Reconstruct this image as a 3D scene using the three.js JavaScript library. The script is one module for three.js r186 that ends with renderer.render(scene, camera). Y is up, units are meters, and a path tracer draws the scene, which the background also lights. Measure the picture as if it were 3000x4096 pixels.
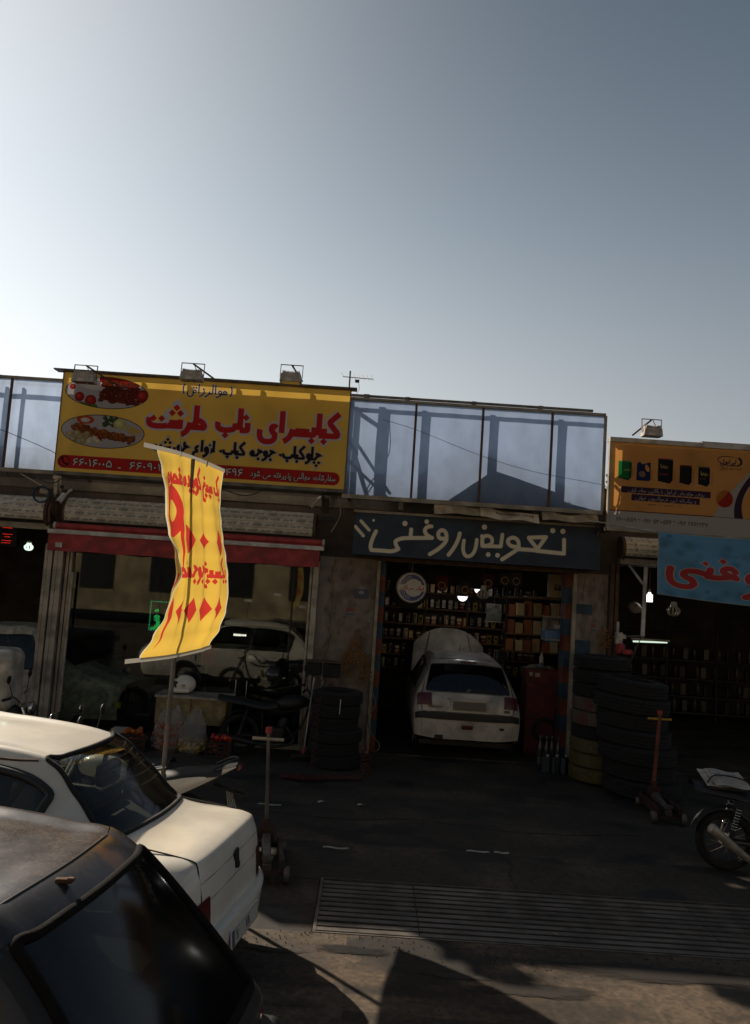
import * as THREE from 'three';
import { RoundedBoxGeometry } from 'three/addons/geometries/RoundedBoxGeometry.js';
import { mergeGeometries } from 'three/addons/utils/BufferGeometryUtils.js';
import { FontLoader } from 'three/addons/loaders/FontLoader.js';
import { TextGeometry } from 'three/addons/geometries/TextGeometry.js';

// ---------------------------------------------------------------- camera, sky, sun, exposure
const scene = new THREE.Scene(), D2R = Math.PI / 180;
const camera = new THREE.PerspectiveCamera(67.75, 750 / 1024, 0.05, 600);
camera.position.set(0, 2.65, 11.9);
camera.rotation.set(5.0 * D2R, 0, 3.77 * D2R, 'YXZ');
const lerp = (a, b, t) => a + (b - a) * t;
const renderer = new THREE.WebGLRenderer();
renderer.toneMapping = THREE.LinearToneMapping;
renderer.toneMappingExposure = 1.42;
renderer.shadowMap.enabled = true;
const SUN = new THREE.Vector3(-1.02, 1, -0.985).normalize();
const sun = new THREE.DirectionalLight(new THREE.Color().setRGB(1, 0.87, 0.7), 4.2);
sun.name = 'sun'; sun.position.copy(SUN).multiplyScalar(60); sun.target.position.set(0, 0, 0);
sun.castShadow = true; sun.shadow.mapSize.set(2048, 2048); sun.shadow.radius = 1;
Object.assign(sun.shadow.camera, { left: -20, right: 20, top: 20, bottom: -20, near: 1, far: 140 });
scene.add(sun, sun.target);
{ // hazy late-day sky: bright around the sun and along the horizon, deep grey blue away from it
  const W = 1024, H = 512, d = new Float32Array(W * H * 4), v = new THREE.Vector3();
  for (let j = 0; j < H; j++) for (let i = 0; i < W; i++) {
    const el = ((j + 0.5) / H - 0.5) * Math.PI, az = ((i + 0.5) / W - 0.5) * 2 * Math.PI;
    v.set(Math.cos(el) * Math.cos(az), Math.sin(el), Math.cos(el) * Math.sin(az));
    const ang = Math.acos(Math.max(-1, Math.min(1, v.dot(SUN)))), up = Math.max(0, v.y), k = (j * W + i) * 4;
    const deg = ang / D2R, eld = Math.max(0, el / D2R), glow = 0.5 * Math.exp(-Math.pow(deg / 26, 2)), hor = Math.exp(-Math.pow(eld / 22, 1.6));
    const amp = 0.2 + 0.48 * Math.exp(-Math.pow(deg / 55, 2)) + 0.5 * Math.cos(ang) ** 2, base = [0.036, 0.058, 0.088], q = Math.max(0, Math.min(1, (eld - 9) / 17)), haze = [lerp(1.0, 0.85, q), lerp(1.0, 0.95, q), lerp(0.945, 1.02, q)];
    for (let c = 0; c < 3; c++) {
      let L = base[c] + haze[c] * hor * amp + [1.0, 0.985, 0.965][c] * glow;
      if (v.y < 0) L *= 0.25 + 0.75 * Math.exp(v.y * 9);
      d[k + c] = L * 0.9;
    }
    d[k + 3] = 1;
  }
  const t = new THREE.DataTexture(d, W, H, THREE.RGBAFormat, THREE.FloatType);
  t.mapping = THREE.EquirectangularReflectionMapping; t.magFilter = THREE.LinearFilter; t.needsUpdate = true;
  scene.background = t; scene.environment = t;
}

// ---------------------------------------------------------------- small helpers
let seed = 7;
const rnd = () => { seed = (seed + 0x6d2b79f5) | 0; let t = Math.imul(seed ^ (seed >>> 15), 1 | seed); t = (t + Math.imul(t ^ (t >>> 7), 61 | t)) ^ t; return ((t ^ (t >>> 14)) >>> 0) / 4294967296; };
const rr = (a, b) => a + (b - a) * rnd(), V = (x, y, z) => new THREE.Vector3(x, y, z);
const names = {};
const numbered = (n) => { names[n] = (names[n] ?? -1) + 1; return names[n] ? n + '_' + String(names[n]).padStart(3, '0') : n; };
const shade = (o) => { o.traverse((m) => { if (m.isMesh) { m.castShadow = true; m.receiveShadow = true; } }); return o; };
function tag(o, label, category, group) { o.userData.label = label; o.userData.category = category; if (group) o.userData.group = group; return o; }
function thing(name, label, category, [x, y, z] = [0, 0, 0], turn = 0, group) {
  const o = new THREE.Group(); o.name = numbered(name); o.position.set(x, y, z); o.rotation.y = turn; scene.add(o);
  return tag(o, label, category, group);
}
const flat = (gs) => [].concat(gs).flat(9).map((g) => { const n = g.index ? g.toNonIndexed() : g.clone(); for (const a of Object.keys(n.attributes)) if (!['position', 'normal', 'uv'].includes(a)) n.deleteAttribute(a); return n; });
function metric(g, s) { // uv in metres / s, projected along the dominant normal
  const p = g.attributes.position, n = g.attributes.normal, uv = new Float32Array(p.count * 2);
  for (let i = 0; i < p.count; i++) {
    const ax = Math.abs(n.getX(i)), ay = Math.abs(n.getY(i)), az = Math.abs(n.getZ(i)), x = p.getX(i), y = p.getY(i), z = p.getZ(i);
    const [a, b] = ax > ay && ax > az ? [z, y] : ay > az ? [x, z] : [x, y];
    uv[2 * i] = a / s; uv[2 * i + 1] = b / s;
  }
  g.setAttribute('uv', new THREE.BufferAttribute(uv, 2)); return g;
}
function mesh(name, gs, mat, parent, label) {
  const l = flat(gs); let g = l.length === 1 ? l[0] : mergeGeometries(l);
  if (mat.userData.metric) metric(g, mat.userData.metric);
  const m = new THREE.Mesh(g, mat); m.name = parent ? name : numbered(name); m.castShadow = m.receiveShadow = true;
  (parent ?? scene).add(m); if (label) m.userData.label = label; return m;
}
const many = (name, gs, m, parent, label) => gs.map((g) => mesh(name, g, m, parent, label));
const one = (name, gs, mat, label, category, group) => tag(mesh(name, gs, mat), label, category, group);
const struct = (name, gs, mat) => { const m = mesh(name, gs, mat); m.userData.kind = 'structure'; return m; };
function copyOf(o, pos, turn, label, group) { const c = o.clone(); c.name = numbered(o.name.replace(/_\d{3}$/, '')); c.userData = { ...o.userData }; if (label) c.userData.label = label; if (group) c.userData.group = group; c.position.set(...pos); if (turn !== undefined) c.rotation.y = turn; scene.add(c); return c; }
const mv = (g, x = 0, y = 0, z = 0, rx = 0, ry = 0, rz = 0) => { if (rx) g.rotateX(rx); if (rz) g.rotateZ(rz); if (ry) g.rotateY(ry); return g.translate(x, y, z); };
const box = (x0, x1, y0, y1, z0, z1, r = 0) => mv(r ? new RoundedBoxGeometry(x1 - x0, y1 - y0, z1 - z0, 2, r) : new THREE.BoxGeometry(x1 - x0, y1 - y0, z1 - z0), (x0 + x1) / 2, (y0 + y1) / 2, (z0 + z1) / 2);
const bx = (w, h, d, x, y, z, r = 0, rx = 0, ry = 0, rz = 0) => mv(r ? new RoundedBoxGeometry(w, h, d, 2, r) : new THREE.BoxGeometry(w, h, d), x, y, z, rx, ry, rz);
function rod(a, b, r, r2 = r, n = 10) {
  const d = V().subVectors(b, a), g = new THREE.CylinderGeometry(r2, r, d.length(), n, 1);
  g.applyQuaternion(new THREE.Quaternion().setFromUnitVectors(V(0, 1, 0), d.normalize())); return g.translate((a.x + b.x) / 2, (a.y + b.y) / 2, (a.z + b.z) / 2);
}
const bar = (a, b, w, h = w) => { // square bar
  const d = V().subVectors(b, a), g = new THREE.BoxGeometry(w, d.length(), h);
  g.applyQuaternion(new THREE.Quaternion().setFromUnitVectors(V(0, 1, 0), d.normalize())); return g.translate((a.x + b.x) / 2, (a.y + b.y) / 2, (a.z + b.z) / 2);
};
const tube = (pts, r, n = 32, k = 8, closed = false) => new THREE.TubeGeometry(new THREE.CatmullRomCurve3(pts, closed, 'catmullrom', 0.5), n, r, k, closed);
const lathe = (pts, n = 28) => new THREE.LatheGeometry(pts.map(([r, y]) => new THREE.Vector2(r, y)), n);
function extr(pts, d, bevel = 0) { // polygon in xy extruded along z
  const s = new THREE.Shape(pts.map(([x, y]) => new THREE.Vector2(x, y)));
  return new THREE.ExtrudeGeometry(s, { depth: d, bevelEnabled: bevel > 0, bevelSize: bevel, bevelThickness: bevel, bevelSegments: 2 });
}
function grid(nu, nv, f) { // f(u, v) -> Vector3, u and v in 0..1
  const g = new THREE.PlaneGeometry(1, 1, nu, nv), p = g.attributes.position, uv = g.attributes.uv;
  for (let i = 0; i < p.count; i++) { const q = f(uv.getX(i), uv.getY(i)); p.setXYZ(i, q.x, q.y, q.z); }
  g.computeVertexNormals(); return g;
}

// ---------------------------------------------------------------- procedural textures
const hash = (x, y, s) => { let h = Math.imul(x, 374761393) + Math.imul(y, 668265263) + Math.imul(s, 1274126177); h = Math.imul(h ^ (h >>> 13), 1274126177); return ((h ^ (h >>> 16)) >>> 0) / 4294967296; };
function vnoise(x, y, per, s) {
  const xi = Math.floor(x), yi = Math.floor(y), a = x - xi, b = y - yi, u = a * a * (3 - 2 * a), v = b * b * (3 - 2 * b), m = (q) => ((q % per) + per) % per;
  return lerp(lerp(hash(m(xi), m(yi), s), hash(m(xi + 1), m(yi), s), u), lerp(hash(m(xi), m(yi + 1), s), hash(m(xi + 1), m(yi + 1), s), u), v);
}
const fbm = (x, y, per, s, o = 4) => { let t = 0, a = 0.5, n = 0; for (let i = 0; i < o; i++) { t += a * vnoise(x, y, per, s + i); n += a; a *= 0.5; x *= 2; y *= 2; per *= 2; } return t / n; };
function tex(w, h, f, srgb = true) { // f(u, v) -> [r, g, b] 0..1
  const d = new Uint8Array(w * h * 4);
  for (let j = 0; j < h; j++) for (let i = 0; i < w; i++) { const c = f((i + 0.5) / w, (j + 0.5) / h), k = (j * w + i) * 4; for (let q = 0; q < 3; q++) d[k + q] = Math.max(0, Math.min(255, (c.length ? c[q] : c) * 255)); d[k + 3] = 255; }
  const t = new THREE.DataTexture(d, w, h); t.wrapS = t.wrapT = THREE.RepeatWrapping; t.magFilter = THREE.LinearFilter; if (srgb) t.colorSpace = THREE.SRGBColorSpace; t.needsUpdate = true; return t;
}
const hex = (h) => [1, 3, 5].map((i) => parseInt(h.slice(i, i + 2), 16) / 255), mix3 = (a, b, t) => a.map((x, i) => x + (b[i] - x) * t);
function canvasTex(w, h, draw) {
  const c = document.createElement('canvas'); c.width = w; c.height = h; draw(c.getContext('2d'), w, h);
  const t = new THREE.CanvasTexture(c); t.colorSpace = THREE.SRGBColorSpace; t.wrapS = t.wrapT = THREE.ClampToEdgeWrapping; t.magFilter = THREE.LinearFilter; return t;
}
const mat = (color, roughness = 0.8, o = {}) => new THREE.MeshPhysicalMaterial({ color, roughness, side: THREE.DoubleSide, ...o });
const pool = {};
function worn(a, b, size, o = {}, r = [0.65, 0.95], bump = 0.004, sd = 1) { // base colour a with patches towards b; uv in metres / size; maps shared between materials
  const k = Math.floor(sd / 2) % 5, A = hex(a), B = hex(b), ratio = (B[0] + B[1] + B[2]) / (A[0] + A[1] + A[2]), lv = ratio > 0.9 ? 0.93 : 0.78, key = k + ':' + lv;
  pool[key] ??= tex(256, 256, (u, v) => { const n = fbm(u * 6, v * 6, 6, k), f = fbm(u * 40, v * 40, 40, k + 9, 2), q = lerp(1, lv, Math.max(0, Math.min(1, (n - 0.5) * 2.6 + 0.5 + (f - 0.5) * 0.5))); return [q, q * 0.995, q * 0.985]; });
  pool['r' + k] ??= tex(128, 128, (u, v) => lerp(0.72, 1, fbm(u * 5, v * 5, 5, k + 30)), false); pool['b' + k] ??= tex(256, 256, (u, v) => fbm(u * 16, v * 16, 16, k + 50, 4), false);
  const m = mat(a, Math.min(1, r[1]), { map: pool[key], roughnessMap: pool['r' + k], bumpMap: pool['b' + k], bumpScale: bump, ...o }); m.userData.metric = size; return m;
}

// ---------------------------------------------------------------- Persian lettering, drawn with a pen (x runs leftwards, y up, baseline 0)
const G = {}, put = (chars, forms, above, n, dx = {}) => { for (const c of chars) G[c] = { ...forms, a: above?.[c], n, dx }; };
const tooth = { i: ['M3,20 L3,4 Q3,0 7,0 L17,0', 17], m: ['M0,0 L9,0 L9,18 M9,0 L17,0', 17] };
const boat = { f: ['M0,0 Q30,-5 44,0 Q52,4 49,18', 55], s: ['M4,17 Q1,2 13,0 Q30,-4 42,0 Q52,4 49,18', 56] };
put('بپتث', { ...tooth, ...boat }, { ب: -1, پ: -3, ت: 2, ث: 3 });
put('ن', { ...tooth, f: ['M0,0 Q2,-24 18,-26 Q38,-26 34,6', 40], s: ['M3,12 Q2,-24 18,-26 Q38,-26 34,6', 40] }, { ن: 1 });
put('ی', { ...tooth, f: ['M0,0 Q11,2 9,-8 Q8,-24 27,-24 Q52,-24 47,4', 52], s: ['M3,12 Q15,21 17,9 Q17,2 8,-4 Q4,-24 27,-24 Q52,-24 47,6', 52] }, { ی: -2 });
put('جچحخ', { i: ['M26,24 Q15,26 3,19 Q18,15 25,2 Q27,0 35,0', 35], m: ['M26,23 L8,18 Q20,12 27,0 M0,0 L35,0', 35], f: ['M0,0 L10,0 M26,20 L5,16 Q34,12 34,-10 Q34,-34 7,-29', 39], s: ['M26,20 L5,16 Q34,12 34,-10 Q34,-34 7,-29', 40] }, { ج: -1, چ: -3, ح: 0, خ: 1 });
put('سش', { i: ['M3,17 L3,0 L14,0 L14,15 M14,0 L25,0 L25,15 M25,0 L36,0', 36], m: ['M0,0 L6,0 L6,15 M6,0 L17,0 L17,15 M17,0 L28,0 L28,15 M28,0 L38,0', 38], f: ['M0,0 L6,0 L6,15 M6,0 L17,0 L17,15 M17,0 L26,0 Q27,-24 43,-26 Q63,-26 59,8', 64], s: ['M3,16 L3,0 L14,0 L14,15 M14,0 L25,0 Q26,-24 43,-26 Q63,-26 59,8', 64] }, { س: 0, ش: 3 });
put('صض', { i: ['M30,0 L5,0 Q-1,4 7,12 Q20,24 28,12 Q31,6 28,0 M28,0 L35,0 L35,12 M35,0 L45,0', 45], m: ['M0,0 L30,0 M5,0 Q1,6 8,12 Q20,24 28,12 Q31,6 28,0 M28,0 L35,0 L35,12 M35,0 L45,0', 45], f: ['M0,0 L30,0 M5,0 Q1,6 8,12 Q20,24 28,12 Q31,6 28,0 L35,0 L35,10 M35,0 Q36,-24 51,-26 Q71,-26 67,8', 72], s: ['M30,0 L5,0 Q-1,4 7,12 Q20,24 28,12 Q31,6 28,0 L35,0 L35,10 M35,0 Q36,-24 51,-26 Q71,-26 67,8', 72] }, { ص: 0, ض: 1 });
put('طظ', { i: ['M36,0 L6,0 Q0,4 8,12 Q20,23 28,12 Q31,6 28,0 M26,4 L26,56', 36], m: ['M0,0 L36,0 M6,0 Q2,6 8,12 Q20,23 28,12 Q31,6 28,0 M26,4 L26,56', 36], f: ['M0,0 L34,0 M6,0 Q2,6 8,12 Q20,23 28,12 Q31,6 28,0 M26,4 L26,56', 36], s: ['M32,0 L6,0 Q0,4 8,12 Q20,23 28,12 Q31,6 28,0 M26,4 L26,56', 36] }, { ط: 0, ظ: 0 });
put('عغ', { i: ['M5,21 Q15,29 22,18 Q23,8 5,0 L31,0', 31], m: ['M0,0 L11,0 Q4,8 4,17 L23,17 Q21,7 12,0 L27,0', 27], f: ['M0,0 L11,0 Q4,8 4,17 L23,17 Q21,7 12,0 Q31,-4 31,-16 Q29,-34 6,-29', 34], s: ['M7,22 Q17,28 22,16 Q22,6 8,2 Q33,0 34,-14 Q34,-34 8,-29', 39] }, { ع: 0, غ: 1 });
put('فق', { i: ['M15,2 Q3,2 4,12 Q6,22 14,20 Q21,16 17,6 Q15,0 19,0 L27,0', 27], m: ['M0,0 L26,0 M12,0 Q4,6 6,14 Q12,23 18,14 Q20,6 12,0', 26], f: ['M0,0 L12,0 M12,0 Q4,6 6,14 Q12,23 18,14 Q20,6 12,0 Q36,-4 48,0 Q56,4 53,18', 59], s: ['M18,4 Q2,0 4,11 Q8,23 17,15 Q21,2 17,-8 Q22,-27 34,-26 Q51,-24 47,5', 52] }, { ف: 1, ق: 2 });
put('ک', { i: ['M4,58 L27,36 Q29,31 23,26 L8,9 Q3,0 13,0 L33,0', 33], m: ['M4,58 L27,36 Q29,31 23,26 L8,9 Q3,0 13,0 L33,0 M0,0 L14,0', 33], f: ['M0,0 L14,0 M5,56 L29,36 L13,12 Q7,2 19,0 Q36,-4 47,0 Q55,4 52,18', 58], s: ['M5,56 L29,36 L13,12 Q7,2 19,0 Q36,-4 47,0 Q55,4 52,18', 58] }, {});
put('ل', { i: ['M4,58 L4,6 Q4,0 10,0 L15,0', 15], m: ['M0,0 L8,0 L8,58 M8,0 L15,0', 15], f: ['M0,0 L6,0 M6,58 L6,-4 Q8,-26 24,-26 Q43,-26 39,4', 44], s: ['M6,58 L6,-4 Q8,-26 24,-26 Q43,-26 39,4', 44] }, {});
put('م', { i: ['M15,2 Q3,0 5,10 Q8,18 16,12 Q18,4 14,0 L26,0', 25], m: ['M0,0 L24,0 M6,0 Q4,15 12,15 Q20,13 18,0', 24], f: ['M0,0 L6,0 Q4,15 12,15 Q20,13 18,2 Q17,-2 20,-8 L20,-34', 26], s: ['M6,2 Q4,15 12,15 Q20,13 18,2 Q6,-4 6,2 M18,0 L20,-34', 26] }, {});
const waw = ['M3,10 Q4,22 12,21 Q20,18 17,7 Q12,1 4,5 M3,12 Q1,-14 29,-21', 25], re = ['M4,14 Q7,-12 27,-21', 23], dal = ['M14,28 Q3,14 4,5 Q5,0 24,0', 27];
put('و', { f: ['M0,0 L15,2 ' + waw[0], 25], s: waw }, {}); put('رز', { f: ['M0,0 L4,0 M5,12 Q7,-12 27,-21', 23], s: re }, { ر: 0, ز: 1 });
put('دذ', { f: ['M0,0 L5,0 ' + dal[0], 27], s: dal }, { د: 0, ذ: 1 }); put('اآ', { f: ['M0,0 L6,0 M6,56 L6,0', 10], s: ['M5,56 L5,0', 10] }, {});
put('ه', { i: ['M29,0 L6,0 Q0,8 8,18 Q17,26 23,14 Q26,4 18,3 Q11,5 14,13', 29], m: ['M0,0 L26,0 M5,0 Q8,18 14,18 Q22,16 21,0 M9,0 Q12,-15 18,-13 Q22,-6 18,0', 26], f: ['M0,0 L9,0 Q7,15 15,19 Q27,12 22,4 Q16,-2 6,0', 28], s: ['M14,22 Q2,14 4,6 Q6,0 14,0 Q24,2 23,8 Q22,14 14,22', 27] }, {});
G['،'] = { s: ['M6,14 Q2,9 5,3 M6,14 L6,10', 12] }; G['('] = { s: ['M3,52 Q-8,22 3,-8', 14] }; G[')'] = { s: ['M9,52 Q20,22 9,-8', 14] };
const NUM = { '۰': ['', 17], '۱': ['M4,42 Q11,30 10,0', 16], '۲': ['M4,43 Q10,24 10,0 M7,33 Q15,20 22,40', 26], '۳': ['M3,43 Q9,24 9,0 M6,34 Q12,22 15,40 Q20,20 27,40', 31], '۴': ['M4,43 Q9,24 9,0 M7,26 Q18,16 24,22 M24,41 Q9,42 9,27', 27], '۵': ['M15,43 Q2,20 5,8 Q9,-2 15,9 Q21,-2 25,8 Q28,20 15,43', 30], '۶': ['M23,40 Q7,45 7,29 Q9,21 23,23 M19,23 Q9,14 7,0', 26], '۷': ['M3,43 L13,0 L23,43', 27], '۸': ['M3,0 L13,43 L23,0', 27], '۹': ['M17,25 Q4,22 5,32 Q8,45 15,42 Q19,36 18,25 L19,0', 24], '-': ['M3,16 L24,16', 30], '_': ['M3,2 L22,2', 30], ' ': ['', 18] };
function pathPts(c, s, fx, fy) {
  for (const m of s.matchAll(/([MLQ])([^MLQ]+)/g)) { const n = m[2].trim().split(/[ ,]+/).map(Number); if (m[1] === 'M') c.moveTo(fx(n[0]), fy(n[1])); else if (m[1] === 'L') c.lineTo(fx(n[0]), fy(n[1])); else c.quadraticCurveTo(fx(n[0]), fy(n[1]), fx(n[2]), fy(n[3])); }
}
const NOLEFT = 'اآدذرزو،() ';
function layout(str) { // [char, form, x] with x growing leftwards; a run of digits is set left to right
  const out = []; let x = 0; const ch = [...str];
  for (let i = 0; i < ch.length; i++) {
    const c = ch[i];
    if (c === ' ') { x += 20; continue; }
    const g = G[c]; if (!g) continue;
    const pj = i > 0 && !NOLEFT.includes(ch[i - 1]), nj = i + 1 < ch.length && !NOLEFT.includes(c) && !'،() '.includes(ch[i + 1]);
    const pc = pj && !'،()'.includes(c); let f = pc ? (nj ? 'm' : 'f') : (nj ? 'i' : 's'); if (!g[f]) f = g.f && pc ? 'f' : 's';
    out.push([c, f, x]); x += g[f][1] + (f === 's' || f === 'f' ? 5 : 0);
  }
  return [out, x];
}
function dots(c, n, x, y, s, r) { // diamond dots
  const at = Math.abs(n) === 1 ? [[0, 0]] : Math.abs(n) === 2 ? [[-1, 0], [1, 0]] : [[-1, 0], [1, 0], [0, n > 0 ? -1.5 : 1.5]];
  for (const [i, j] of at) { const X = x + i * r * 1.15, Y = y + j * r; c.moveTo(X, Y - r); c.lineTo(X + r, Y); c.lineTo(X, Y + r); c.lineTo(X - r, Y); c.closePath(); }
}
function fa(c, str, xr, y, h, color, { pen = 9, width, edge, edgeW = 0, round } = {}) { // right edge xr, baseline y, alef height h
  const [gl, total] = layout(str), s = h / 56, sx = width ? width / total : s;
  const draw = (w, style) => {
    c.strokeStyle = c.fillStyle = style; c.lineJoin = round ? 'round' : 'miter'; c.miterLimit = 3; c.lineCap = round ? 'round' : 'butt';
    for (const [k, f, x] of gl) {
      const g = G[k]; c.beginPath(); pathPts(c, g[f][0], (q) => xr - (x + q) * sx, (q) => y - q * s); c.lineWidth = pen * s + w; c.stroke();
      if (g.a && !(k === 'ی' && (f === 'f' || f === 's'))) {
        const W = g[f][1], up = g.a > 0, bowl = 'نجچخقعغصضش'.includes(k) && (f === 'f' || f === 's'), tall = 'بپتث'.includes(k) && (f === 'f' || f === 's');
        const dx = k === 'ذ' || k === 'ز' ? 8 : 'صض'.includes(k) ? 16 : 'شس'.includes(k) ? 15 : k === 'غ' && f === 'i' ? 12 : 'فق'.includes(k) ? 11 : 'جچخ'.includes(k) ? 18 : bowl ? 18 : W * 0.5;
        const dy = up ? (tall ? 17 : k === 'ن' && bowl ? 9 : k === 'ز' ? 26 : k === 'ذ' ? 38 : k === 'خ' ? 35 : 33) : (k === 'ی' || k === 'ب' || k === 'پ' ? -15 : bowl ? -10 : -15);
        c.beginPath(); dots(c, g.a, xr - (x + dx) * sx, y - dy * s, s, 7.2 * s * Math.min(1.25, Math.max(1, pen / 9)) + w * 0.6); c.fill();
      }
    }
  };
  if (edgeW) draw(edgeW, edge); draw(0, color);
  return total * sx;
}
function num(c, str, xl, y, h, color, { pen = 9, width, edge, edgeW = 0 } = {}) { // left edge xl
  const total = [...str].reduce((t, k) => t + (NUM[k]?.[1] ?? 0), 0), s = h / 43, sx = width ? width / total : s;
  const draw = (w, style) => {
    let x = 0; c.strokeStyle = c.fillStyle = style; c.lineJoin = 'miter'; c.miterLimit = 3; c.lineCap = 'butt';
    for (const k of str) { const g = NUM[k]; if (!g) continue; c.beginPath(); pathPts(c, g[0], (q) => xl + (x + q) * sx, (q) => y - q * s); c.lineWidth = pen * s + w; c.stroke(); if (k === '۰') { c.beginPath(); dots(c, 1, xl + (x + 8) * sx, y - 17 * s, s, 8.5 * s + w * 0.6); c.fill(); } x += g[1]; }
  };
  if (edgeW) draw(edgeW, edge); draw(0, color);
}
function strokes(c, s, w, color, fx, fy) { c.strokeStyle = color; c.lineWidth = w; c.lineCap = 'round'; c.lineJoin = 'round'; c.beginPath(); pathPts(c, s, fx, fy); c.stroke(); }
function soil(c, w, h, n, color, a, big = 40) { for (let i = 0; i < n; i++) { const x = rnd() * w, y = rnd() * h, r = rr(big * 0.2, big); const g = c.createRadialGradient(x, y, 0, x, y, r); g.addColorStop(0, `rgba(${color},${a * rnd()})`); g.addColorStop(1, `rgba(${color},0)`); c.fillStyle = g; c.fillRect(x - r, y - r, 2 * r, 2 * r); } }
// ---------------------------------------------------------------- shared materials
const M = {
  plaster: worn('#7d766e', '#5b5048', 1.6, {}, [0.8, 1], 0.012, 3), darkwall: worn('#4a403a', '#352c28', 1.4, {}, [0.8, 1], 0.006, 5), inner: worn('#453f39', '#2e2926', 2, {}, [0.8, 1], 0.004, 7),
  roof: worn('#6a6258', '#4a453f', 2, {}, [0.9, 1], 0.01, 9), alu: worn('#a39c92', '#807a72', 0.7, { metalness: 0.35 }, [0.4, 0.6], 0.001, 11), steel: worn('#6c6660', '#4a443f', 0.6, { metalness: 0.5 }, [0.45, 0.7], 0.001, 13),
  rust: worn('#5e4638', '#3d2f28', 0.5, { metalness: 0.2 }, [0.7, 0.95], 0.002, 15), beige: worn('#9a8f7c', '#7c705f', 0.9, {}, [0.5, 0.8], 0.002, 17), red: worn('#9c3432', '#82292a', 0.8, {}, [0.6, 0.85], 0.001, 19),
  black: mat('#141312', 0.6), rubber: worn('#131212', '#0d0c0c', 0.3, {}, [0.75, 0.95], 0.002, 21), chrome: mat('#c8c8c8', 0.22, { metalness: 1 }), white: worn('#c9c6bf', '#aeaaa1', 0.8, {}, [0.4, 0.7], 0.001, 23),
  greyplastic: worn('#b4aca0', '#8e877d', 0.3, {}, [0.5, 0.8], 0.001, 25), glass: mat('#dfe6e2', 0.02, { transmission: 1, thickness: 0, ior: 1.5 }), carglass: mat('#b4bcb7', 0.03, { transmission: 1, thickness: 0 }),
  yellowp: worn('#b08a26', '#8f7020', 0.2, {}, [0.7, 0.9], 0.003, 27), wood: worn('#6d5238', '#4f3b29', 0.4, {}, [0.6, 0.9], 0.002, 29), card: worn('#bba98c', '#a08d72', 0.6, {}, [0.85, 1], 0.002, 31), orange: worn('#6b3320', '#552818', 0.5, {}, [0.6, 0.85], 0.001, 33), blue: worn('#263c50', '#1f3244', 0.5, {}, [0.6, 0.85], 0.001, 35),
};
M.tyre = mat('#141313', 0.88, { bumpMap: tex(128, 128, (u, v) => { const s = (u * 4) % 1, z = (v * 6 + s * 1.2) % 1; return (s < 0.16 || z < 0.18) ? 0 : 1; }, false), bumpScale: 0.007 }); M.tyre.bumpMap.repeat.set(16, 1);
const glow = (c, k) => mat('#111111', 0.5, { emissive: new THREE.Color(c), emissiveIntensity: k });

// ---------------------------------------------------------------- ground
const asphalt = worn('#ffffff', '#3d3833', 3.5, {}, [0.75, 1], 0.012, 41);
asphalt.map = tex(1024, 1024, (u, v) => { // dusty road with tyre-dragged streaks, oil and grit
  const n = fbm(u * 5, v * 9, 5 * 9, 61, 4), f = fbm(u * 120, v * 120, 120, 63, 2), st = fbm(u * 3, v * 26, 78, 65, 3), c = mix3([0.205, 0.17, 0.135], [0.33, 0.276, 0.22], Math.max(0, Math.min(1, (n - 0.5) * 2.2 + (st - 0.5) * 1.3 + 0.5)));
  const oil = Math.max(0, Math.min(1, (fbm(u * 4 + 0.3, v * 8, 32, 71, 3) - 0.63) * 9)); return mix3(c, [0.1, 0.085, 0.075], oil * 0.85).map((x) => x * (0.72 + 0.56 * f));
});
const concrete = worn('#ffffff', '#2e2b28', 4, {}, [0.75, 0.95], 0.01, 43);
concrete.map = tex(1024, 1024, (u, v) => {
  const n = fbm(u * 5, v * 5, 5, 81, 5), f = fbm(u * 140, v * 140, 140, 83, 2), oil = Math.max(0, Math.min(1, (fbm(u * 7, v * 10, 70, 85, 4) - 0.56) * 6));
  const dust = Math.max(0, Math.min(1, (fbm(u * 4 + 0.7, v * 6, 24, 87, 4) - 0.55) * 5)), pit = vnoise(u * 90, v * 90, 90, 89) > 0.88 ? 0.75 : 1; return mix3(mix3(mix3([0.155, 0.13, 0.1], [0.215, 0.182, 0.143], n), [0.33, 0.283, 0.228], dust * 0.6), [0.085, 0.076, 0.068], oil * 0.85).map((x) => x * (0.75 + 0.5 * f) * pit);
});
concrete.roughnessMap = tex(256, 256, (u, v) => 0.95 - 0.22 * Math.max(0, Math.min(1, (fbm(u * 7, v * 10, 70, 85, 4) - 0.5) * 4)), false);
struct('ground', mv(new THREE.PlaneGeometry(700, 700), 0, -0.62, 0, -Math.PI / 2), asphalt);
{ // road with a gentle unevenness
  const g = new THREE.PlaneGeometry(60, 16, 300, 160).rotateX(-Math.PI / 2).translate(0, 0, 13.99), p = g.attributes.position;
  for (let i = 0; i < p.count; i++) { const x = p.getX(i), z = p.getZ(i), e = Math.min(1, (z - 5.99) / 0.5); p.setY(i, 0.012 + e * (0.03 * (vnoise(x * 0.9 + 50, z * 0.9, 512, 5) - 0.5) + 0.012 * (vnoise(x * 4 + 90, z * 4, 512, 6) - 0.5))); }
  g.computeVertexNormals(); struct('road', [g, box(-30, 30, -0.6, 0.006, 5.97, 6.0)], asphalt);
}
struct('forecourt', [box(-30, 30, -0.6, 0, 0.0, 4.95), box(-30, -0.27, -0.6, -0.003, 4.952, 5.968)], concrete);
struct('shop_floor', [box(-12, 12, -0.6, 0.02, -6.6, -0.002)], concrete);
struct('drain_channel', [box(-0.265, 30, -0.6, -0.45, 4.952, 5.968), box(-0.265, 30, -0.448, -0.05, 4.952, 4.985), box(-0.265, 30, -0.448, -0.05, 5.935, 5.968)], M.rust);
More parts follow.
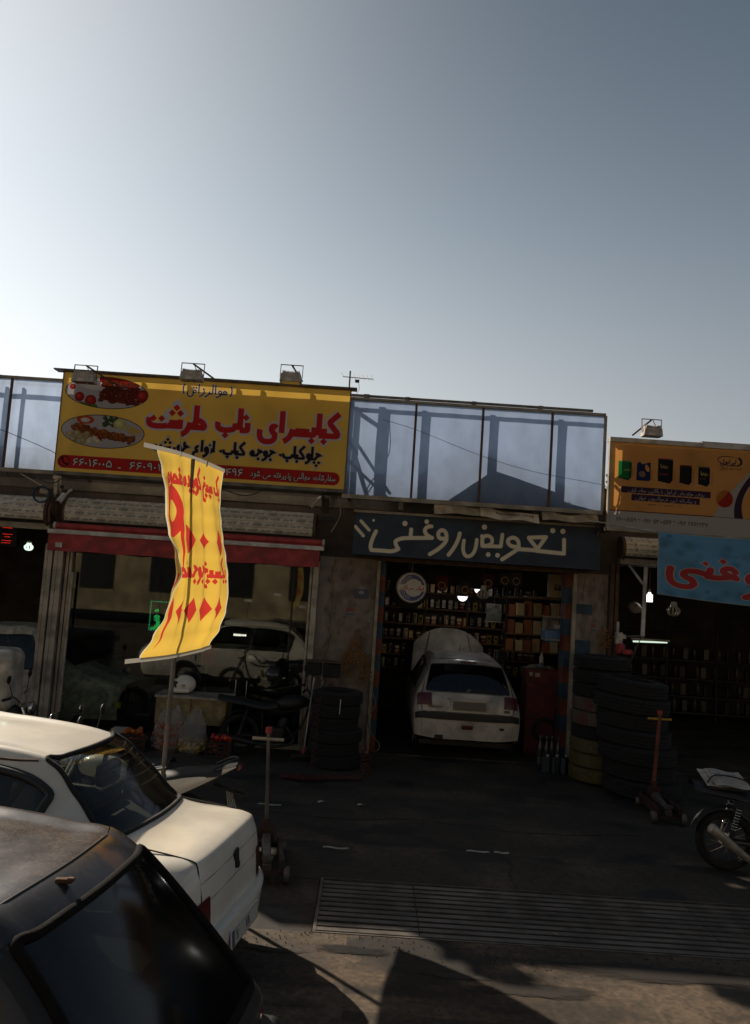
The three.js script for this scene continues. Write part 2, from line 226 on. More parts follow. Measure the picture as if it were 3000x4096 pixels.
{ // slotted steel cover over the roadside channel
  const t = thing('drain_grate', 'long rusty steel grate of parallel flat bars over the roadside channel', 'drain grate', [0, 0, 0]);
  const gm = worn('#77716c', '#5a544e', 0.9, { metalness: 0.5 }, [0.4, 0.55], 0.002, 45);
  for (let i = 0; i < 11; i++) { const z = 4.995 + i * 0.0893; for (const [a, b] of [[-0.235, 0.54], [0.545, 2.9], [2.905, 6]]) mesh('bar', box(a + rr(0, 0.002), b, -0.022, 0.012 + rr(-0.002, 0.002), z, z + 0.057), gm, t); }
  mesh('end_plate', box(-0.262, -0.236, -0.05, 0.016, 4.955, 5.966), gm, t);
  for (const x of [0.1, 0.543, 1.4, 2.3, 2.902, 3.8, 4.7]) mesh('support', box(x - 0.012, x + 0.012, -0.12, -0.024, 4.99, 5.93), gm, t);
  many('edge_angle', [box(-0.262, 6, -0.01, 0.016, 5.968, 5.985), box(-0.262, 6, -0.01, 0.014, 4.945, 4.953)], gm, t);
}
for (const [x0, x1, z, l] of [[-0.3, -0.05, 4.16, 'worn white paint mark left of the oil shop car, alone on the dark concrete'], [1.13, 1.36, 4.0, 'longer worn white paint dash in front of the hatchback'], [1.41, 1.56, 3.99, 'short pale paint patch at the right end of the paint dash'], [-1.13, -0.86, 2.9, 'faint white paint line behind the tall jack handle']])
  { const m = one('paint_mark', grid(10, 2, (u, v) => V(lerp(x0, x1, u) + 0.012 * Math.sin(v * 3), 0.004, z - 0.045 * (v - 0.5) - 0.012 * Math.sin(u * 7))), worn('#a9a69a', '#5d5a52', 0.12, {}, [0.8, 1], 0.001, 47), l, 'paint mark'); m.userData.kind = undefined; }
{ // litter
  const pm = mat('#a49f92', 0.95), spots = [[-0.42, 2.68, 'small white paper scrap left of the tyre pile foot'], [0.05, 2.7, 'pale paper scrap before the garage door'], [1.62, 5.75, 'tiny bright scrap lying beside the grate'], [1.9, 1.32, 'little white scrap under the rear of the hatchback'], [2.75, 1.15, 'pale scrap near the bottles and tyre pile']];
  for (const [x, z, l] of spots) one('paper_scrap', grid(3, 2, (u, v) => V(x + 0.07 * (u - 0.5) + 0.02 * v, 0.006 + 0.012 * Math.sin(u * 3 + x), z + 0.045 * (v - 0.5))), pm, l, 'litter');
}

const roadY = (x, z) => 0.012 + Math.min(1, (z - 5.99) / 0.5) * (0.03 * (vnoise(x * 0.9 + 50, z * 0.9, 512, 5) - 0.5) + 0.012 * (vnoise(x * 4 + 90, z * 4, 512, 6) - 0.5));
{ const fade = tex(256, 64, (u, v) => { const e = v + 0.5 * (fbm(u * 30, v * 4, 120, 161, 4) - 0.5); return Math.max(0, Math.min(1, (0.86 - e) * 3.2)); }, false), oily = mat('#15110e', 0.5, { transparent: true, alphaMap: fade }), damp = mat('#231c16', 0.72, { transparent: true, alphaMap: fade });
  for (const [x, z, rx, rz, m, s] of [[2.35, 6.3, 1.05, 0.17, damp, 3], [0.05, 6.24, 0.3, 0.09, oily, 5], [-0.5, 6.3, 0.28, 0.05, damp, 8], [1.25, 6.62, 0.5, 0.13, damp, 11], [0.75, 6.5, 0.35, 0.05, damp, 13], [3.4, 6.9, 0.5, 0.09, damp, 17], [2.2, 7.1, 0.3, 0.05, damp, 19]])
    { const st = struct('oil_stain', grid(40, 10, (u, v) => { const a = u * 6.2832, k = v * (0.75 + 0.5 * fbm(Math.cos(a) * 2 + 5 + s, Math.sin(a) * 2 + 5, 64, s, 4)) * (0.85 + 0.3 * vnoise(u * 24, s, 24, s)), X = x + Math.cos(a) * rx * k, Zz = z + Math.sin(a) * rz * k; return V(X, roadY(X, Zz) + 0.005, Zz); }), m); } }
for (const [pts, y] of [[[[-1.2, 3.1], [-0.2, 3.25], [0.7, 3.1], [1.8, 3.3], [3.2, 3.15]], 0.003], [[[1.1, 1.6], [1.3, 2.4], [1.2, 3.2], [1.5, 4.2], [1.45, 4.94]], 0.003]]) struct('concrete_joint', (() => { const c = new THREE.CatmullRomCurve3(pts.map(([x, z]) => V(x, y, z))); return grid(80, 1, (u, v) => { const p = c.getPoint(u), n = fbm(p.x * 6 + 9, p.z * 6 + 9, 512, 95, 3) - 0.5; return V(p.x + n * 0.09 + (v - 0.5) * 0.012, y, p.z + n * 0.09 + (v - 0.5) * 0.014); }); })(), M.black);
{ // crumbled edge of the road along the grate
  const g = new THREE.DodecahedronGeometry(1, 0), m = new THREE.InstancedMesh(g, asphalt, 900), q = new THREE.Object3D(), c = new THREE.Color(); m.name = 'gravel'; m.userData.kind = 'stuff'; tag(m, 'crumbled asphalt grit along the road side of the drain grate', 'gravel');
  for (let i = 0; i < 900; i++) { const near = i < 600; q.position.set(rr(-1.2, 4.2), 0.016, near ? 6.0 + Math.pow(rnd(), 2) * 0.5 : rr(6.2, 8.2)); q.rotation.set(rr(0, 3), rr(0, 3), rr(0, 3)); const s = near ? rr(0.002, 0.0065) : rr(0.002, 0.005); q.scale.set(s, s * 0.7, s); q.position.y += s * 0.3; q.updateMatrix(); m.setMatrixAt(i, q.matrix); const k = rr(0.9, 2.1); m.setColorAt(i, c.setRGB(k, k, k * 0.95)); }
  scene.add(m);
}
// ---------------------------------------------------------------- the row of shops
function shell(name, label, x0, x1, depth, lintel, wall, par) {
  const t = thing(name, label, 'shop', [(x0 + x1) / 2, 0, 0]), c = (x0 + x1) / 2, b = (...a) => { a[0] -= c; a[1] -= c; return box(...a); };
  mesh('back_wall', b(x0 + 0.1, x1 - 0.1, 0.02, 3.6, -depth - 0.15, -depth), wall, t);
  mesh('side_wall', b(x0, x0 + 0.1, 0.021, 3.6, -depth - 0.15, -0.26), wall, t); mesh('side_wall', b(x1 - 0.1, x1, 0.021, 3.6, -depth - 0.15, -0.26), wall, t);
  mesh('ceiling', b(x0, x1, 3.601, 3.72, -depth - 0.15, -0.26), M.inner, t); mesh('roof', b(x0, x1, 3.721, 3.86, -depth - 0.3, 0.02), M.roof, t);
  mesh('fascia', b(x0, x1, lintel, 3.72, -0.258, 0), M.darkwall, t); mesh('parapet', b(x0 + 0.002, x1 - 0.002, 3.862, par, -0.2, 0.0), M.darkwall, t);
  return [t, b];
}
function shutter(t, b, x0, x1, y0, zc, r) { // rolled-up shutter: the slats of the coil, a beige rail under it
  const sm = mat('#ffffff', 0.55, { map: canvasTex(1024, 64, (c, w, h) => { c.fillStyle = '#bdb3a2'; c.fillRect(0, 0, w, h); soil(c, w, h, 40, '60,50,40', 0.22, 60); c.font = 'italic bold 30px sans-serif'; for (let i = 0; i < 7; i++) { c.fillStyle = 'rgba(50,84,104,0.95)'; c.fillText('Alba', 18 + i * 148, 44); c.fillStyle = 'rgba(50,76,92,0.85)'; c.beginPath(); c.moveTo(88 + i * 148, 18); c.lineTo(112 + i * 148, 50); c.lineTo(132 + i * 148, 18); c.lineTo(120 + i * 148, 18); c.lineTo(111 + i * 148, 36); c.lineTo(98 + i * 148, 18); c.fill(); } }) });
  sm.map.wrapS = THREE.RepeatWrapping;
  for (let k = 0; k < 5; k++) {
    const a = (0.5 + 0.62 - k * 0.38), w = r * 0.37, off = rnd(), g = grid(24, 4, (u, v) => { const q = a + (v - 0.5) * 0.37, rad = r * (1 + 0.035 * Math.sin(v * Math.PI)); return V(lerp(x0, x1, u), y0 + rad * Math.sin(q), zc + rad * Math.cos(q)); });
    const uv = g.attributes.uv; for (let i = 0; i < uv.count; i++) uv.setX(i, uv.getX(i) * (x1 - x0) / 1.35 + off);
    const m = mesh('shutter_slat', g.translate(-t.position.x, 0, 0), sm, t); m.geometry.computeBoundingSphere();
  }
  many('shutter_end', [mv(new THREE.CylinderGeometry(r * 0.98, r * 0.98, 0.04, 20), x0 - 0.02 - t.position.x, y0, zc, 0, 0, Math.PI / 2), mv(new THREE.CylinderGeometry(r * 0.98, r * 0.98, 0.04, 20), x1 + 0.02 - t.position.x, y0, zc, 0, 0, Math.PI / 2)], M.rust, t);
  mesh('shutter_rail', b(x0 - 0.05, x1 + 0.05, y0 - r - 0.03, y0 - r + 0.055, 0.05, 0.2), M.beige, t);
}
// left shop: dark inside
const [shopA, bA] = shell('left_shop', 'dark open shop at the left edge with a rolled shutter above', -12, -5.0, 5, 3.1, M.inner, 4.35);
shutter(shopA, bA, -9, -5.02, 3.34, 0.12, 0.235);
// kebab restaurant with a glass front
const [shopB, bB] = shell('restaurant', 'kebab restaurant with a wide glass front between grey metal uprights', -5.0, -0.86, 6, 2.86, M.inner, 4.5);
shutter(shopB, bB, -4.7, -0.93, 3.36, 0.12, 0.24);
for (const [a, b, z0, z1] of [[-4.985, -4.87, 0.02, 0.22], [-4.845, -4.71, 0.02, 0.21], [-4.685, -4.645, 0.02, 0.14], [-4.635, -4.6, 0.02, 0.12], [-0.935, -0.9, 0.02, 0.12], [-0.885, -0.8, 0.02, 0.16]]) mesh('upright', bB(a, b, 0.0, 2.86, z0, z1), M.alu, shopB);
many('upright_groove', [bB(-4.868, -4.847, 0.0, 2.86, 0.02, 0.15), bB(-4.94, -4.936, 0.02, 2.84, 0.218, 0.2225), bB(-4.79, -4.786, 0.02, 2.84, 0.208, 0.2125), bB(-4.708, -4.687, 0, 2.86, 0.02, 0.1), bB(-0.898, -0.887, 0, 2.86, 0.02, 0.1)], M.black, shopB);
for (const [a, b] of [[-4.6, -3.22], [-3.214, -1.86], [-1.853, -0.935]]) mesh('glass_pane', bB(a, b, 0.07, 2.78, 0.045, 0.053), M.glass, shopB);
mesh('sill', bB(-4.6, -0.935, 0, 0.068, -0.02, 0.1), M.alu, shopB); mesh('head_rail', bB(-4.6, -0.935, 2.785, 2.86, -0.02, 0.1), M.alu, shopB);
for (const [x, y] of [[-2.27, 2.17], [-1.86, 2.19], [-1.02, 2.15], [-1.42, 2.31], [-2.27, 2.12]]) mesh('patch_fitting', bB(x - 0.055, x + 0.055, y - 0.02, y + 0.02, 0.035, 0.066), M.greyplastic, shopB);
mesh('door_pull', [rod(V(-4.56 + 2.93, 0.35, 0.16), V(-4.56 + 2.93, 2.45, 0.16), 0.022), rod(V(-4.56 + 2.93, 0.6, 0.16), V(-4.56 + 2.93, 0.6, 0.05), 0.012), rod(V(-4.56 + 2.93, 2.2, 0.16), V(-4.56 + 2.93, 2.2, 0.05), 0.012)], M.alu, shopB);
mesh('counter', [bB(-4.4, -3.3, 0.02, 1.05, -1.4, -0.75), bB(-3.3, -2.9, 0.02, 0.95, -1.2, -0.4)], M.darkwall, shopB);
mesh('partition', bB(-2.9, -1.0, 0.02, 1.25, -2.6, -2.5), M.darkwall, shopB);
// oil change garage: plaster piers, painted jambs
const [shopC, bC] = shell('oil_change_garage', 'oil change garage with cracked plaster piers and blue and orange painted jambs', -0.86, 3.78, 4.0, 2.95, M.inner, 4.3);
const pier = (x0, x1, y0, y1, z) => { const g = new THREE.BoxGeometry(x1 - x0, y1 - y0, 0.26, 24, 80, 1), p = g.attributes.position; for (let i = 0; i < p.count; i++) { const x = p.getX(i) + x0 * 3, y = p.getY(i); if (p.getZ(i) > 0.1) p.setZ(i, p.getZ(i) + 0.018 * (fbm(x * 5 + 20, y * 5 + 20, 512, 91, 4) - 0.5)); } g.computeVertexNormals(); return mv(g, (x0 + x1) / 2 - 1.46, (y0 + y1) / 2, z - 0.13); };
const pierMat = mat('#ffffff', 0.95, { map: canvasTex(512, 1600, (c, w, h) => { // plaster with a long crack where the render has come off
  c.fillStyle = '#75695e'; c.fillRect(0, 0, w, h); soil(c, w, h, 260, '40,30,26', 0.35, 70); soil(c, w, h, 160, '150,142,136', 0.3, 60);
  c.fillStyle = 'rgba(134,128,126,0.55)'; c.beginPath(); c.moveTo(0, 0); let x = 120; for (let y = 0; y < 760; y += 14) { x += rr(-16, 15); x = Math.max(70, Math.min(190, x)); c.lineTo(x, y); } c.lineTo(0, 780); c.fill();
  c.strokeStyle = 'rgba(30,24,20,0.85)'; c.lineWidth = 3; c.beginPath(); x = 130; c.moveTo(x, 0); for (let y = 0; y < 1000; y += 9) { x += rr(-9, 9); x = Math.max(90, Math.min(190, x)); c.lineTo(x, y); } c.stroke();
  for (let k = 0; k < 9; k++) { c.lineWidth = 1.4; c.beginPath(); let a = rr(0, w), b = rr(0, h); c.moveTo(a, b); for (let i = 0; i < 14; i++) { a += rr(-14, 14); b += rr(-4, 18); c.lineTo(a, b); } c.stroke(); }
  for (let i = 0; i < 5200; i++) { const q = rnd(); c.fillStyle = q < 0.5 ? 'rgba(25,20,18,0.3)' : 'rgba(170,160,150,0.22)'; const r = rr(0.6, 3); c.fillRect(rnd() * w, rnd() * h, r, r); }
  c.fillStyle = 'rgba(120,42,32,0.45)'; c.fillRect(255, 420, 90, 34); c.fillStyle = 'rgba(40,70,100,0.5)'; c.fillRect(262, 462, 80, 18);
}), bumpMap: tex(256, 256, (u, v) => fbm(u * 12, v * 30, 360, 93, 4), false), bumpScale: 0.006 });
mesh('pier', pier(-0.8, 0.09, 0, 2.95, 0.01), pierMat, shopC); mesh('pier', pier(3.2, 3.69, 0, 2.95, 0.01), pierMat, shopC);
many('pier_paint', [box(3.21 - 1.46, 3.45 - 1.46, 2.32, 2.47, 0.012, 0.022), box(3.21 - 1.46, 3.45 - 1.46, 1.62, 1.92, 0.012, 0.022), box(3.21 - 1.46, 3.45 - 1.46, 0.85, 1.1, 0.012, 0.022)], M.blue, shopC);
many('door_frame', [bC(0.095, 0.145, 0, 2.93, -0.02, 0.05), bC(3.145, 3.2, 0, 2.93, -0.02, 0.05)], M.beige, shopC);
for (let i = 0, y = 0.02; y < 2.9; i++, y += 0.245) for (const [a, b] of [[0.147, 0.235], [3.05, 3.14]]) mesh('painted_band', bC(a, b, y, Math.min(2.92, y + 0.244), -0.32, -0.03), (i + (a > 1)) % 2 ? M.blue : M.orange, shopC);
many('lintel_beam', [bC(0.09, 3.2, 2.93, 2.99, -0.02, 0.07), bC(0.09, 3.2, 2.995, 3.06, -0.02, 0.1)], M.rust, shopC);
mesh('sign_ledge', [bC(-0.3, 3.42, 3.0, 3.6, 0.0, 0.3)], M.darkwall, shopC);
// tyre shop on the right
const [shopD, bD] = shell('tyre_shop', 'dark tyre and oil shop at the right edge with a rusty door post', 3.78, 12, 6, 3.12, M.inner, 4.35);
shutter(shopD, bD, 3.86, 9, 3.36, 0.1, 0.2);
mesh('door_post', [bD(3.79, 3.84, 0, 3.12, 0.0, 0.08), bD(3.715, 3.775, 0, 3.12, 0.0, 0.06)], M.rust, shopD);
// things on the roofs
one('rooftop_heap', extr([[0.1, 3.87], [0.25, 3.98], [0.57, 4.21], [1.22, 4.7], [1.29, 4.745], [1.36, 4.73], [2.19, 4.5], [2.28, 4.38], [2.5, 4.32], [2.95, 4.24], [3.2, 4.22], [3.2, 3.87]], 0.3).translate(0, 0, 0.1), M.roof, 'dark peaked sheet standing on the roof behind the pale blue signbox', 'roof sheet');
// ---------------------------------------------------------------- signs
function food(c, x, y, rx, ry, kind) { // an oval plate with grilled meat
  c.save(); c.beginPath(); c.ellipse(x, y, rx, ry, 0.02, 0, 7); c.clip();
  c.fillStyle = '#a9a3a6'; c.fillRect(x - rx, y - ry, 2 * rx, 2 * ry); soil(c, 0, 0, 0, '0,0,0', 0);
  const blob = (a, b, p, q, col, n = 1) => { for (let i = 0; i < n; i++) { const g = c.createRadialGradient(a - p * 0.3, b - q * 0.3, 1, a, b, Math.max(p, q)); g.addColorStop(0, col[0]); g.addColorStop(1, col[1]); c.fillStyle = g; c.beginPath(); c.ellipse(a, b, p, q, 0, 0, 7); c.fill(); } };
  if (kind) {
    blob(x - 80, y - 75, 130, 60, ['#d9d2cc', '#b0a8a8']); c.fillStyle = '#8a1c1a'; c.fillRect(x - 60, y - ry, 300, 38);
    for (let i = 0; i < 60; i++) blob(x + 20 + rr(-60, 70) + i * 0.2, y + 60 - i * 2.4, rr(16, 34), rr(8, 16), ['#7a3420', '#3c150f']);
    for (let i = 0; i < 60; i++) blob(x + 160 + rr(-60, 60) - i * 0.1, y + 70 - i * 2.5, rr(16, 34), rr(8, 16), ['#84382a', '#401812']);
    for (const [a, b, r] of [[-190, 40, 34], [-110, 62, 40], [-245, -30, 20], [255, 10, 46]]) blob(x + a, y + b, r, r, ['#c4433a', '#6e1414']);
    for (let i = 0; i < 12; i++) blob(x - 120 + rr(-60, 60), y + 95 + rr(-12, 12), rr(8, 22), rr(6, 10), ['#62752f', '#3b4a20']);
  } else {
    for (let i = 0; i < 90; i++) { const t = i / 90; blob(x - 200 + t * 420 + rr(-10, 10), y - 20 + t * 70 + rr(-22, 22), rr(14, 32), rr(12, 20), [i % 3 ? '#a8622c' : '#7c3f1e', '#5c2c18']); }
    for (let i = 0; i < 26; i++) blob(x + rr(0, 90), y - 70 + rr(-30, 30), rr(8, 20), rr(8, 16), ['#4f5d33', '#2c3820']);
    for (let i = 0; i < 9; i++) blob(x - 190 + rr(-40, 90), y + 40 + rr(-20, 40), rr(20, 30), rr(16, 24), ['#c0b08a', '#857248']);
    for (let i = 0; i < 14; i++) blob(x - 60 + rr(-30, 60), y + 66 + rr(-18, 18), rr(14, 26), rr(10, 18), i < 6 ? ['#a2231c', '#64120f'] : ['#d8d0b8', '#a89c80']);
    blob(x + 115, y - 60, 46, 38, ['#d6d29a', '#9a9658']); for (let i = 0; i < 18; i++) { c.strokeStyle = '#b99a4c'; c.lineWidth = 6; c.beginPath(); c.moveTo(x + 170 + rr(-20, 60), y - 40 + rr(-20, 30)); c.lineTo(x + 230 + rr(-20, 60), y + rr(-30, 20)); c.stroke(); }
    blob(x - 130, y - 78, 60, 30, ['#c9572a', '#a03c1c']); blob(x - 130, y - 76, 34, 16, ['#cfc8c4', '#b4aca8']);
  }
  c.restore(); c.strokeStyle = '#2a2420'; c.lineWidth = 5; c.beginPath(); c.ellipse(x, y, rx, ry, 0.02, 0, 7); c.stroke();
}
const clothLit = (map, t = 0.55, o = {}) => mat('#ffffff', 0.95, { map, transmission: t, thickness: 0, specularIntensity: 0.25, ...o });
const wovenBump = tex(64, 64, (u, v) => 0.5 + 0.25 * Math.sin(u * 6.283 * 16) + 0.25 * Math.sin(v * 6.283 * 16), false);
{ // yellow kebab signboard
  const t = thing('kebab_signboard', 'wide yellow kebab restaurant signboard with two oval food pictures and red lettering', 'signboard', [-2.578, 3.91, 0.9]);
  const map = canvasTex(2048, 708, (c, w, h) => {
    c.fillStyle = '#efc35c'; c.fillRect(0, 0, w, h); soil(c, w, h, 60, '90,66,20', 0.12, 220); soil(c, w, h, 24, '230,196,80', 0.1, 200);
    food(c, 318, 130, 293, 113, 1); food(c, 316, 410, 293, 117, 0);
    fa(c, '(هوالرزاق)', 1200, 88, 62, '#26202a', { width: 350, pen: 7, edge: '#c9bcb0', edgeW: 10, round: 1 });
    fa(c, 'کبابسرای ناب طرشت', 1990, 336, 158, '#b82a28', { width: 1385, pen: 14.5, edge: '#c2bdc4', edgeW: 27 });
    fa(c, 'چلوکباب، جوجه کباب، انواع خورشت', 1862, 508, 86, '#2b1e22', { width: 1190, pen: 12.5, edge: '#b9ae9e', edgeW: 15 });
    c.fillStyle = '#b02826'; c.beginPath(); c.roundRect(18, 592, 1992, 92, 46); c.fill();
    c.strokeStyle = '#2a1414'; c.lineWidth = 6; c.beginPath(); c.arc(66, 638, 36, 0, 7); c.stroke(); c.lineWidth = 13; c.beginPath(); c.moveTo(50, 616); c.quadraticCurveTo(54, 650, 84, 656); c.stroke(); c.fillStyle = '#2a1414'; c.beginPath(); c.ellipse(50, 617, 10, 8, 0.6, 0, 7); c.ellipse(84, 657, 10, 8, 0.6, 0, 7); c.fill();
    num(c, '۶۶۰۱۶۰۰۵', 122, 662, 48, '#d0c8c4', { width: 284, pen: 8, edge: '#3a1212', edgeW: 9 }); num(c, '_', 444, 662, 44, '#d0c8c4', { edge: '#3a1212', edgeW: 6 }); num(c, '۶۶۰۹۰۲', 520, 662, 48, '#d0c8c4', { width: 250, pen: 8, edge: '#3a1212', edgeW: 9 }); num(c, '۲۴۹۶', 1160, 662, 48, '#d0c8c4', { width: 168, pen: 8, edge: '#3a1212', edgeW: 9 });
    fa(c, 'سفارشات مجالس پذیرفته می شود', 1980, 652, 42, '#cfc6c0', { width: 605, pen: 7, edge: '#3a1212', edgeW: 7 });
  });
  const m = clothLit(map, 0.36, { roughness: 0.97, bumpMap: tex(256, 128, (u, v) => fbm(u * 9, v * 3, 27, 97, 2), false), bumpScale: 0.006 });
  mesh('sign_face', grid(40, 12, (u, v) => V(lerp(-2.112, 2.112, u), 1.46 * v, 0.004 * Math.sin(u * 34) * Math.sin(v * 3))), m, t);
  mesh('top_cap', box(-2.23, 2.2, 1.472, 1.492, -0.09, 0.09), M.steel, t);
  mesh('bottom_rail', box(-2.112, 2.112, -0.05, -0.003, -0.5, 0.012), M.steel, t); mesh('side_rail', box(-2.118, -2.104, 0, 1.47, -0.07, 0.006), M.steel, t); mesh('side_rail', box(2.104, 2.118, 0, 1.47, -0.07, 0.006), M.steel, t);
  mesh('back_board', box(-2.1, 2.1, 0.02, 1.452, -0.17, -0.155), mat('#d8d4cc', 0.9), t);
  for (const x of [-1.72, -1.03, -0.36, 0.36, 0.72, 1.45]) mesh('back_post', box(x - 0.025, x + 0.025, 0, 1.47, -0.13, -0.09), M.steel, t);
  for (const x of [-1.9, 0, 1.9]) many('stay', [bar(V(x, 0, -0.1), V(x, 0, -0.9), 0.05), bar(V(x, 1.3, -0.18), V(x, 0, -0.88), 0.04)], M.steel, t);
}
function flood(label, x, y, z, big, ax, az, grp) { // floodlight hung face down in front of a sign
  const t = thing('floodlight', label, 'floodlight', [x, y, z], 0, grp), w = big;
  mesh('housing', extr([[-w / 2, 0], [w / 2, 0], [w / 2 - 0.015, 0.1], [-w / 2 + 0.015, 0.1]], 0.16, 0.008).translate(0, -0.06, -0.08), M.greyplastic, t);
  const f = []; for (let i = 0; i < 13; i++) f.push(bx(0.008, 0.05 - 0.02 * Math.sin(i / 12 * Math.PI), 0.15, -w / 2 + 0.03 + i * (w - 0.06) / 12, 0.065, 0)); mesh('cooling_fin', f, M.greyplastic, t);
  mesh('lens', box(-w / 2 + 0.02, w / 2 - 0.02, -0.072, -0.066, -0.07, 0.09), M.carglass, t);
  mesh('bracket', [bar(V(-w / 2 - 0.012, 0, 0), V(-w / 2 - 0.012, 0.19, -0.02), 0.008, 0.02), bar(V(w / 2 + 0.012, 0, 0), V(w / 2 + 0.012, 0.19, -0.02), 0.008, 0.02), box(-w / 2 - 0.016, w / 2 + 0.016, 0.186, 0.195, -0.03, -0.01)], M.steel, t);
  many('arm', [rod(V(0, 0.185, -0.02), V(ax, 0.19 + (y > 5.2 ? -0.13 : -0.22), az), 0.013), tube([V(0.02, 0.18, -0.02), V(0.04, 0.12, 0), V(0.08, 0.07, -0.02)], 0.006, 8, 5)], M.rust, t);
}
flood('grey floodlight over the upper food picture, leftmost above the yellow sign', -4.22, 5.2, 1.3, 0.3, 0.42, -0.38, undefined);
flood('grey floodlight above the small bracketed lettering, middle of the yellow sign', -2.71, 5.33, 1.3, 0.3, 0.26, -0.38, undefined);
flood('grey floodlight near the right end of the yellow sign', -1.31, 5.4, 1.3, 0.29, 0.12, -0.38, undefined);
flood('grey floodlight on a slanted arm above the orange oil sign', 3.93, 5.03, 1.0, 0.26, -0.22, -0.18, undefined);
{ // antenna on the roof
  const t = thing('tv_antenna', 'small television antenna on a thin mast behind the yellow sign', 'antenna', [-0.72, 3.86, -4]);
  mesh('mast', rod(V(0, 0, 0), V(0.0, 3.15, 0), 0.018), M.steel, t); const u = (x, y, z) => V(x * 1.25, 0.255 + y * 1.245, z * 1.25); mesh('boom', rod(u(-0.12, 2.22, 0), u(0.4, 2.2, 0.03), 0.009), M.steel, t);
  for (let i = 0; i < 5; i++) mesh('element', rod(u(0.1 + i * 0.075, 2.15, 0.14), u(0.06 + i * 0.075, 2.31, -0.14), 0.006, 0.006, 6), M.steel, t);
  mesh('element', rod(u(-0.16, 2.31, -0.1), u(-0.09, 2.2, 0.06), 0.006, 0.006, 6), M.steel, t);
  mesh('balun', bx(0.09, 0.06, 0.06, 0.16, 2.94, 0, 0.01), M.black, t); mesh('cable', tube([u(0.15, 2.15, 0), u(0.17, 2.0, 0), u(0.08, 1.85, 0), u(0.05, 1.5, 0.1), u(0.05, 1.2, 0.15)], 0.005, 20, 5), M.black, t);
}
for (const [x, h, l] of [[-0.18, 1.62, 'short bare rebar rod sticking up behind the left part of the blue signbox'], [1.18, 1.72, 'tall bare rebar rod sticking up above the middle of the blue signbox'], [3.62, 1.27, 'thin rebar rod above the left corner of the orange sign'], [3.7, 1.25, 'second thin rebar rod right of its twin above the orange sign']]) one('rebar_rod', rod(V(x, 3.86, -0.8), V(x, 3.86 + h, -0.8), 0.008, 0.008, 6), M.rust, l, 'rod');
const sheetDirt = tex(512, 512, (u, v) => { const st = fbm(u * 60, v * 2, 120, 141, 3), n = fbm(u * 5, v * 5, 5, 143, 4), w = 0.5 + 0.5 * Math.sin((u * 70 + v * 110 + 3 * n) * 6.2832), e = Math.exp(-v * 9); const q = 1 - 0.012 * Math.max(0, st - 0.42) * 2 - 0.12 * n - 0.035 * w - 0.12 * e * (0.5 + n); return [q, q, q * 0.99]; });
function signbox(name, label, x0, x1, y0, y1, z, xs, color, tr, back, sag = 0) { // translucent mesh sheet stretched on a steel frame
  const t = thing(name, label, 'signbox', [x0, y0, z]), w = x1 - x0, h = y1 - y0;
  const m = mat(color, 0.95, { transmission: tr, thickness: 0, specularIntensity: 0.2, map: sheetDirt, bumpMap: wovenBump.clone(), bumpScale: 0.0004 }); m.bumpMap.repeat.set(w * 8, h * 8);
  let p = x0; for (const q of [...xs, x1]) { const a = p, b = q; mesh('sheet', grid(16, 10, (u, v) => V(lerp(a, b, u) - x0, h * v, -0.012 * Math.sin(u * Math.PI) * Math.sin(v * Math.PI) + 0.002 * Math.sin(u * 17 + v * 9))), m, t); p = q; }
  for (const q of xs) mesh('front_bar', box(q - x0 - 0.017, q - x0 + 0.017, 0, h, 0.004, 0.03), M.rust, t);
  mesh('frame_rail', box(-0.02, w + 0.02, h, h + 0.035, -0.03, 0.035), M.beige, t); mesh('frame_rail', box(-0.04, w + 0.02, -0.06, 0, -0.04, 0.05), M.beige, t);
  mesh('frame_side', box(w, w + 0.04, 0, h, -0.03, 0.03), M.beige, t); mesh('frame_side', box(-0.02, 0, 0, h, -0.03, 0.03), M.rust, t);
  back(t, h, w); return t;
}
signbox('blue_signbox', 'pale blue translucent signbox of four panels over the oil change garage', -0.46, 3.29, 3.855, 5.265, 0.8, [0.51, 1.5, 2.525], '#9db0d2', 0.6, (t, h, w) => {
  const b = (x0, y0, x1, y1, r, z = -0.28) => bar(V(x0 + 0.46, y0 - 3.855, z), V(x1 + 0.46, y1 - 3.855, z), r, r);
  for (const [x, r] of [[-0.64, 0.05], [0.38, 0.07], [1.39, 0.07], [2.4, 0.07], [-0.24, 0.09]]) mesh('back_post', b(x, 3.7, x, 5.42, r), M.steel, t);
  mesh('back_rail', b(-0.7, 5.4, 3.2, 5.4, 0.035), M.steel, t);
  many('brace', [b(-0.62, 5.35, -0.2, 5.1, 0.05), b(-0.62, 4.9, -0.1, 4.2, 0.04), b(-0.7, 4.6, -0.15, 4.15, 0.04)], M.steel, t);
  many('stay', [bar(V(0.05, 0, -0.05), V(0.05, 0, -0.8), 0.04), bar(V(2, 0, -0.05), V(2, 0, -0.8), 0.04), bar(V(3.6, 0, -0.05), V(3.6, 0, -0.8), 0.04)], M.steel, t);
  mesh('loose_cable', tube([V(0.1, 0.2, -0.2), V(0.25, 0.4, -0.2), V(0.35, 0.2, -0.2), V(0.2, 0.1, -0.2), V(0.12, 0.3, -0.2), V(0.3, 0.6, -0.2), V(0.42, 0.9, -0.2), V(0.38, 1.4, -0.2)], 0.006, 50, 5), M.black, t);
});
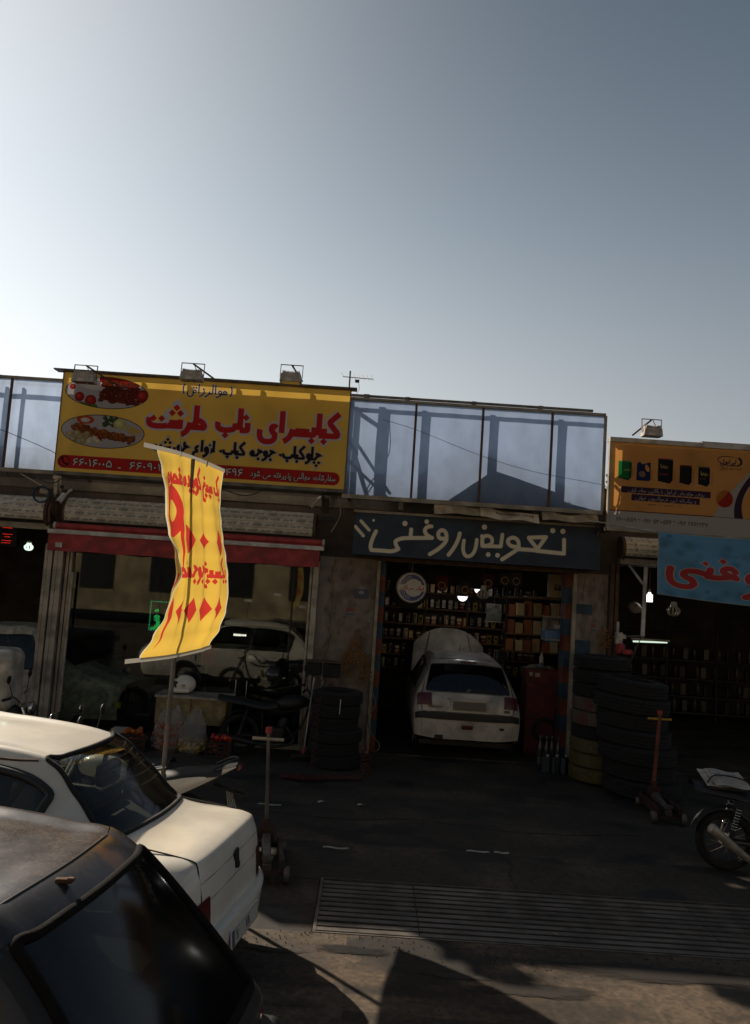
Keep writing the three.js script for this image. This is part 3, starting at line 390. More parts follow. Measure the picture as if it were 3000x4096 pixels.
signbox('blue_signbox', 'brighter pale blue translucent signbox at the left edge beside the yellow sign', -5.95, -4.82, 3.94, 5.3, 0.58, [-5.58], '#b6c8e8', 0.76, (t, h) => {
  many('back_post', [bar(V(0.05, -0.1, -0.25), V(0.05, h + 0.1, -0.25), 0.04), bar(V(0.3, -0.1, -0.25), V(0.3, h + 0.1, -0.25), 0.035)], M.steel, t); mesh('back_rail', bar(V(-0.3, h - 0.02, -0.25), V(1.1, h - 0.02, -0.25), 0.04), M.steel, t); mesh('stay', bar(V(0.5, 0, -0.05), V(0.5, 0, -0.5), 0.04), M.steel, t);
});
{ // hand-painted garage sign
  const t = thing('painted_sign', 'long dark blue sign with hand painted cream Persian lettering over the garage door', 'sign', [1.555, 3.0, 0.5]);
  const fx = (x) => (x - 100) * (1600 / 1482), Y = (x, y) => (y - 822 - (x - 100) * 0.0685) * (265 / 246);
  const map = canvasTex(1600, 265, (c, w, h) => {
    c.fillStyle = '#222f3d'; c.fillRect(0, 0, w, h); soil(c, w, h, 90, '16,20,28', 0.5, 90); soil(c, w, h, 60, '74,84,92', 0.2, 60);
    const letter = (s, wd) => { const q = s.replace(/(-?[\d.]+),(-?[\d.]+)/g, (_, a, b) => fx(+a).toFixed(1) + ',' + Y(+a, +b).toFixed(1)), id = (k) => k; strokes(c, q, wd + 7, 'rgba(184,170,146,0.35)', id, id); strokes(c, q, wd, '#cdc0a4', id, id); };
    letter('M1361,990 L1364,1072 L1197,1054 M1150,976 L1252,974 L1200,1050 M1150,980 L1206,1046 M1200,1052 L1092,1044 M1090,1046 Q1098,980 1052,976 Q1014,984 1030,1012 Q1046,1034 1088,1030 M1088,1042 Q1060,1064 996,1104', 24);
    letter('M990,958 L984,1028 L876,1026 L868,966 M872,1022 Q862,966 898,964 Q936,970 930,1004 Q924,1024 872,1024 M838,988 Q836,1090 784,1086 Q750,1070 762,992', 22);
    letter('M734,950 Q728,1010 674,1076 M656,988 Q660,932 624,930 Q596,942 610,972 Q622,986 654,978 M656,990 Q640,1030 562,1072', 24);
    letter('M562,908 Q530,906 524,930 Q524,958 570,976 L440,976 L442,926 M440,976 Q372,974 352,996 Q352,1016 372,1040 Q340,1060 300,1052 L212,1046 Q192,1020 232,936', 24);
    letter('M106,906 L158,962 M138,874 L190,928', 19);
    for (const [x, y, r] of [[1291, 936, 17], [1352, 940, 17], [911, 1076, 15], [967, 1080, 15], [880, 913, 17], [532, 880, 15], [402, 890, 17], [213, 871, 9]]) { c.fillStyle = '#cdc0a4'; c.beginPath(); c.arc(fx(x), Y(x, y), r, 0, 7); c.fill(); }
    c.strokeStyle = 'rgba(120,100,80,0.5)'; c.lineWidth = 1.5; for (let i = 0; i < 30; i++) { const x = rnd() * w, y = rr(120, 200); c.beginPath(); c.moveTo(x, y); c.lineTo(x + rr(-2, 2), y + rr(10, 50)); c.stroke(); }
  });
  mesh('sign_face', grid(50, 8, (u, v) => V(lerp(-1.85, 1.85, u), 0.625 * v + 0.0, 0.004 * Math.sin(u * 40) * Math.sin(v * 4))), mat('#ffffff', 0.7, { map }), t);
  mesh('sign_body', box(-1.848, 1.848, 0.002, 0.62, -0.2, -0.006), M.blue, t);
  many('top_tray', [box(-1.87, 1.87, 0.628, 0.645, -0.5, 0.02), box(-1.87, 1.87, 0.646, 0.665, 0.0, 0.022)], M.beige, t);
}
for (const [x0, x1, y0, y1, rz, l, txt] of [[0.87, 1.66, 3.665, 3.83, 0.02, 'folded cardboard sheet at the left, lying on the painted sign', 0], [1.55, 2.42, 3.655, 3.82, -0.03, 'cardboard sheet with upside down lettering lying on the painted sign', 1], [2.46, 3.29, 3.67, 3.82, 0.01, 'bent cardboard sheet at the right end of the painted sign', 0]]) {
  const w = x1 - x0, cm = txt ? mat('#ffffff', 0.95, { map: canvasTex(512, 128, (c, cw, ch) => { c.fillStyle = '#c4b59c'; c.fillRect(0, 0, cw, ch); soil(c, cw, ch, 30, '70,55,40', 0.3, 60); c.save(); c.translate(470, 22); c.rotate(Math.PI); c.fillStyle = '#3d342c'; c.font = 'bold 46px sans-serif'; c.fillText('TYRE CHANGER', 0, 0); c.restore(); }) }) : M.card;
  one('cardboard_sheet', [grid(24, 6, (u, v) => V(x0 + u * w, y0 + 0.012 * Math.sin(u * 9 + x0 * 5) + v * (y1 - y0) * (0.85 + 0.15 * Math.sin(u * 5 + x0)) + rz * u, 0.76 - v * 0.1 + 0.02 * Math.sin(u * 12))), grid(12, 4, (u, v) => V(x0 + u * w, y1 - 0.03 + rz * u - 0.05 * v, 0.65 - v * 0.4))], cm, l, 'cardboard');
}
{ // orange motor oil sign
  const t = thing('oil_signboard', 'orange motor oil signboard with five oil cans and a white phone number strip', 'signboard', [3.42, 3.607, 0.8]);
  const map = canvasTex(1600, 676, (c, w, h) => {
    const k = 0.764, X = (x) => (x - 248) * k, Y = (x, y) => (y - 425 - 0.064 * (x - 250)) * k;
    c.fillStyle = '#d99a55'; c.fillRect(0, 0, w, h); soil(c, w, h, 40, '90,50,10', 0.15, 200);
    c.fillStyle = '#b4aca4'; c.fillRect(0, Y(250, 1122), w, h); c.fillStyle = '#5c2c1c'; c.fillRect(0, Y(250, 1118), w, 7);
    c.fillStyle = '#b0a89e'; c.beginPath(); c.moveTo(X(1310), Y(1310, 1190)); c.quadraticCurveTo(X(1420), Y(1420, 980), X(1700), Y(1700, 720)); c.lineTo(X(2400), Y(2400, 760)); c.lineTo(X(2400), Y(2400, 1260)); c.lineTo(X(1310), Y(1310, 1190)); c.fill();
    c.fillStyle = '#3c2838'; c.beginPath(); c.moveTo(X(1530), Y(1530, 1210)); c.quadraticCurveTo(X(1490), Y(1490, 960), X(1740), Y(1740, 720)); c.lineTo(X(1800), Y(1800, 760)); c.quadraticCurveTo(X(1540), Y(1540, 960), X(1620), Y(1620, 1215)); c.fill();
    c.fillStyle = '#d99a55'; c.beginPath(); c.moveTo(X(1620), Y(1620, 1215)); c.quadraticCurveTo(X(1545), Y(1545, 960), X(1800), Y(1800, 770)); c.lineTo(X(2500), Y(2500, 800)); c.lineTo(X(2500), Y(2500, 1200)); c.fill();
    const can = (x0, x1, y0, y1, f, s, top) => { const a = X(x0), b = X(x1), p = Y(x0, y0), q = Y(x0, y1), m = a + (b - a) * 0.78; c.fillStyle = f; c.fillRect(a, p, m - a, q - p - 14); c.fillStyle = s; c.beginPath(); c.moveTo(m, p); c.lineTo(b, p + 6); c.lineTo(b, q - 26); c.lineTo(m, q); c.lineTo(a, q - 16); c.lineTo(m, q - 16); c.fill(); c.fillStyle = top; c.fillRect(a, p - 8, b - a, 9); };
    can(325, 462, 630, 818, '#1d6b34', '#124a25', '#4c8a58'); can(732, 886, 605, 850, '#1c1a1c', '#121012', '#a85050'); can(957, 1082, 676, 866, '#231f1c', '#151210', '#5c2a20'); can(1148, 1266, 690, 882, '#1c1a1c', '#121012', '#6a5a50');
    c.fillStyle = '#17284c'; c.beginPath(); c.moveTo(X(516), Y(516, 655)); c.lineTo(X(532), Y(532, 636)); c.lineTo(X(556), Y(556, 640)); c.lineTo(X(566), Y(566, 660)); c.lineTo(X(655), Y(655, 640)); c.lineTo(X(660), Y(660, 820)); c.lineTo(X(640), Y(640, 832)); c.lineTo(X(514), Y(514, 822)); c.fill(); c.fillStyle = '#d99a55'; c.beginPath(); c.ellipse(X(622), Y(622, 700), 15, 30, -0.4, 0, 7); c.fill(); c.fillStyle = '#8a6a60'; c.beginPath(); c.ellipse(X(572), Y(572, 760), 28, 24, 0.4, 0, 7); c.fill();
    c.fillStyle = '#b8a23c'; for (const [x, y] of [[745, 660], [1160, 735]]) fa(c, 'رونیا', X(x + 90), Y(x, y + 26), 26, '#c9b04a', { width: 62 }); c.fillStyle = '#6b3420'; c.fillRect(X(748), Y(748, 750), 66, 14); c.fillRect(X(1165), Y(1165, 800), 46, 10); fa(c, 'نفت', X(442), Y(400, 722), 26, '#8ea84a', { width: 46 });
    for (const [x, y, s] of [[476, 780, 90], [672, 820, 110], [905, 850, 140], [1100, 870, 140], [1290, 880, 140]]) { c.save(); c.translate(X(x), Y(x, y)); c.rotate(-Math.PI / 2); fa(c, 'روغن موتور بنزینی', s * k, 0, 11, '#8f3a1c', { width: s * k, pen: 7 }); c.restore(); }
    const barT = (x0, x1, y0, hh, s, wd) => { c.save(); c.translate(X(x0), Y(x0, y0)); c.rotate(0.004); c.fillStyle = '#3b2740'; c.fillRect(0, 0, (x1 - x0) * k, hh * k); fa(c, s, (x1 - x0) * k * 0.5 + wd * 0.5, hh * k * 0.72, 30, '#b9a796', { width: wd, pen: 6.5 }); c.restore(); };
    barT(362, 1280, 880, 64, 'روغن موتورهای ایرانول با بالاترین سطح کیفی', 600); barT(470, 1170, 962, 64, 'و پیشرفته ترین فرمولاسیون جهانی', 480);
    c.fillStyle = '#35221f'; c.font = '26px sans-serif'; [...'www.iranol.ir'].forEach((ch, i) => c.fillText(ch, X(638) + i * 21.6, Y(700, 1084)));
    c.fillStyle = '#a8281c'; c.beginPath(); c.arc(X(1425), Y(1425, 1012), 66, 0, 7); c.fill(); c.fillStyle = '#c2a43a'; for (let i = 0; i < 9; i++) for (let j = 0; j < 9; j++) if (i + j < 10) { c.fillRect(X(1330) + i * 11, Y(1330, 925) + j * 12, 8 - i * 0.4, 9 - j * 0.4); }
    c.strokeStyle = '#2a2432'; c.lineWidth = 6; c.beginPath(); c.ellipse(X(1470), Y(1470, 628), 96, 34, 0.1, 0, 7); c.stroke(); c.fillStyle = '#2a2432'; c.beginPath(); c.ellipse(X(1540), Y(1540, 632), 44, 38, 0.1, -1.3, 1.5); c.fill(); c.fillStyle = '#d99a55'; c.beginPath(); c.ellipse(X(1500), Y(1500, 630), 58, 31, 0.1, 0, 7); c.fill();
    fa(c, 'ایرانول', X(1535), Y(1450, 652), 34, '#2a2432', { width: 130, pen: 11 }); fa(c, 'شرکت نفت ایرانول', X(1590), Y(1480, 712), 24, '#4a3028', { width: 170, pen: 6 });
    num(c, '۶۶۰۰۱۸۵۹', X(318), Y(318, 1232), 30, '#4b302a', { width: 158, pen: 6.5 }); num(c, '-', X(545), Y(545, 1236), 30, '#4b302a', {}); num(c, '۰۹۱۲ ۵۳۰۰۵۴۴', X(592), Y(592, 1252), 30, '#4b302a', { width: 228, pen: 6.5 }); num(c, '-', X(905), Y(905, 1256), 30, '#4b302a', {}); num(c, '۰۹۱۲ ۲۷۶۲۲۳۷', X(950), Y(950, 1276), 30, '#4b302a', { width: 238, pen: 6.5 });
  });
  mesh('sign_face', grid(30, 12, (u, v) => V(3.0 * u, 1.29 * v, 0.004 * Math.sin(u * 30) * Math.sin(v * 3))), clothLit(map, 0.45, { roughness: 0.97 }), t);
  mesh('top_cap', box(-0.03, 1.33, 1.29, 1.355, -0.12, 0.02), M.alu, t); mesh('top_cap', box(1.325, 3.05, 1.285, 1.365, -0.12, 0.026), M.alu, t);
  mesh('frame_side', box(-0.03, 0, -0.02, 1.29, -0.055, 0.012), M.beige, t); mesh('bottom_rail', box(-0.03, 3.0, -0.03, -0.002, -0.12, 0.012), M.beige, t);
  mesh('back_board', box(0.055, 3.0, 0.02, 1.27, -0.13, -0.1), M.beige, t); many('back_strut', [bar(V(-0.04, 0.25, -0.1), V(0.1, 0.34, -0.1), 0.02), bar(V(-0.02, 0.72, -0.1), V(0.1, 0.6, -0.1), 0.05), bar(V(-0.02, 0.78, -0.1), V(0.1, 0.86, -0.1), 0.06)], M.steel, t);
  many('stay', [bar(V(0.1, 0, -0.1), V(0.1, 0, -0.8), 0.04), bar(V(2.4, 0, -0.1), V(2.4, 0, -0.8), 0.04)], M.steel, t);
  mesh('roof_strip', box(1.35, 3.1, 1.37, 1.39, -0.3, -0.05), M.rust, t);
}
{ // blue cloth banner under the orange sign
  const map = canvasTex(1400, 1024, (c, w, h) => {
    c.fillStyle = '#5c8cac'; c.fillRect(0, 0, w, h); soil(c, w, h, 70, '24,40,52', 0.3, 120); soil(c, w, h, 30, '130,150,160', 0.16, 140);
    const s = 'M285,600 Q230,900 470,870 Q600,840 520,740 Q380,700 470,620 Q560,590 700,650 L720,560 M700,670 Q820,690 940,640 L1010,660 M1010,560 Q960,470 880,540 Q830,600 1000,640 M1290,720 Q1300,560 1190,600 Q1110,680 1200,720 Q1260,740 1290,700 Q1310,820 1120,930', sc = (x) => x * 0.93 - 128, sy = (y) => y * 1.0 - 30;
    const d = [[665, 470, 40], [880, 410, 46]], dia = (e) => { for (const [x, y, r] of d) { c.beginPath(); dots(c, 1, sc(x), sy(y), 1, r + e); c.fill(); } };
    strokes(c, s, 104, '#a79a90', sc, sy); c.fillStyle = '#a79a90'; dia(14); strokes(c, s, 80, '#a3393c', sc, sy); c.fillStyle = '#a3393c'; dia(0);
    c.strokeStyle = '#8b8f90'; c.lineWidth = 14; c.strokeRect(4, 4, w + 40, h - 8);
    c.strokeStyle = 'rgba(20,24,28,0.5)'; c.lineWidth = 2; for (let i = 0; i < 18; i++) { let x = rr(30, 140), y = rr(520, 960); c.beginPath(); c.moveTo(x, y); for (let k = 0; k < 5; k++) c.lineTo(x += rr(-14, 14), y += rr(-10, 16)); c.stroke(); }
  });
  const t = thing('cloth_banner', 'blue cloth banner with big red Persian lettering hanging under the orange sign', 'banner', [4.11, 3.6, 0.85]);
  mesh('cloth', grid(60, 40, (u, v) => { const f = 1 - v, dr = Math.exp(-Math.pow((u * 1.5 - f * 1.25) * 3.2, 2)), d2 = Math.exp(-Math.pow((u * 1.2 - f * 1.9 + 0.55) * 4, 2)); return V(1.95 * u + 0.03 * f, -(0.9 + 0.1 * u) * f - 0.02 * Math.sin(u * 3), 0.05 * dr * (1 - u * 0.5) + 0.03 * d2 + 0.015 * Math.sin(u * 6 + f * 3)); }), clothLit(map, 0.2), t);
  mesh('cord', tube([V(-0.02, 0, 0), V(-0.3, 0.03, 0.0), V(-0.75, 0.08, -0.02), V(-1.0, 0.1, -0.05)], 0.006, 24, 5), M.white, t);
}
{ // red awning over the restaurant front
  const t = thing('awning', 'rolled dark red awning with a white ribbed front bar over the restaurant glass', 'awning', [-2.78, 2.76, 0.55]);
  mesh('roller', rod(V(-1.96, 0.375, -0.05), V(2.03, 0.375, -0.05), 0.045, 0.045, 18), M.red, t); many('roller_end', [rod(V(-1.99, 0.375, -0.05), V(-1.955, 0.375, -0.05), 0.052), rod(V(2.03, 0.375, -0.05), V(2.06, 0.375, -0.05), 0.052)], M.white, t);
  mesh('upper_cloth', grid(30, 4, (u, v) => V(lerp(-1.96, 2.03, u), 0.31 + 0.06 * v, -0.02 - 0.03 * v)), M.red, t);
  mesh('front_bar', [box(-2.05, 2.06, 0.253, 0.315, -0.02, 0.03, 0.006), box(-2.05, 2.06, 0.268, 0.274, 0.028, 0.034), box(-2.05, 2.06, 0.29, 0.296, 0.028, 0.034)], M.white, t);
  mesh('valance', grid(80, 8, (u, v) => V(lerp(-2.04, 2.0, u), 0.255 * v - 0.006 * Math.sin(u * 30), 0.008 * Math.sin(u * 24 + v) * (1 - v) + 0.02 * Math.exp(-Math.pow((u - 0.08 - (1 - v) * 0.12) * 14, 2)))), M.red, t);
  mesh('label_tag', bx(0.1, 0.07, 0.006, -1.86, 0.085, 0.036), M.white, t); many('arm', [bar(V(-1.98, 0.3, -0.05), V(-1.98, 0.3, -0.52), 0.03), bar(V(2.04, 0.3, -0.05), V(2.04, 0.3, -0.52), 0.03)], M.steel, t);
}
{ // advertising flag on a pole
  const t = thing('advertising_flag', 'tall yellow advertising flag with red Persian prices on a steel pole', 'flag', [-1.675, 0, 5.05]);
  mesh('pole', rod(V(-0.02, 0.02, 0.03), V(0, 3.62, 0), 0.021, 0.019, 14), M.steel, t); mesh('pole_socket', rod(V(-0.02, 0.0, 0.03), V(-0.018, 0.84, 0.025), 0.03, 0.03, 14), M.steel, t);
  mesh('pole_clamp', [rod(V(-0.13, 0.88, 0.05), V(0.0, 0.9, 0.02), 0.017), rod(V(-0.13, 0.8, 0.05), V(-0.11, 0.93, 0.05), 0.022)], M.chrome, t);
  const map = canvasTex(1000, 1140, (c, w, h) => {
    c.fillStyle = '#e3bc50'; c.fillRect(0, 0, w, h); soil(c, w, h, 40, '150,105,40', 0.14, 120); const R = '#c93a30';
    fa(c, 'یک سیخ کوبیده مخصوص', 960, 165, 118, R, { width: 900, pen: 12 });
    c.fillStyle = R; c.beginPath(); c.ellipse(190, 330, 118, 150, 0, 0, 7); c.ellipse(205, 330, 50, 62, 0, 0, 7); c.fill('evenodd'); c.beginPath(); c.moveTo(268, 380); c.lineTo(306, 330); c.quadraticCurveTo(310, 500, 262, 690); c.quadraticCurveTo(280, 500, 268, 380); c.fill();
    c.beginPath(); for (const x of [440, 650, 880]) dots(c, 1, x, 480, 1, 84); c.fill();
    fa(c, 'یک سیخ جوجه مخصوص', 960, 690, 118, R, { width: 900, pen: 11 });
    c.beginPath(); for (const x of [330, 500, 690, 860]) dots(c, 1, x, 890, 1, 74); c.fill(); c.beginPath(); c.moveTo(180, 810); c.quadraticCurveTo(250, 880, 190, 960); c.quadraticCurveTo(170, 1060, 120, 1096); c.quadraticCurveTo(160, 1010, 150, 930); c.quadraticCurveTo(140, 860, 180, 810); c.fill();
    c.fillStyle = '#d8d2c0'; c.fillRect(0, 0, 14, h); c.fillRect(w - 10, 0, 10, h); c.strokeStyle = 'rgba(110,70,20,0.35)'; c.lineWidth = 1.5; for (let i = 0; i < 40; i++) { const x = rnd() * w, y = rnd() * h; c.beginPath(); c.moveTo(x, y); c.lineTo(x + rr(-30, 30), y + rr(-12, 12)); c.stroke(); }
  });
  const lath = mat('#b4aea3', 0.95, { transmission: 0.35, thickness: 0, specularIntensity: 0.3 }), cloth = (u, v) => { // u from the road end to the shop end, v from the bottom up
    const f = 1 - v, z = lerp(0.78, -0.74, u), top = V(-0.105 + 0.24 * u - 0.035 * Math.sin(u * Math.PI), 3.575 + 0.045 * u + 0.03 * Math.sin(u * 3.14), z), bot = V(-0.095 + 0.235 * u, 1.91 - 0.015 * u - 0.02 * Math.sin(u * 3.14), z);
    const p = top.lerp(bot, f), tab = (k) => { const q = Math.max(0, Math.min(0.9999, f)) * 10, i = Math.floor(q), w = q - i, h = w * w * (3 - 2 * w); return lerp(k[i], k[i + 1], h); };
    const eL = tab([0, 0.045, 0.08, 0.085, 0.11, 0.19, 0.225, 0.175, 0.15, 0.08, 0]), eR = tab([0, 0, 0.015, 0.045, 0.075, 0.115, 0.145, 0.155, 0.14, 0.09, 0]), eM = tab([0, 0.01, 0.03, 0.05, 0.07, 0.09, 0.1, 0.1, 0.08, 0.05, 0]);
    p.x += (u < 0.47 ? lerp(eL, eM, u / 0.47 * (2 - u / 0.47)) : lerp(eM, eR, Math.pow((u - 0.47) / 0.53, 1.5)));
    p.x += (0.024 * Math.sin(u * 24 + f * 1.2) + 0.01 * Math.sin(u * 41 + 1)) * Math.min(1, f * 4) * Math.min(1, (1 - f) * 2.5) + 0.03 * Math.exp(-Math.pow((u - 0.7 - 0.12 * f) * 16, 2)) * Math.min(1, f * 5) * (1 - 0.6 * f);
    p.z -= 0.1 * Math.exp(-Math.pow((f - 0.57) * 5, 2)) * Math.exp(-u * 9) * 1.2;
    return p;
  };
  mesh('cloth', grid(90, 110, cloth), clothLit(map, 0.58, { roughness: 0.98 }), t);
  mesh('top_lath', grid(20, 2, (u, v) => { const p = cloth(u * 1.2 - 0.2, 1); return V(p.x + 0.012, p.y + 0.024 - 0.036 * (1 - v), p.z); }), lath, t); mesh('bottom_lath', grid(20, 2, (u, v) => { const p = cloth(u * 1.18 - 0.18, 0); return V(p.x + 0.015, p.y - 0.03 + 0.034 * v, p.z); }), lath, t);
  many('top_spike', [rod(V(-0.05, 3.6, 0.25), V(-0.075, 3.83, 0.24), 0.006, 0.004, 6), rod(V(0.06, 3.6, -0.3), V(0.09, 3.86, -0.31), 0.006, 0.004, 6)], M.beige, t);
}
// ---------------------------------------------------------------- cars: a body surface from cross sections, cut into panels and panes
const cr = (a, b, c, d, t) => 0.5 * (2 * b + (c - a) * t + (2 * a - 5 * b + 4 * c - d) * t * t + (3 * b - a - 3 * c + d) * t * t * t);
function surface(st) { // st[i] = list of [x, y, z], centre line last; S(u, v): u along the stations, v from the centre (0) to the sill (n), negative v mirrors
  const n = st[0].length - 1, at = (i, j, k) => { i = Math.max(0, Math.min(st.length - 1, i)); if (j > n) return (k === 2 ? -1 : 1) * st[i][2 * n - j][k]; return st[i][Math.max(0, j)][k]; };
  return (u, v) => {
    const s = v < 0 ? -1 : 1, w = n - Math.abs(v), i = Math.min(st.length - 2, Math.floor(u)), j = Math.min(n - 1, Math.floor(w)), a = u - i, b = w - j, o = [0, 0, 0];
    for (let k = 0; k < 3; k++) { const r = []; for (let q = -1; q < 3; q++) r.push(cr(at(i + q, j - 1, k), at(i + q, j, k), at(i + q, j + 1, k), at(i + q, j + 2, k), b)); o[k] = cr(r[0], r[1], r[2], r[3], a); }
    return V(o[0], o[1], s * o[2]);
  };
}
function patch(S, u0, u1, v0, v1, off = 0, nu = 10, nv = 10) {
  const e = 0.01, nrm = (u, v) => V().subVectors(S(u + e, v), S(u - e, v)).cross(V().subVectors(S(u, v + e), S(u, v - e))).normalize();
  const g = grid(nu, nv, (a, b) => { const u = lerp(u0, u1, a), v = lerp(v0, v1, b), p = S(u, v); if (off) p.addScaledVector(nrm(u, v), off * (nrm(u, v).dot(V(0, 0.3, 0).add(V(0, p.y - 0.6, p.z))) > 0 ? 1 : -1)); return p; });
  const N = g.attributes.normal; for (let i = 0; i < N.count; i++) { const u = lerp(u0, u1, g.attributes.uv.getX(i)), v = lerp(v0, v1, g.attributes.uv.getY(i)), q = nrm(u, v); if (q.dot(V(N.getX(i), N.getY(i), N.getZ(i))) < 0) q.negate(); N.setXYZ(i, q.x, q.y, q.z); }
  return g;
}
function seamPts(S, pts, off = 0.004) { return pts.map(([u, v]) => S(u, v)); }
function gasket(S, u0, u1, v0, v1, r, c = 0.06, n = 160) { // rubber bead round a pane: straight runs, rounded corners
  const pts = [], cu = (u1 - u0) * c, cv = (v1 - v0) * c, add = (a, b) => pts.push(S(a, b)), run = (a, b, p, q, k) => { for (let i = 0; i <= k; i++) add(lerp(a, p, i / k), lerp(b, q, i / k)); };
  run(u0 + cu, v0, u1 - cu, v0, 9); add(u1 - cu * 0.3, v0 + cv * 0.3); run(u1, v0 + cv, u1, v1 - cv, 12); add(u1 - cu * 0.3, v1 - cv * 0.3); run(u1 - cu, v1, u0 + cu, v1, 9); add(u0 + cu * 0.3, v1 - cv * 0.3); run(u0, v1 - cv, u0, v0 + cv, 12); add(u0 + cu * 0.3, v0 + cv * 0.3);
  return new THREE.TubeGeometry(new THREE.CatmullRomCurve3(pts, true, 'centripetal'), n, r, 7, true);
}
const seam = (S, pts, r = 0.004) => tube(pts.map(([u, v]) => S(u, v)), r, pts.length * 6, 5);
function wheel(t, x, z, r = 0.3) {
  const g = mesh('tyre', mv(lathe([[r * 0.62, -0.09], [r * 0.93, -0.095], [r, -0.07], [r, 0.07], [r * 0.93, 0.095], [r * 0.62, 0.09]], 32), x, r, z, Math.PI / 2), M.rubber, t);
  mesh('rim', mv(lathe([[0.02, -0.07], [r * 0.3, -0.06], [r * 0.6, -0.05], [r * 0.63, -0.085]], 24), x, r, z, z > 0 ? -Math.PI / 2 : Math.PI / 2), M.alu, t); return g;
}
const seatM = worn('#4a4742', '#35332f', 0.5, {}, [0.9, 1], 0.002, 51), trimM = mat('#171615', 0.55);
function cabin(t, x0, x1, w, y) { // seats seen through the panes
  for (const [x, h] of [[x0, 0.42], [x1, 0.46]]) for (const z of [-0.36, 0.36]) { mesh('seat', [bx(0.16, h, 0.52, x, y + h / 2, z, 0.06, 0, 0, -0.16), bx(0.5, 0.14, 0.52, x - 0.3, y - 0.02, z, 0.05)], seatM, t); mesh('headrest', bx(0.09, 0.17, 0.26, x + 0.09, y + h + 0.1, z, 0.04), seatM, t); }
  mesh('cabin_floor', box(x1 - 1.2, x0 + 0.5, 0.22, 0.26, -w, w), trimM, t); mesh('dashboard', bx(0.3, 0.26, 2 * w - 0.1, x1 - 0.85, y + 0.12, 0, 0.06), trimM, t); mesh('parcel_shelf', box(x0 + 0.06, x0 + 0.55, y + 0.26, y + 0.28, -w + 0.12, w - 0.12), trimM, t);
}
const hazyGlass = mat('#b6bab2', 0.16, { transmission: 1, thickness: 0, roughnessMap: tex(128, 128, (u, v) => 0.3 + 0.7 * fbm(u * 4, v * 4, 4, 151, 4), false) }), whiteCar = worn('#d6d0c4', '#cbc4b7', 1.5, { clearcoat: 0.6, clearcoatRoughness: 0.12 }, [0.4, 0.55], 0.0004, 53), lampRed = mat('#4c0a0c', 0.3), plateM = mat('#cfcdc6', 0.5);
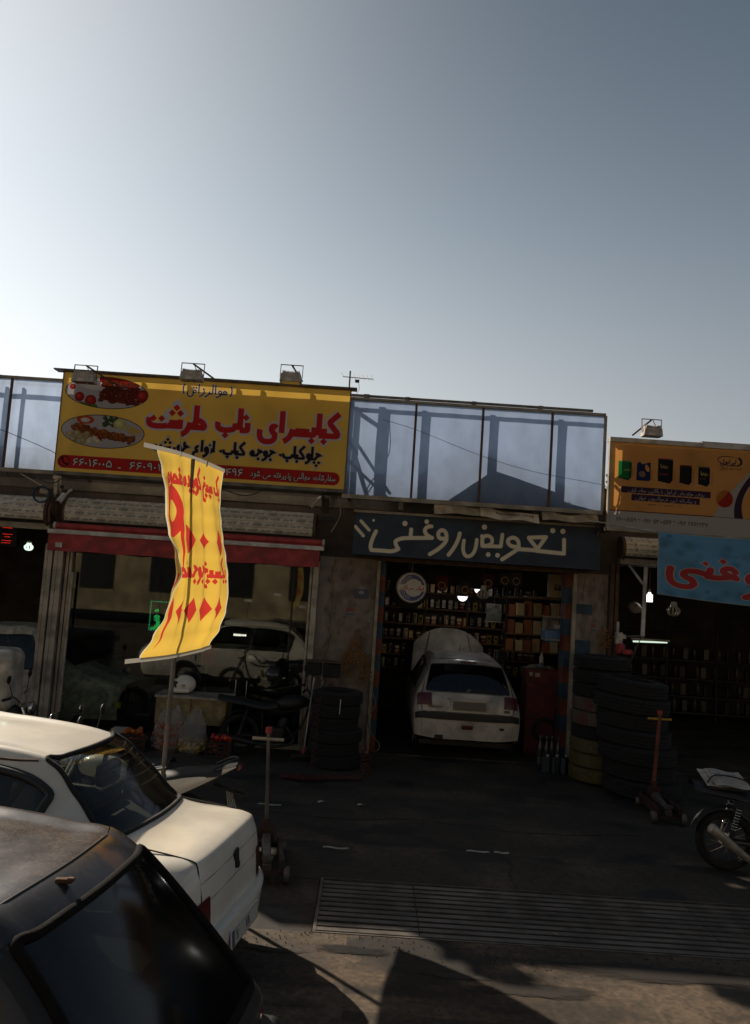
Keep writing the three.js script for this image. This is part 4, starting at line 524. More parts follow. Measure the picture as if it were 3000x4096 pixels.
// ---- white saloon: local x runs forward to negative, rear end at 0
{
  const t = thing('saloon_car', 'white four door saloon car with its sunlit boot lid towards the camera', 'car', [-0.735, -0.02, 6.74], -10 * D2R);
  const st = [
    [[-0.5, 0.2, 0.74], [-0.42, 0.32, 0.78], [-0.34, 0.4, 0.78], [-0.13, 0.47, 0.755], [-0.045, 0.49, 0.66], [-0.0, 0.5, 0.42], [0.0, 0.5, 0]],
    [[-0.5, 0.2, 0.74], [-0.42, 0.36, 0.785], [-0.34, 0.5, 0.79], [-0.14, 0.64, 0.765], [-0.055, 0.69, 0.66], [-0.02, 0.71, 0.42], [-0.012, 0.72, 0]],
    [[-0.5, 0.2, 0.74], [-0.44, 0.39, 0.785], [-0.38, 0.57, 0.795], [-0.19, 0.76, 0.765], [-0.093, 0.858, 0.655], [-0.055, 0.882, 0.42], [-0.045, 0.888, 0]],
    [[-0.55, 0.2, 0.74], [-0.52, 0.4, 0.785], [-0.48, 0.6, 0.8], [-0.28, 0.82, 0.765], [-0.185, 0.93, 0.642], [-0.142, 0.95, 0.42], [-0.132, 0.955, 0]],
    [[-0.9, 0.2, 0.75], [-0.88, 0.4, 0.79], [-0.86, 0.6, 0.81], [-0.72, 0.85, 0.78], [-0.68, 0.965, 0.635], [-0.6, 0.995, 0.42], [-0.56, 1.005, 0]],
    [[-1.1, 0.2, 0.75], [-1.1, 0.4, 0.8], [-1.1, 0.6, 0.815], [-1.02, 0.87, 0.785], [-1.0, 1.215, 0.585], [-0.93, 1.265, 0.4], [-0.9, 1.285, 0]],
    [[-1.5, 0.2, 0.75], [-1.5, 0.4, 0.8], [-1.5, 0.6, 0.82], [-1.45, 0.885, 0.79], [-1.34, 1.435, 0.535], [-1.24, 1.48, 0.36], [-1.2, 1.49, 0]],
    [[-2.1, 0.2, 0.75], [-2.1, 0.4, 0.8], [-2.1, 0.6, 0.82], [-2.1, 0.89, 0.795], [-2.05, 1.5, 0.555], [-2.05, 1.545, 0.36], [-2.05, 1.56, 0]],
    [[-2.9, 0.2, 0.75], [-2.9, 0.4, 0.8], [-2.9, 0.6, 0.82], [-2.9, 0.89, 0.79], [-2.72, 1.47, 0.54], [-2.74, 1.51, 0.36], [-2.75, 1.52, 0]],
    [[-3.5, 0.2, 0.75], [-3.5, 0.4, 0.8], [-3.5, 0.6, 0.81], [-3.45, 0.88, 0.775], [-3.4, 0.96, 0.64], [-3.5, 1.0, 0.4], [-3.54, 1.01, 0]],
    [[-4.2, 0.2, 0.7], [-4.2, 0.4, 0.77], [-4.22, 0.58, 0.77], [-4.25, 0.74, 0.7], [-4.3, 0.8, 0.56], [-4.36, 0.82, 0.36], [-4.38, 0.83, 0]],
    [[-4.3, 0.2, 0.66], [-4.36, 0.3, 0.7], [-4.4, 0.4, 0.7], [-4.42, 0.48, 0.64], [-4.46, 0.5, 0.5], [-4.5, 0.5, 0.34], [-4.5, 0.5, 0]],
  ].map((r, i) => r.map(([x, y, z]) => [x + (y > 0.95 ? (i === 4 ? 0.02 : i === 5 ? 0.06 : i > 5 ? 0.09 : 0) : 0), y > 1 ? 1 + (y - 1) * 0.84 : y, z * 0.87])), S = surface(st), P = (...a) => patch(S, ...a);
  for (const s of [1, -1]) {
    mesh('rear_wing', [P(0, 4.08, 1.65 * s, 6 * s, 0, 32, 22), P(4, 6, 3 * s, 6 * s, 0, 16, 14), P(4, 4.35, 2.0 * s, 3 * s, 0, 6, 8)], whiteCar, t);
    mesh('rear_pillar', [P(4.08, 6.02, 1.7 * s, 2.02 * s, 0, 16, 6), P(4.35, 5.38, 2.0 * s, 3.0 * s, 0, 12, 10), P(5.38, 8.8, 2.0 * s, 2.14 * s, 0, 30, 3), P(8.8, 9, 2 * s, 3 * s, 0, 4, 8)], whiteCar, t);
    mesh('door', [P(6, 7.25, 3 * s, 6 * s, 0, 14, 14)], whiteCar, t); mesh('door', P(7.25, 9, 3 * s, 6 * s, 0, 14, 14), whiteCar, t); many('window_pillar', [P(6.92, 7.06, 2.14 * s, 3 * s, 0.001, 3, 10), P(5.9, 5.98, 2.14 * s, 3 * s, 0.001, 3, 10)], trimM, t);
    mesh('side_window', P(5.4, 5.9, 2.15 * s, 2.98 * s, -0.004, 8, 8), M.carglass, t); mesh('side_window', P(5.98, 6.92, 2.15 * s, 2.98 * s, -0.004, 10, 8), M.carglass, t); mesh('side_window', P(7.06, 8.78, 2.15 * s, 2.98 * s, -0.004, 14, 8), M.carglass, t);
    many('window_gasket', [gasket(S, 5.4, 6.92, 2.17 * s, 2.95 * s, 0.03, 0.04), gasket(S, 7.05, 8.75, 2.16 * s, 2.97 * s, 0.014, 0.06)], trimM, t);
    mesh('front_wing', P(9, 11, 2 * s, 6 * s, 0, 20, 20), whiteCar, t); mesh('roof_gutter', seam(S, [[5.98, 1.85 * s], [6.3, 2.02 * s], [7, 2.04 * s], [8, 2.04 * s]], 0.009), M.rust, t);
    mesh('tail_lamp', P(0.2, 1.1, 1.25 * s, 2.7 * s, 0.008, 10, 14), lampRed, t);
  }
  mesh('boot_lid', [P(0.0, 4.09, -1.655, 1.655, 0, 46, 36)], whiteCar, t);
  many('boot_seam', [seam(S, [[0.05, 1.652], [1, 1.652], [2, 1.652], [2.5, 1.652], [3, 1.652], [4.05, 1.652]], 0.005), seam(S, [[0.05, -1.652], [1, -1.652], [2, -1.652], [3, -1.652], [4.05, -1.652]], 0.005), seam(S, [[1.6, 1.64], [1.6, 1], [1.6, 0], [1.6, -1], [1.6, -1.64]], 0.002), seam(S, [[0.95, 1.64], [0.95, 1], [0.95, 0], [0.95, -1], [0.95, -1.64]], 0.002)], trimM, t);
  mesh('rear_window', P(4.07, 5.96, -1.71, 1.71, -0.003, 16, 20), hazyGlass, t); mesh('rear_gasket', gasket(S, 4.07, 5.97, -1.71, 1.71, 0.017, 0.05, 160), M.rubber, t);
  many('demister', [4.7, 4.9, 5.1, 5.3, 5.5, 5.7].map((u) => seam(S, [[u, -1.45], [u, -0.7], [u, 0], [u, 0.7], [u, 1.45]], 0.0012)), M.rust, t);
  mesh('roof', P(5.97, 8.02, -2.0, 2.0, 0, 30, 26), whiteCar, t); mesh('windscreen', P(8.04, 8.96, -1.9, 1.9, 0, 12, 16), M.carglass, t); mesh('bonnet', P(8.97, 10.4, -2, 2, 0, 20, 20), whiteCar, t); mesh('front_bumper', P(10.4, 11, -2, 2, 0, 8, 20), whiteCar, t);
  const bp = (k, y) => [[-0.75, 0.72 + k], [-0.3, 0.725 + k], [-0.16, 0.69 + k], [-0.08, 0.6 + k], [0.0, 0.4 + k * 0.3], [0.02, 0]].map(([x, z]) => V(x + (x > -0.2 ? k : 0), y, z));
  const prof = [[-0.06, 0.53], [0.03, 0.52], [0.048, 0.49], [0.04, 0.44], [0.03, 0.33], [-0.04, 0.26]], path = (k, y) => { const h = bp(k, y), c = new THREE.CatmullRomCurve3([...h, ...h.slice(0, -1).reverse().map((p) => V(p.x, p.y, -p.z))]); return c; };
  mesh('rear_bumper', grid(60, 10, (u, v) => { const f = v * 5, i = Math.min(4, Math.floor(f)), k = lerp(prof[i][0], prof[i + 1][0], f - i), y = lerp(prof[i][1], prof[i + 1][1], f - i); return path(k, y).getPoint(u); }), whiteCar, t);
  mesh('badge', [bx(0.016, 0.11, 0.05, -0.016, 0.8, 0, 0.004, 0, 0, 0.12), bx(0.016, 0.05, 0.07, -0.02, 0.83, 0.01, 0.004, 0.3), bx(0.016, 0.04, 0.03, -0.012, 0.752, -0.025, 0.004)], M.black, t);
  mesh('number_plate', bx(0.012, 0.11, 0.5, 0.07, 0.4, 0, 0.003, 0, 0, 0.1), plateM, t, 'white number plate on the bumper');
  mesh('plate_digits', mv(new THREE.PlaneGeometry(0.49, 0.1), 0, 0, 0, 0, Math.PI / 2).applyMatrix4(new THREE.Matrix4().makeRotationZ(0.1)).translate(0.0768, 0.4, 0), mat('#ffffff', 0.5, { map: canvasTex(490, 100, (c, w, h) => { c.fillStyle = '#a8a69e'; c.fillRect(0, 0, w, h); c.fillStyle = '#27345a'; c.fillRect(0, 0, 44, h); num(c, '۱۱', 70, 80, 62, '#15151a', { pen: 9 }); num(c, '۷۸', 250, 80, 62, '#15151a', { pen: 9 }); c.strokeStyle = '#15151a'; c.lineWidth = 4; c.strokeRect(2, 2, w - 4, h - 4); }) }), t);
  cabin(t, -1.25, -2.15, 0.68, 0.62); wheel(t, -0.85, 0.66); wheel(t, -0.85, -0.66); wheel(t, -3.45, 0.66); wheel(t, -3.45, -0.66); mesh('underbody', box(-4.3, -0.3, 0.18, 0.24, -0.7, 0.7), trimM, t);
}
// ---- hatchbacks
function hatch(t, st, paint, o) {
  const S = surface(st), P = (...a) => patch(S, ...a);
  for (const s of [1, -1]) {
    mesh('rear_wing', [P(0, 2, 2.1 * s, 6 * s, 0, 18, 20), P(2, 4.1, 3 * s, 6 * s, 0, 18, 14)], paint, t);
    mesh('rear_pillar', [P(2, 3, 2.0 * s, 2.2 * s, 0, 10, 6), P(2, 3.3, 2.2 * s, 3 * s, 0, 10, 8), P(3, 6.0, 2.0 * s, 2.16 * s, 0, 24, 3), P(4.1, 4.25, 2.16 * s, 3 * s, 0, 4, 8), P(5.85, 6.02, 2.16 * s, 3 * s, 0.001, 4, 8)], paint, t);
    mesh('side_window', P(3.3, 4.1, 2.16 * s, 3 * s, -0.004, 10, 8), M.carglass, t); mesh('side_window', P(4.25, 5.85, 2.16 * s, 3 * s, -0.004, 12, 8), M.carglass, t);
    many('window_gasket', [gasket(S, 3.3, 4.1, 2.18 * s, 2.97 * s, 0.014, 0.2), gasket(S, 4.25, 5.85, 2.18 * s, 2.97 * s, 0.012, 0.06)], trimM, t);
    mesh('door', P(4.1, 6, 3 * s, 6 * s, 0, 14, 14), paint, t); mesh('door_handle', bx(0.16, 0.035, 0.03, ...S(4.4, 3.3 * s).toArray(), 0.01), trimM, t); mesh('front_wing', P(6, 8, 2 * s, 6 * s, 0, 16, 16), paint, t);
    if (o.lamp) mesh('tail_lamp', P(...o.lamp[0], ...o.lamp[1].map((q) => q * s), 0.012, 14, 14), lampRed, t);
  }
  const gw = o.gw ?? 1.72; mesh('tailgate', [P(0, 2.02, -2.08, 2.08, 0, 24, 36), P(2.96, 3.38, -2.0, 2.0, 0, 8, 30)], paint, t); many('window_post', [P(2, 2.99, -2.0, -gw, 0, 10, 5), P(2, 2.99, gw, 2.0, 0, 10, 5)], o.side ?? paint, t);
  mesh('tailgate_seam', seam(S, [[3.4, -2.0], [3.4, -1], [3.4, 0], [3.4, 1], [3.4, 2.0]], o.seam ?? 0.006), trimM, t);
  mesh('rear_window', P(2.02, 2.97, -gw, gw, -0.003, 14, 24), o.glass ?? M.carglass, t); mesh('rear_gasket', gasket(S, 2.0, 2.98, -gw - 0.02, gw + 0.02, o.bead ?? 0.02, o.corner ?? 0.06, 200), o.beadMat ?? M.rubber, t);
  mesh('roof', P(3.4, 6.02, -2.0, 2.0, 0, 30, 30), o.roofMat ?? paint, t); mesh('windscreen', P(6.04, 6.96, -1.95, 1.95, 0, 12, 16), M.carglass, t);
  if (!o.open) mesh('bonnet', P(6.97, 8, -2, 2, 0, 14, 20), paint, t);
  return S;
}
const rustyPaint = mat('#ffffff', 0.42, { clearcoat: 0.35, clearcoatRoughness: 0.3, map: tex(512, 512, (u, v) => { const n = fbm(u * 5, v * 5, 5, 111, 5), f = fbm(u * 60, v * 60, 60, 113, 2), r = Math.max(0, Math.min(1, (n - 0.56) * 9)), d = Math.max(0, Math.min(1, (f - 0.5) * 3)); return mix3(mix3([0.17, 0.155, 0.15], [0.36, 0.24, 0.15], r * 0.8), [0.33, 0.29, 0.25], d * 0.3); }), roughnessMap: tex(256, 256, (u, v) => 0.35 + 0.5 * fbm(u * 8, v * 8, 8, 115, 4), false) });
rustyPaint.userData.metric = 1.1;
const dustyRoof = mat('#ffffff', 0.5, { clearcoat: 0.25, clearcoatRoughness: 0.4, map: tex(512, 512, (u, v) => { const n = fbm(u * 6, v * 6, 6, 131, 5), f = fbm(u * 90, v * 90, 90, 133, 2), d = Math.max(0, Math.min(1, (f - 0.45) * 3 + (n - 0.5) * 2)); return mix3([0.2, 0.175, 0.165], [0.37, 0.31, 0.265], d * 0.75); }), roughnessMap: rustyPaint.roughnessMap }); dustyRoof.userData.metric = 0.9;
const darkPaint = worn('#302d2d', '#262323', 1.2, { clearcoat: 0.5, clearcoatRoughness: 0.25 }, [0.4, 0.6], 0.0005, 57);
const hatchStations = (k) => [
  [[-0.4, 0.2, 0.72], [-0.3, 0.3, 0.76], [-0.2, 0.38, 0.77], [-0.1, 0.45, 0.74], [-0.03, 0.48, 0.66], [0.0, 0.49, 0.42], [0.0, 0.49, 0]],
  [[-0.4, 0.2, 0.72], [-0.32, 0.34, 0.77], [-0.22, 0.47, 0.785], [-0.12, 0.56, 0.76], [-0.05, 0.6, 0.67], [-0.02, 0.62, 0.42], [-0.015, 0.625, 0]],
  [[-0.45, 0.2, 0.72], [-0.4, 0.38, 0.77], [-0.34, 0.56, 0.79], [-0.22, 0.68, 0.765], [-0.1, 0.72, 0.675], [-0.06, 0.735, 0.42], [-0.05, 0.74, 0]],
  [[-0.7, 0.2, 0.72], [-0.7, 0.4, 0.78], [-0.7, 0.62, 0.79], [-0.75, 0.85, 0.77], [-0.7, 1.29, 0.57], [-0.63, 1.335, 0.38], [-0.6, 1.345, 0]],
  [[-1.1, 0.2, 0.72], [-1.1, 0.4, 0.78], [-1.1, 0.62, 0.79], [-1.1, 0.86, 0.77], [-1.05, 1.375, 0.56], [-1.0, 1.415, 0.36], [-0.98, 1.425, 0]],
  [[-1.7, 0.2, 0.72], [-1.7, 0.4, 0.78], [-1.7, 0.62, 0.79], [-1.7, 0.86, 0.77], [-1.65, 1.4, 0.56], [-1.65, 1.44, 0.36], [-1.65, 1.45, 0]],
  [[-2.4, 0.2, 0.72], [-2.4, 0.4, 0.78], [-2.4, 0.62, 0.79], [-2.4, 0.86, 0.76], [-2.15, 1.38, 0.54], [-2.15, 1.41, 0.36], [-2.15, 1.42, 0]],
  [[-2.9, 0.2, 0.72], [-2.9, 0.4, 0.77], [-2.9, 0.6, 0.78], [-2.85, 0.84, 0.75], [-2.8, 0.93, 0.6], [-2.88, 0.96, 0.4], [-2.9, 0.97, 0]],
  [[-3.5, 0.2, 0.68], [-3.5, 0.38, 0.73], [-3.52, 0.52, 0.73], [-3.55, 0.66, 0.68], [-3.58, 0.72, 0.52], [-3.64, 0.74, 0.36], [-3.66, 0.74, 0]],
].map((r) => r.map(([x, y, z]) => [x * k[0], y * k[1], z * k[2]]));
{
  const t = thing('hatchback_car', 'dusty dark hatchback with rust on its tailgate, nearest in the foreground', 'car', [-0.455, -0.05, 8.66], -8.5 * D2R);
  const S = hatch(t, hatchStations([1, 1, 1]), darkPaint, { glass: mat('#4c4e49', 0.16, { transmission: 0.93, thickness: 0, roughnessMap: hazyGlass.roughnessMap }), roofMat: dustyRoof, bead: 0.022, seam: 0.009, gw: 1.6, corner: 0.045, side: trimM, beadMat: worn('#191513', '#110e0d', 0.3, { specularIntensity: 0.35 }, [0.9, 1], 0.001, 73), lamp: [[0.2, 1.2], [2.1, 2.9]] });
  mesh('tailgate_strip', patch(S, 2.99, 3.385, -1.98, 1.98, 0.002, 8, 30), rustyPaint, t, 'rusty strip over the rear window');
  const q = S(3.2, 0.35); mesh('washer_jet', [bx(0.07, 0.02, 0.03, q.x, q.y + 0.012, q.z, 0.008, 0, 0.3), bx(0.03, 0.016, 0.02, q.x + 0.03, q.y + 0.02, q.z, 0.006)], M.rust, t);
  mesh('bumper', [bx(0.16, 0.2, 1.5, -0.02, 0.44, 0, 0.05)], trimM, t);
  mesh('speaker_box', bx(0.12, 0.34, 0.22, -0.62, 0.92, 0.1, 0.02), M.rust, t); cabin(t, -1.05, -1.75, 0.66, 0.6); for (const x of [-0.62, -2.85]) for (const z of [0.64, -0.64]) wheel(t, x, z, 0.28); mesh('underbody', box(-3.5, -0.15, 0.18, 0.24, -0.66, 0.66), trimM, t);
}
const badgeFont = await new FontLoader().loadAsync('fonts/droid/droid_sans_bold.typeface.json');
{ // the white hatchback in the garage, bonnet up, tail to the street
  const t = thing('garage_hatchback', 'white hatchback with its bonnet raised, tail out in the garage doorway', 'car', [1.595, 0, 0.2], -Math.PI / 2);
  const st = [
    [[-0.3, 0.24, 0.72], [-0.2, 0.3, 0.775], [-0.12, 0.34, 0.79], [-0.06, 0.36, 0.77], [-0.02, 0.35, 0.66], [0.0, 0.33, 0.42], [0.0, 0.33, 0]],
    [[-0.3, 0.24, 0.74], [-0.2, 0.42, 0.8], [-0.12, 0.55, 0.815], [-0.07, 0.66, 0.79], [-0.02, 0.7, 0.68], [0.0, 0.7, 0.42], [0.0, 0.7, 0]],
    [[-0.4, 0.24, 0.76], [-0.32, 0.5, 0.81], [-0.25, 0.72, 0.82], [-0.2, 0.92, 0.78], [-0.14, 1.0, 0.69], [-0.09, 1.01, 0.44], [-0.08, 1.015, 0]],
    [[-0.6, 0.24, 0.76], [-0.6, 0.5, 0.81], [-0.58, 0.74, 0.82], [-0.6, 0.98, 0.77], [-0.5, 1.34, 0.6], [-0.42, 1.405, 0.4], [-0.4, 1.42, 0]],
    [[-1.0, 0.24, 0.76], [-1.0, 0.5, 0.81], [-1.0, 0.74, 0.82], [-1.0, 0.98, 0.78], [-0.95, 1.43, 0.55], [-0.9, 1.475, 0.36], [-0.88, 1.485, 0]],
    [[-1.6, 0.24, 0.76], [-1.6, 0.5, 0.81], [-1.6, 0.74, 0.82], [-1.6, 0.97, 0.78], [-1.6, 1.44, 0.55], [-1.6, 1.48, 0.36], [-1.6, 1.49, 0]],
    [[-2.3, 0.24, 0.76], [-2.3, 0.5, 0.81], [-2.3, 0.74, 0.82], [-2.3, 0.95, 0.77], [-2.1, 1.38, 0.54], [-2.1, 1.42, 0.36], [-2.1, 1.43, 0]],
    [[-2.9, 0.24, 0.75], [-2.9, 0.5, 0.8], [-2.9, 0.7, 0.8], [-2.9, 0.9, 0.75], [-2.85, 1.0, 0.6], [-2.95, 1.02, 0.4], [-3.0, 1.03, 0]],
    [[-3.7, 0.24, 0.7], [-3.7, 0.4, 0.74], [-3.72, 0.52, 0.74], [-3.72, 0.62, 0.66], [-3.74, 0.66, 0.52], [-3.8, 0.68, 0.36], [-3.82, 0.68, 0]],
  ];
  const dirty = worn('#b5ada3', '#9f978d', 1.2, { clearcoat: 0.5, clearcoatRoughness: 0.2 }, [0.45, 0.6], 0.0004, 75);
  const S = hatch(t, st, dirty, { open: 1, bead: 0.006, beadMat: trimM, glass: mat('#3a3a3a', 0.04, { transmission: 0.9, thickness: 0 }), lamp: [[1.36, 1.93], [1.36, 2.6]] });
  mesh('bumper_strip', patch(S, 0.78, 1.06, -2.9, 2.9, 0.012, 4, 50), trimM, t); many('shut_line', [1, -1].map((s) => seam(S, [[1.1, 2.02 * s], [1.5, 2.05 * s], [1.98, 2.0 * s], [2.3, 1.98 * s], [2.9, 1.98 * s]], 0.005)), trimM, t); mesh('shut_line', seam(S, [[1.08, -2], [1.08, -1], [1.08, 0], [1.08, 1], [1.08, 2]], 0.005), trimM, t); mesh('fog_lamp', bx(0.03, 0.06, 0.17, 0.02, 0.52, 0.0, 0.02), lampRed, t); mesh('stop_lamp', bx(0.02, 0.028, 0.26, -0.36, 1.447, -0.02, 0.008), lampRed, t);
  many('bumper_hollow', [bx(0.03, 0.08, 0.13, 0.0, 0.35, 0.42, 0.03), bx(0.012, 0.035, 0.07, 0.008, 0.52, -0.52, 0.006)], trimM, t);
  mesh('handle_strip', bx(0.03, 0.03, 0.66, -0.025, 0.93, -0.02, 0.012), dirty, t); mesh('plate_recess', bx(0.012, 0.17, 0.58, -0.008, 0.835, -0.02, 0.004), dirty, t); mesh('number_plate', bx(0.012, 0.13, 0.5, 0.003, 0.83, -0.02, 0.004), mat('#6a6156', 0.7), t, 'pale blank number plate');
  mesh('badge', [bx(0.016, 0.055, 0.02, -0.072, 1.04, 0.0, 0.004, 0.35), bx(0.016, 0.03, 0.04, -0.074, 1.06, -0.018, 0.004), bx(0.016, 0.03, 0.012, -0.072, 1.015, 0.02, 0.003, 0.5), bx(0.016, 0.03, 0.012, -0.072, 1.015, -0.012, 0.003, -0.3), bx(0.016, 0.012, 0.05, -0.072, 1.035, 0.025, 0.003, -0.6)], M.steel, t);
  for (const [s, z, y] of [['PEUGEOT', 0.6, 0.78], ['206', -0.54, 0.76]]) { const g = new TextGeometry(s, { font: badgeFont, size: s.length > 4 ? 0.036 : 0.042, depth: 0.006, curveSegments: 2 }); mesh('lettering', mv(g, 0.006 - 0.02, y, z, 0, Math.PI / 2), M.steel, t); }
  mesh('bonnet', grid(12, 16, (u, v) => { const z = (v - 0.5) * 1.44, e = Math.abs(v - 0.5) * 2, L = 0.92 * (1 - 0.34 * Math.pow(e, 2.6)) * u; return V(-2.93 - L * 0.55 - 0.06 * e * e, 1.02 + L * 0.83 - 0.05 * e * e, z * (1 - 0.07 * u)); }), dirty, t); many('bonnet_rib', [bar(V(-2.93, 1.06, 0.5), V(-3.38, 1.7, 0.36), 0.012), bar(V(-2.93, 1.06, -0.5), V(-3.38, 1.7, -0.36), 0.012)], M.steel, t);
  mesh('aerial', rod(V(-1.9, 1.45, -0.05), V(-1.75, 1.62, -0.05), 0.005, 0.003, 6), M.black, t); mesh('wiper', bar(V(-0.1, 1.05, 0), V(-0.12, 1.06, -0.4), 0.014), M.black, t);
  cabin(t, -0.95, -1.75, 0.68, 0.62); for (const x of [-0.62, -3.0]) for (const z of [0.68, -0.68]) wheel(t, x, z, 0.28); mesh('underbody', box(-3.6, -0.2, 0.2, 0.27, -0.7, 0.7), trimM, t); mesh('engine', bx(0.6, 0.3, 0.9, -3.35, 0.62, 0, 0.04), M.black, t);
}
{ // car inside the dark left shop
  const t = thing('shop_hatchback', 'pale hatchback standing in the dark left shop behind the grey uprights', 'car', [-7.45, 0, -0.85], Math.PI);
  const S = hatch(t, hatchStations([1.05, 1.05, 1]), M.greyplastic, { bead: 0.012, lamp: [[0.2, 1.2], [2.1, 2.9]] });
  const q = S(2.9, -3.6); mesh('fuel_cap', mv(new THREE.CylinderGeometry(0.05, 0.05, 0.012, 18), q.x, q.y, q.z - 0.003, Math.PI / 2), trimM, t); cabin(t, -1.05, -1.75, 0.66, 0.6); for (const x of [-0.62, -2.85]) for (const z of [0.64, -0.64]) wheel(t, x, z, 0.28);
}
// ---------------------------------------------------------------- tyres
const tyreGeo = (R, w) => { const p = []; const h = w / 2; p.push([R * 0.6, -h * 0.8], [R * 0.66, -h * 0.98], [R * 0.84, -h], [R * 0.95, -h * 0.86]); for (let i = 0; i < 4; i++) { const a = -h * 0.8 + i * h * 0.42; p.push([R, a], [R, a + h * 0.3], [R - 0.014, a + h * 0.32], [R - 0.014, a + h * 0.4]); } p.push([R * 0.95, h * 0.86], [R * 0.84, h], [R * 0.66, h * 0.98], [R * 0.6, h * 0.8], [R * 0.56, 0], [R * 0.6, -h * 0.8]); return lathe(p, 48); };
const ord = ['lowest', 'second', 'third', 'fourth', 'fifth', 'sixth', 'seventh', 'eighth', 'ninth', 'tenth'];
{
  const g = tyreGeo(0.345, 0.172), g2 = tyreGeo(0.36, 0.178);
  for (let i = 0; i < 6; i++) { const m = one('tyre', i < 3 ? g2 : g, M.tyre, `black car tyre, ${i === 5 ? 'topmost' : ord[i] + (i ? ' from the ground' : '')} in the pile before the plaster pier`, 'tyre', 'tyres piled before the pier'); m.position.set(-0.345 + rr(-0.028, 0.028), 0.1 + i * 0.171, 0.87 + rr(-0.03, 0.03)); m.rotation.y = i; m.rotation.z = rr(-0.02, 0.02); m.scale.set(1 + (i % 3 - 1) * 0.025, 1, 1 + (i % 3 - 1) * 0.025); }
  one('chalk_stick', rod(V(-0.3, 0.97, 1.225), V(-0.305, 0.77, 1.235), 0.008, 0.005, 6), M.white, 'thin white stick hanging on the front of the tyre pile', 'stick');
}
{
  const g = tyreGeo(0.4, 0.185), wrapG = mat('#8c8478', 0.8, { map: canvasTex(1024, 64, (c, w, h) => { c.fillStyle = '#857d74'; c.fillRect(0, 0, w, h); c.font = 'bold 40px sans-serif'; c.fillStyle = '#8e2420'; for (let i = 0; i < 8; i++) c.fillText('TIRE', 14 + i * 128, 46); }) }), wrapY = worn('#4c421b', '#3a3214', 0.25, {}, [0.6, 0.85], 0.003, 59);
  const lab = { 0: 'yellow', 1: 'yellow', 2: 'yellow', 4: 'grey', 5: 'grey' };
  for (let i = 0; i < 9; i++) {
    const t = thing('tyre', `${lab[i] ? 'tyre in ' + lab[i] + ' paper wrapping' : 'bare black tyre'}, ${i === 8 ? 'topmost' : ord[i]} of the tall pile right of the garage door`, 'tyre', [3.41 + rr(-0.012, 0.02), 0.12 + i * 0.193, 0.74 + rr(-0.02, 0.02)], rr(0, 3), 'tyres of the tall pile');
    t.rotation.z = rr(-0.012, 0.012) - 0.015; mesh('carcass', g, M.tyre, t); if (lab[i]) mesh('wrapping', lathe([[0.34, 0.098], [0.39, 0.094], [0.404, 0.07], [0.406, -0.07], [0.39, -0.094], [0.34, -0.098]], 48), lab[i] === 'grey' ? wrapG : wrapY, t);
  }
  const gb = tyreGeo(0.5, 0.215);
  for (let i = 0; i < 7; i++) { const m = one('tyre', gb, M.tyre, `broad black tyre, ${i === 6 ? 'topmost' : ord[i]} of the leaning pile at the tyre shop front`, 'tyre', 'broad tyres of the leaning pile'); m.position.set(3.8 - i * 0.018, 0.13 + i * 0.212, 1.35 - i * 0.03); m.rotation.set(0.01, i * 0.7, -0.035 - 0.008 * i); m.rotation.order = 'ZXY'; const k = [1, 0.96, 1.02, 0.985, 0.95, 1.01, 0.94][i]; m.scale.set(k, 1, k); m.position.x += rr(-0.025, 0.025); m.position.z += rr(-0.03, 0.03); }
}
const hoseR = mat('#4e1a12', 0.55), nth = (n) => n + (n % 10 === 1 && n !== 11 ? 'st' : n % 10 === 2 && n !== 12 ? 'nd' : n % 10 === 3 && n !== 13 ? 'rd' : 'th');
const helix = (pts, r, turns, tr, name, label, m, n = 260) => { const cv = new THREE.CatmullRomCurve3(pts), out = [], fr = cv.computeFrenetFrames(n); for (let i = 0; i <= n; i++) { const q = cv.getPoint(i / n), a = i / n * turns * 6.283; out.push(q.addScaledVector(fr.normals[i], r * Math.cos(a)).addScaledVector(fr.binormals[i], r * Math.sin(a))); } return one(name, new THREE.TubeGeometry(new THREE.CatmullRomCurve3(out), turns * 12, tr, 5), m, label, 'hose'); };
helix([V(-0.6, 1.0, 1.16), V(-0.61, 0.7, 1.2), V(-0.62, 0.35, 1.23), V(-0.62, 0.03, 1.27)], 0.035, 12, 0.006, 'coiled_hose', 'thin red coiled air hose hanging down the left side of the tyre pile', hoseR);
helix([V(-0.98, 0.045, 1.78), V(-0.7, 0.04, 1.82), V(-0.35, 0.045, 1.72), V(0.05, 0.04, 1.62)], 0.034, 46, 0.0055, 'coiled_hose', 'red coiled air hose lying on the concrete in front of the tyre pile', hoseR, 500);
helix([V(0.02, 0.3, 0.95), V(0.09, 0.2, 1.1), V(0.1, 0.1, 1.3), V(0.13, 0.05, 1.5)], 0.07, 7, 0.006, 'coiled_hose', 'loose red hose loops at the right foot of the tyre pile', hoseR);
const hoseY = worn('#7d5316', '#5e3d12', 0.1, {}, [0.5, 0.7], 0.001, 61);
function starHose(label, spots, z) { const g = []; for (const [x, y, R, n] of spots) { const p = []; for (let i = 0; i < n * 2; i++) { const a = i / n * 3.1416, r = i % 2 ? R : R * 0.35; p.push(V(x + r * Math.cos(a + x * 7), y + r * Math.sin(a + x * 7), z + 0.02 + (i % 2 ? 0.03 : 0))); } g.push(new THREE.TubeGeometry(new THREE.CatmullRomCurve3(p, true), n * 10, 0.007, 5, true)); } return one('coiled_hose', g, hoseY, label, 'hose'); }
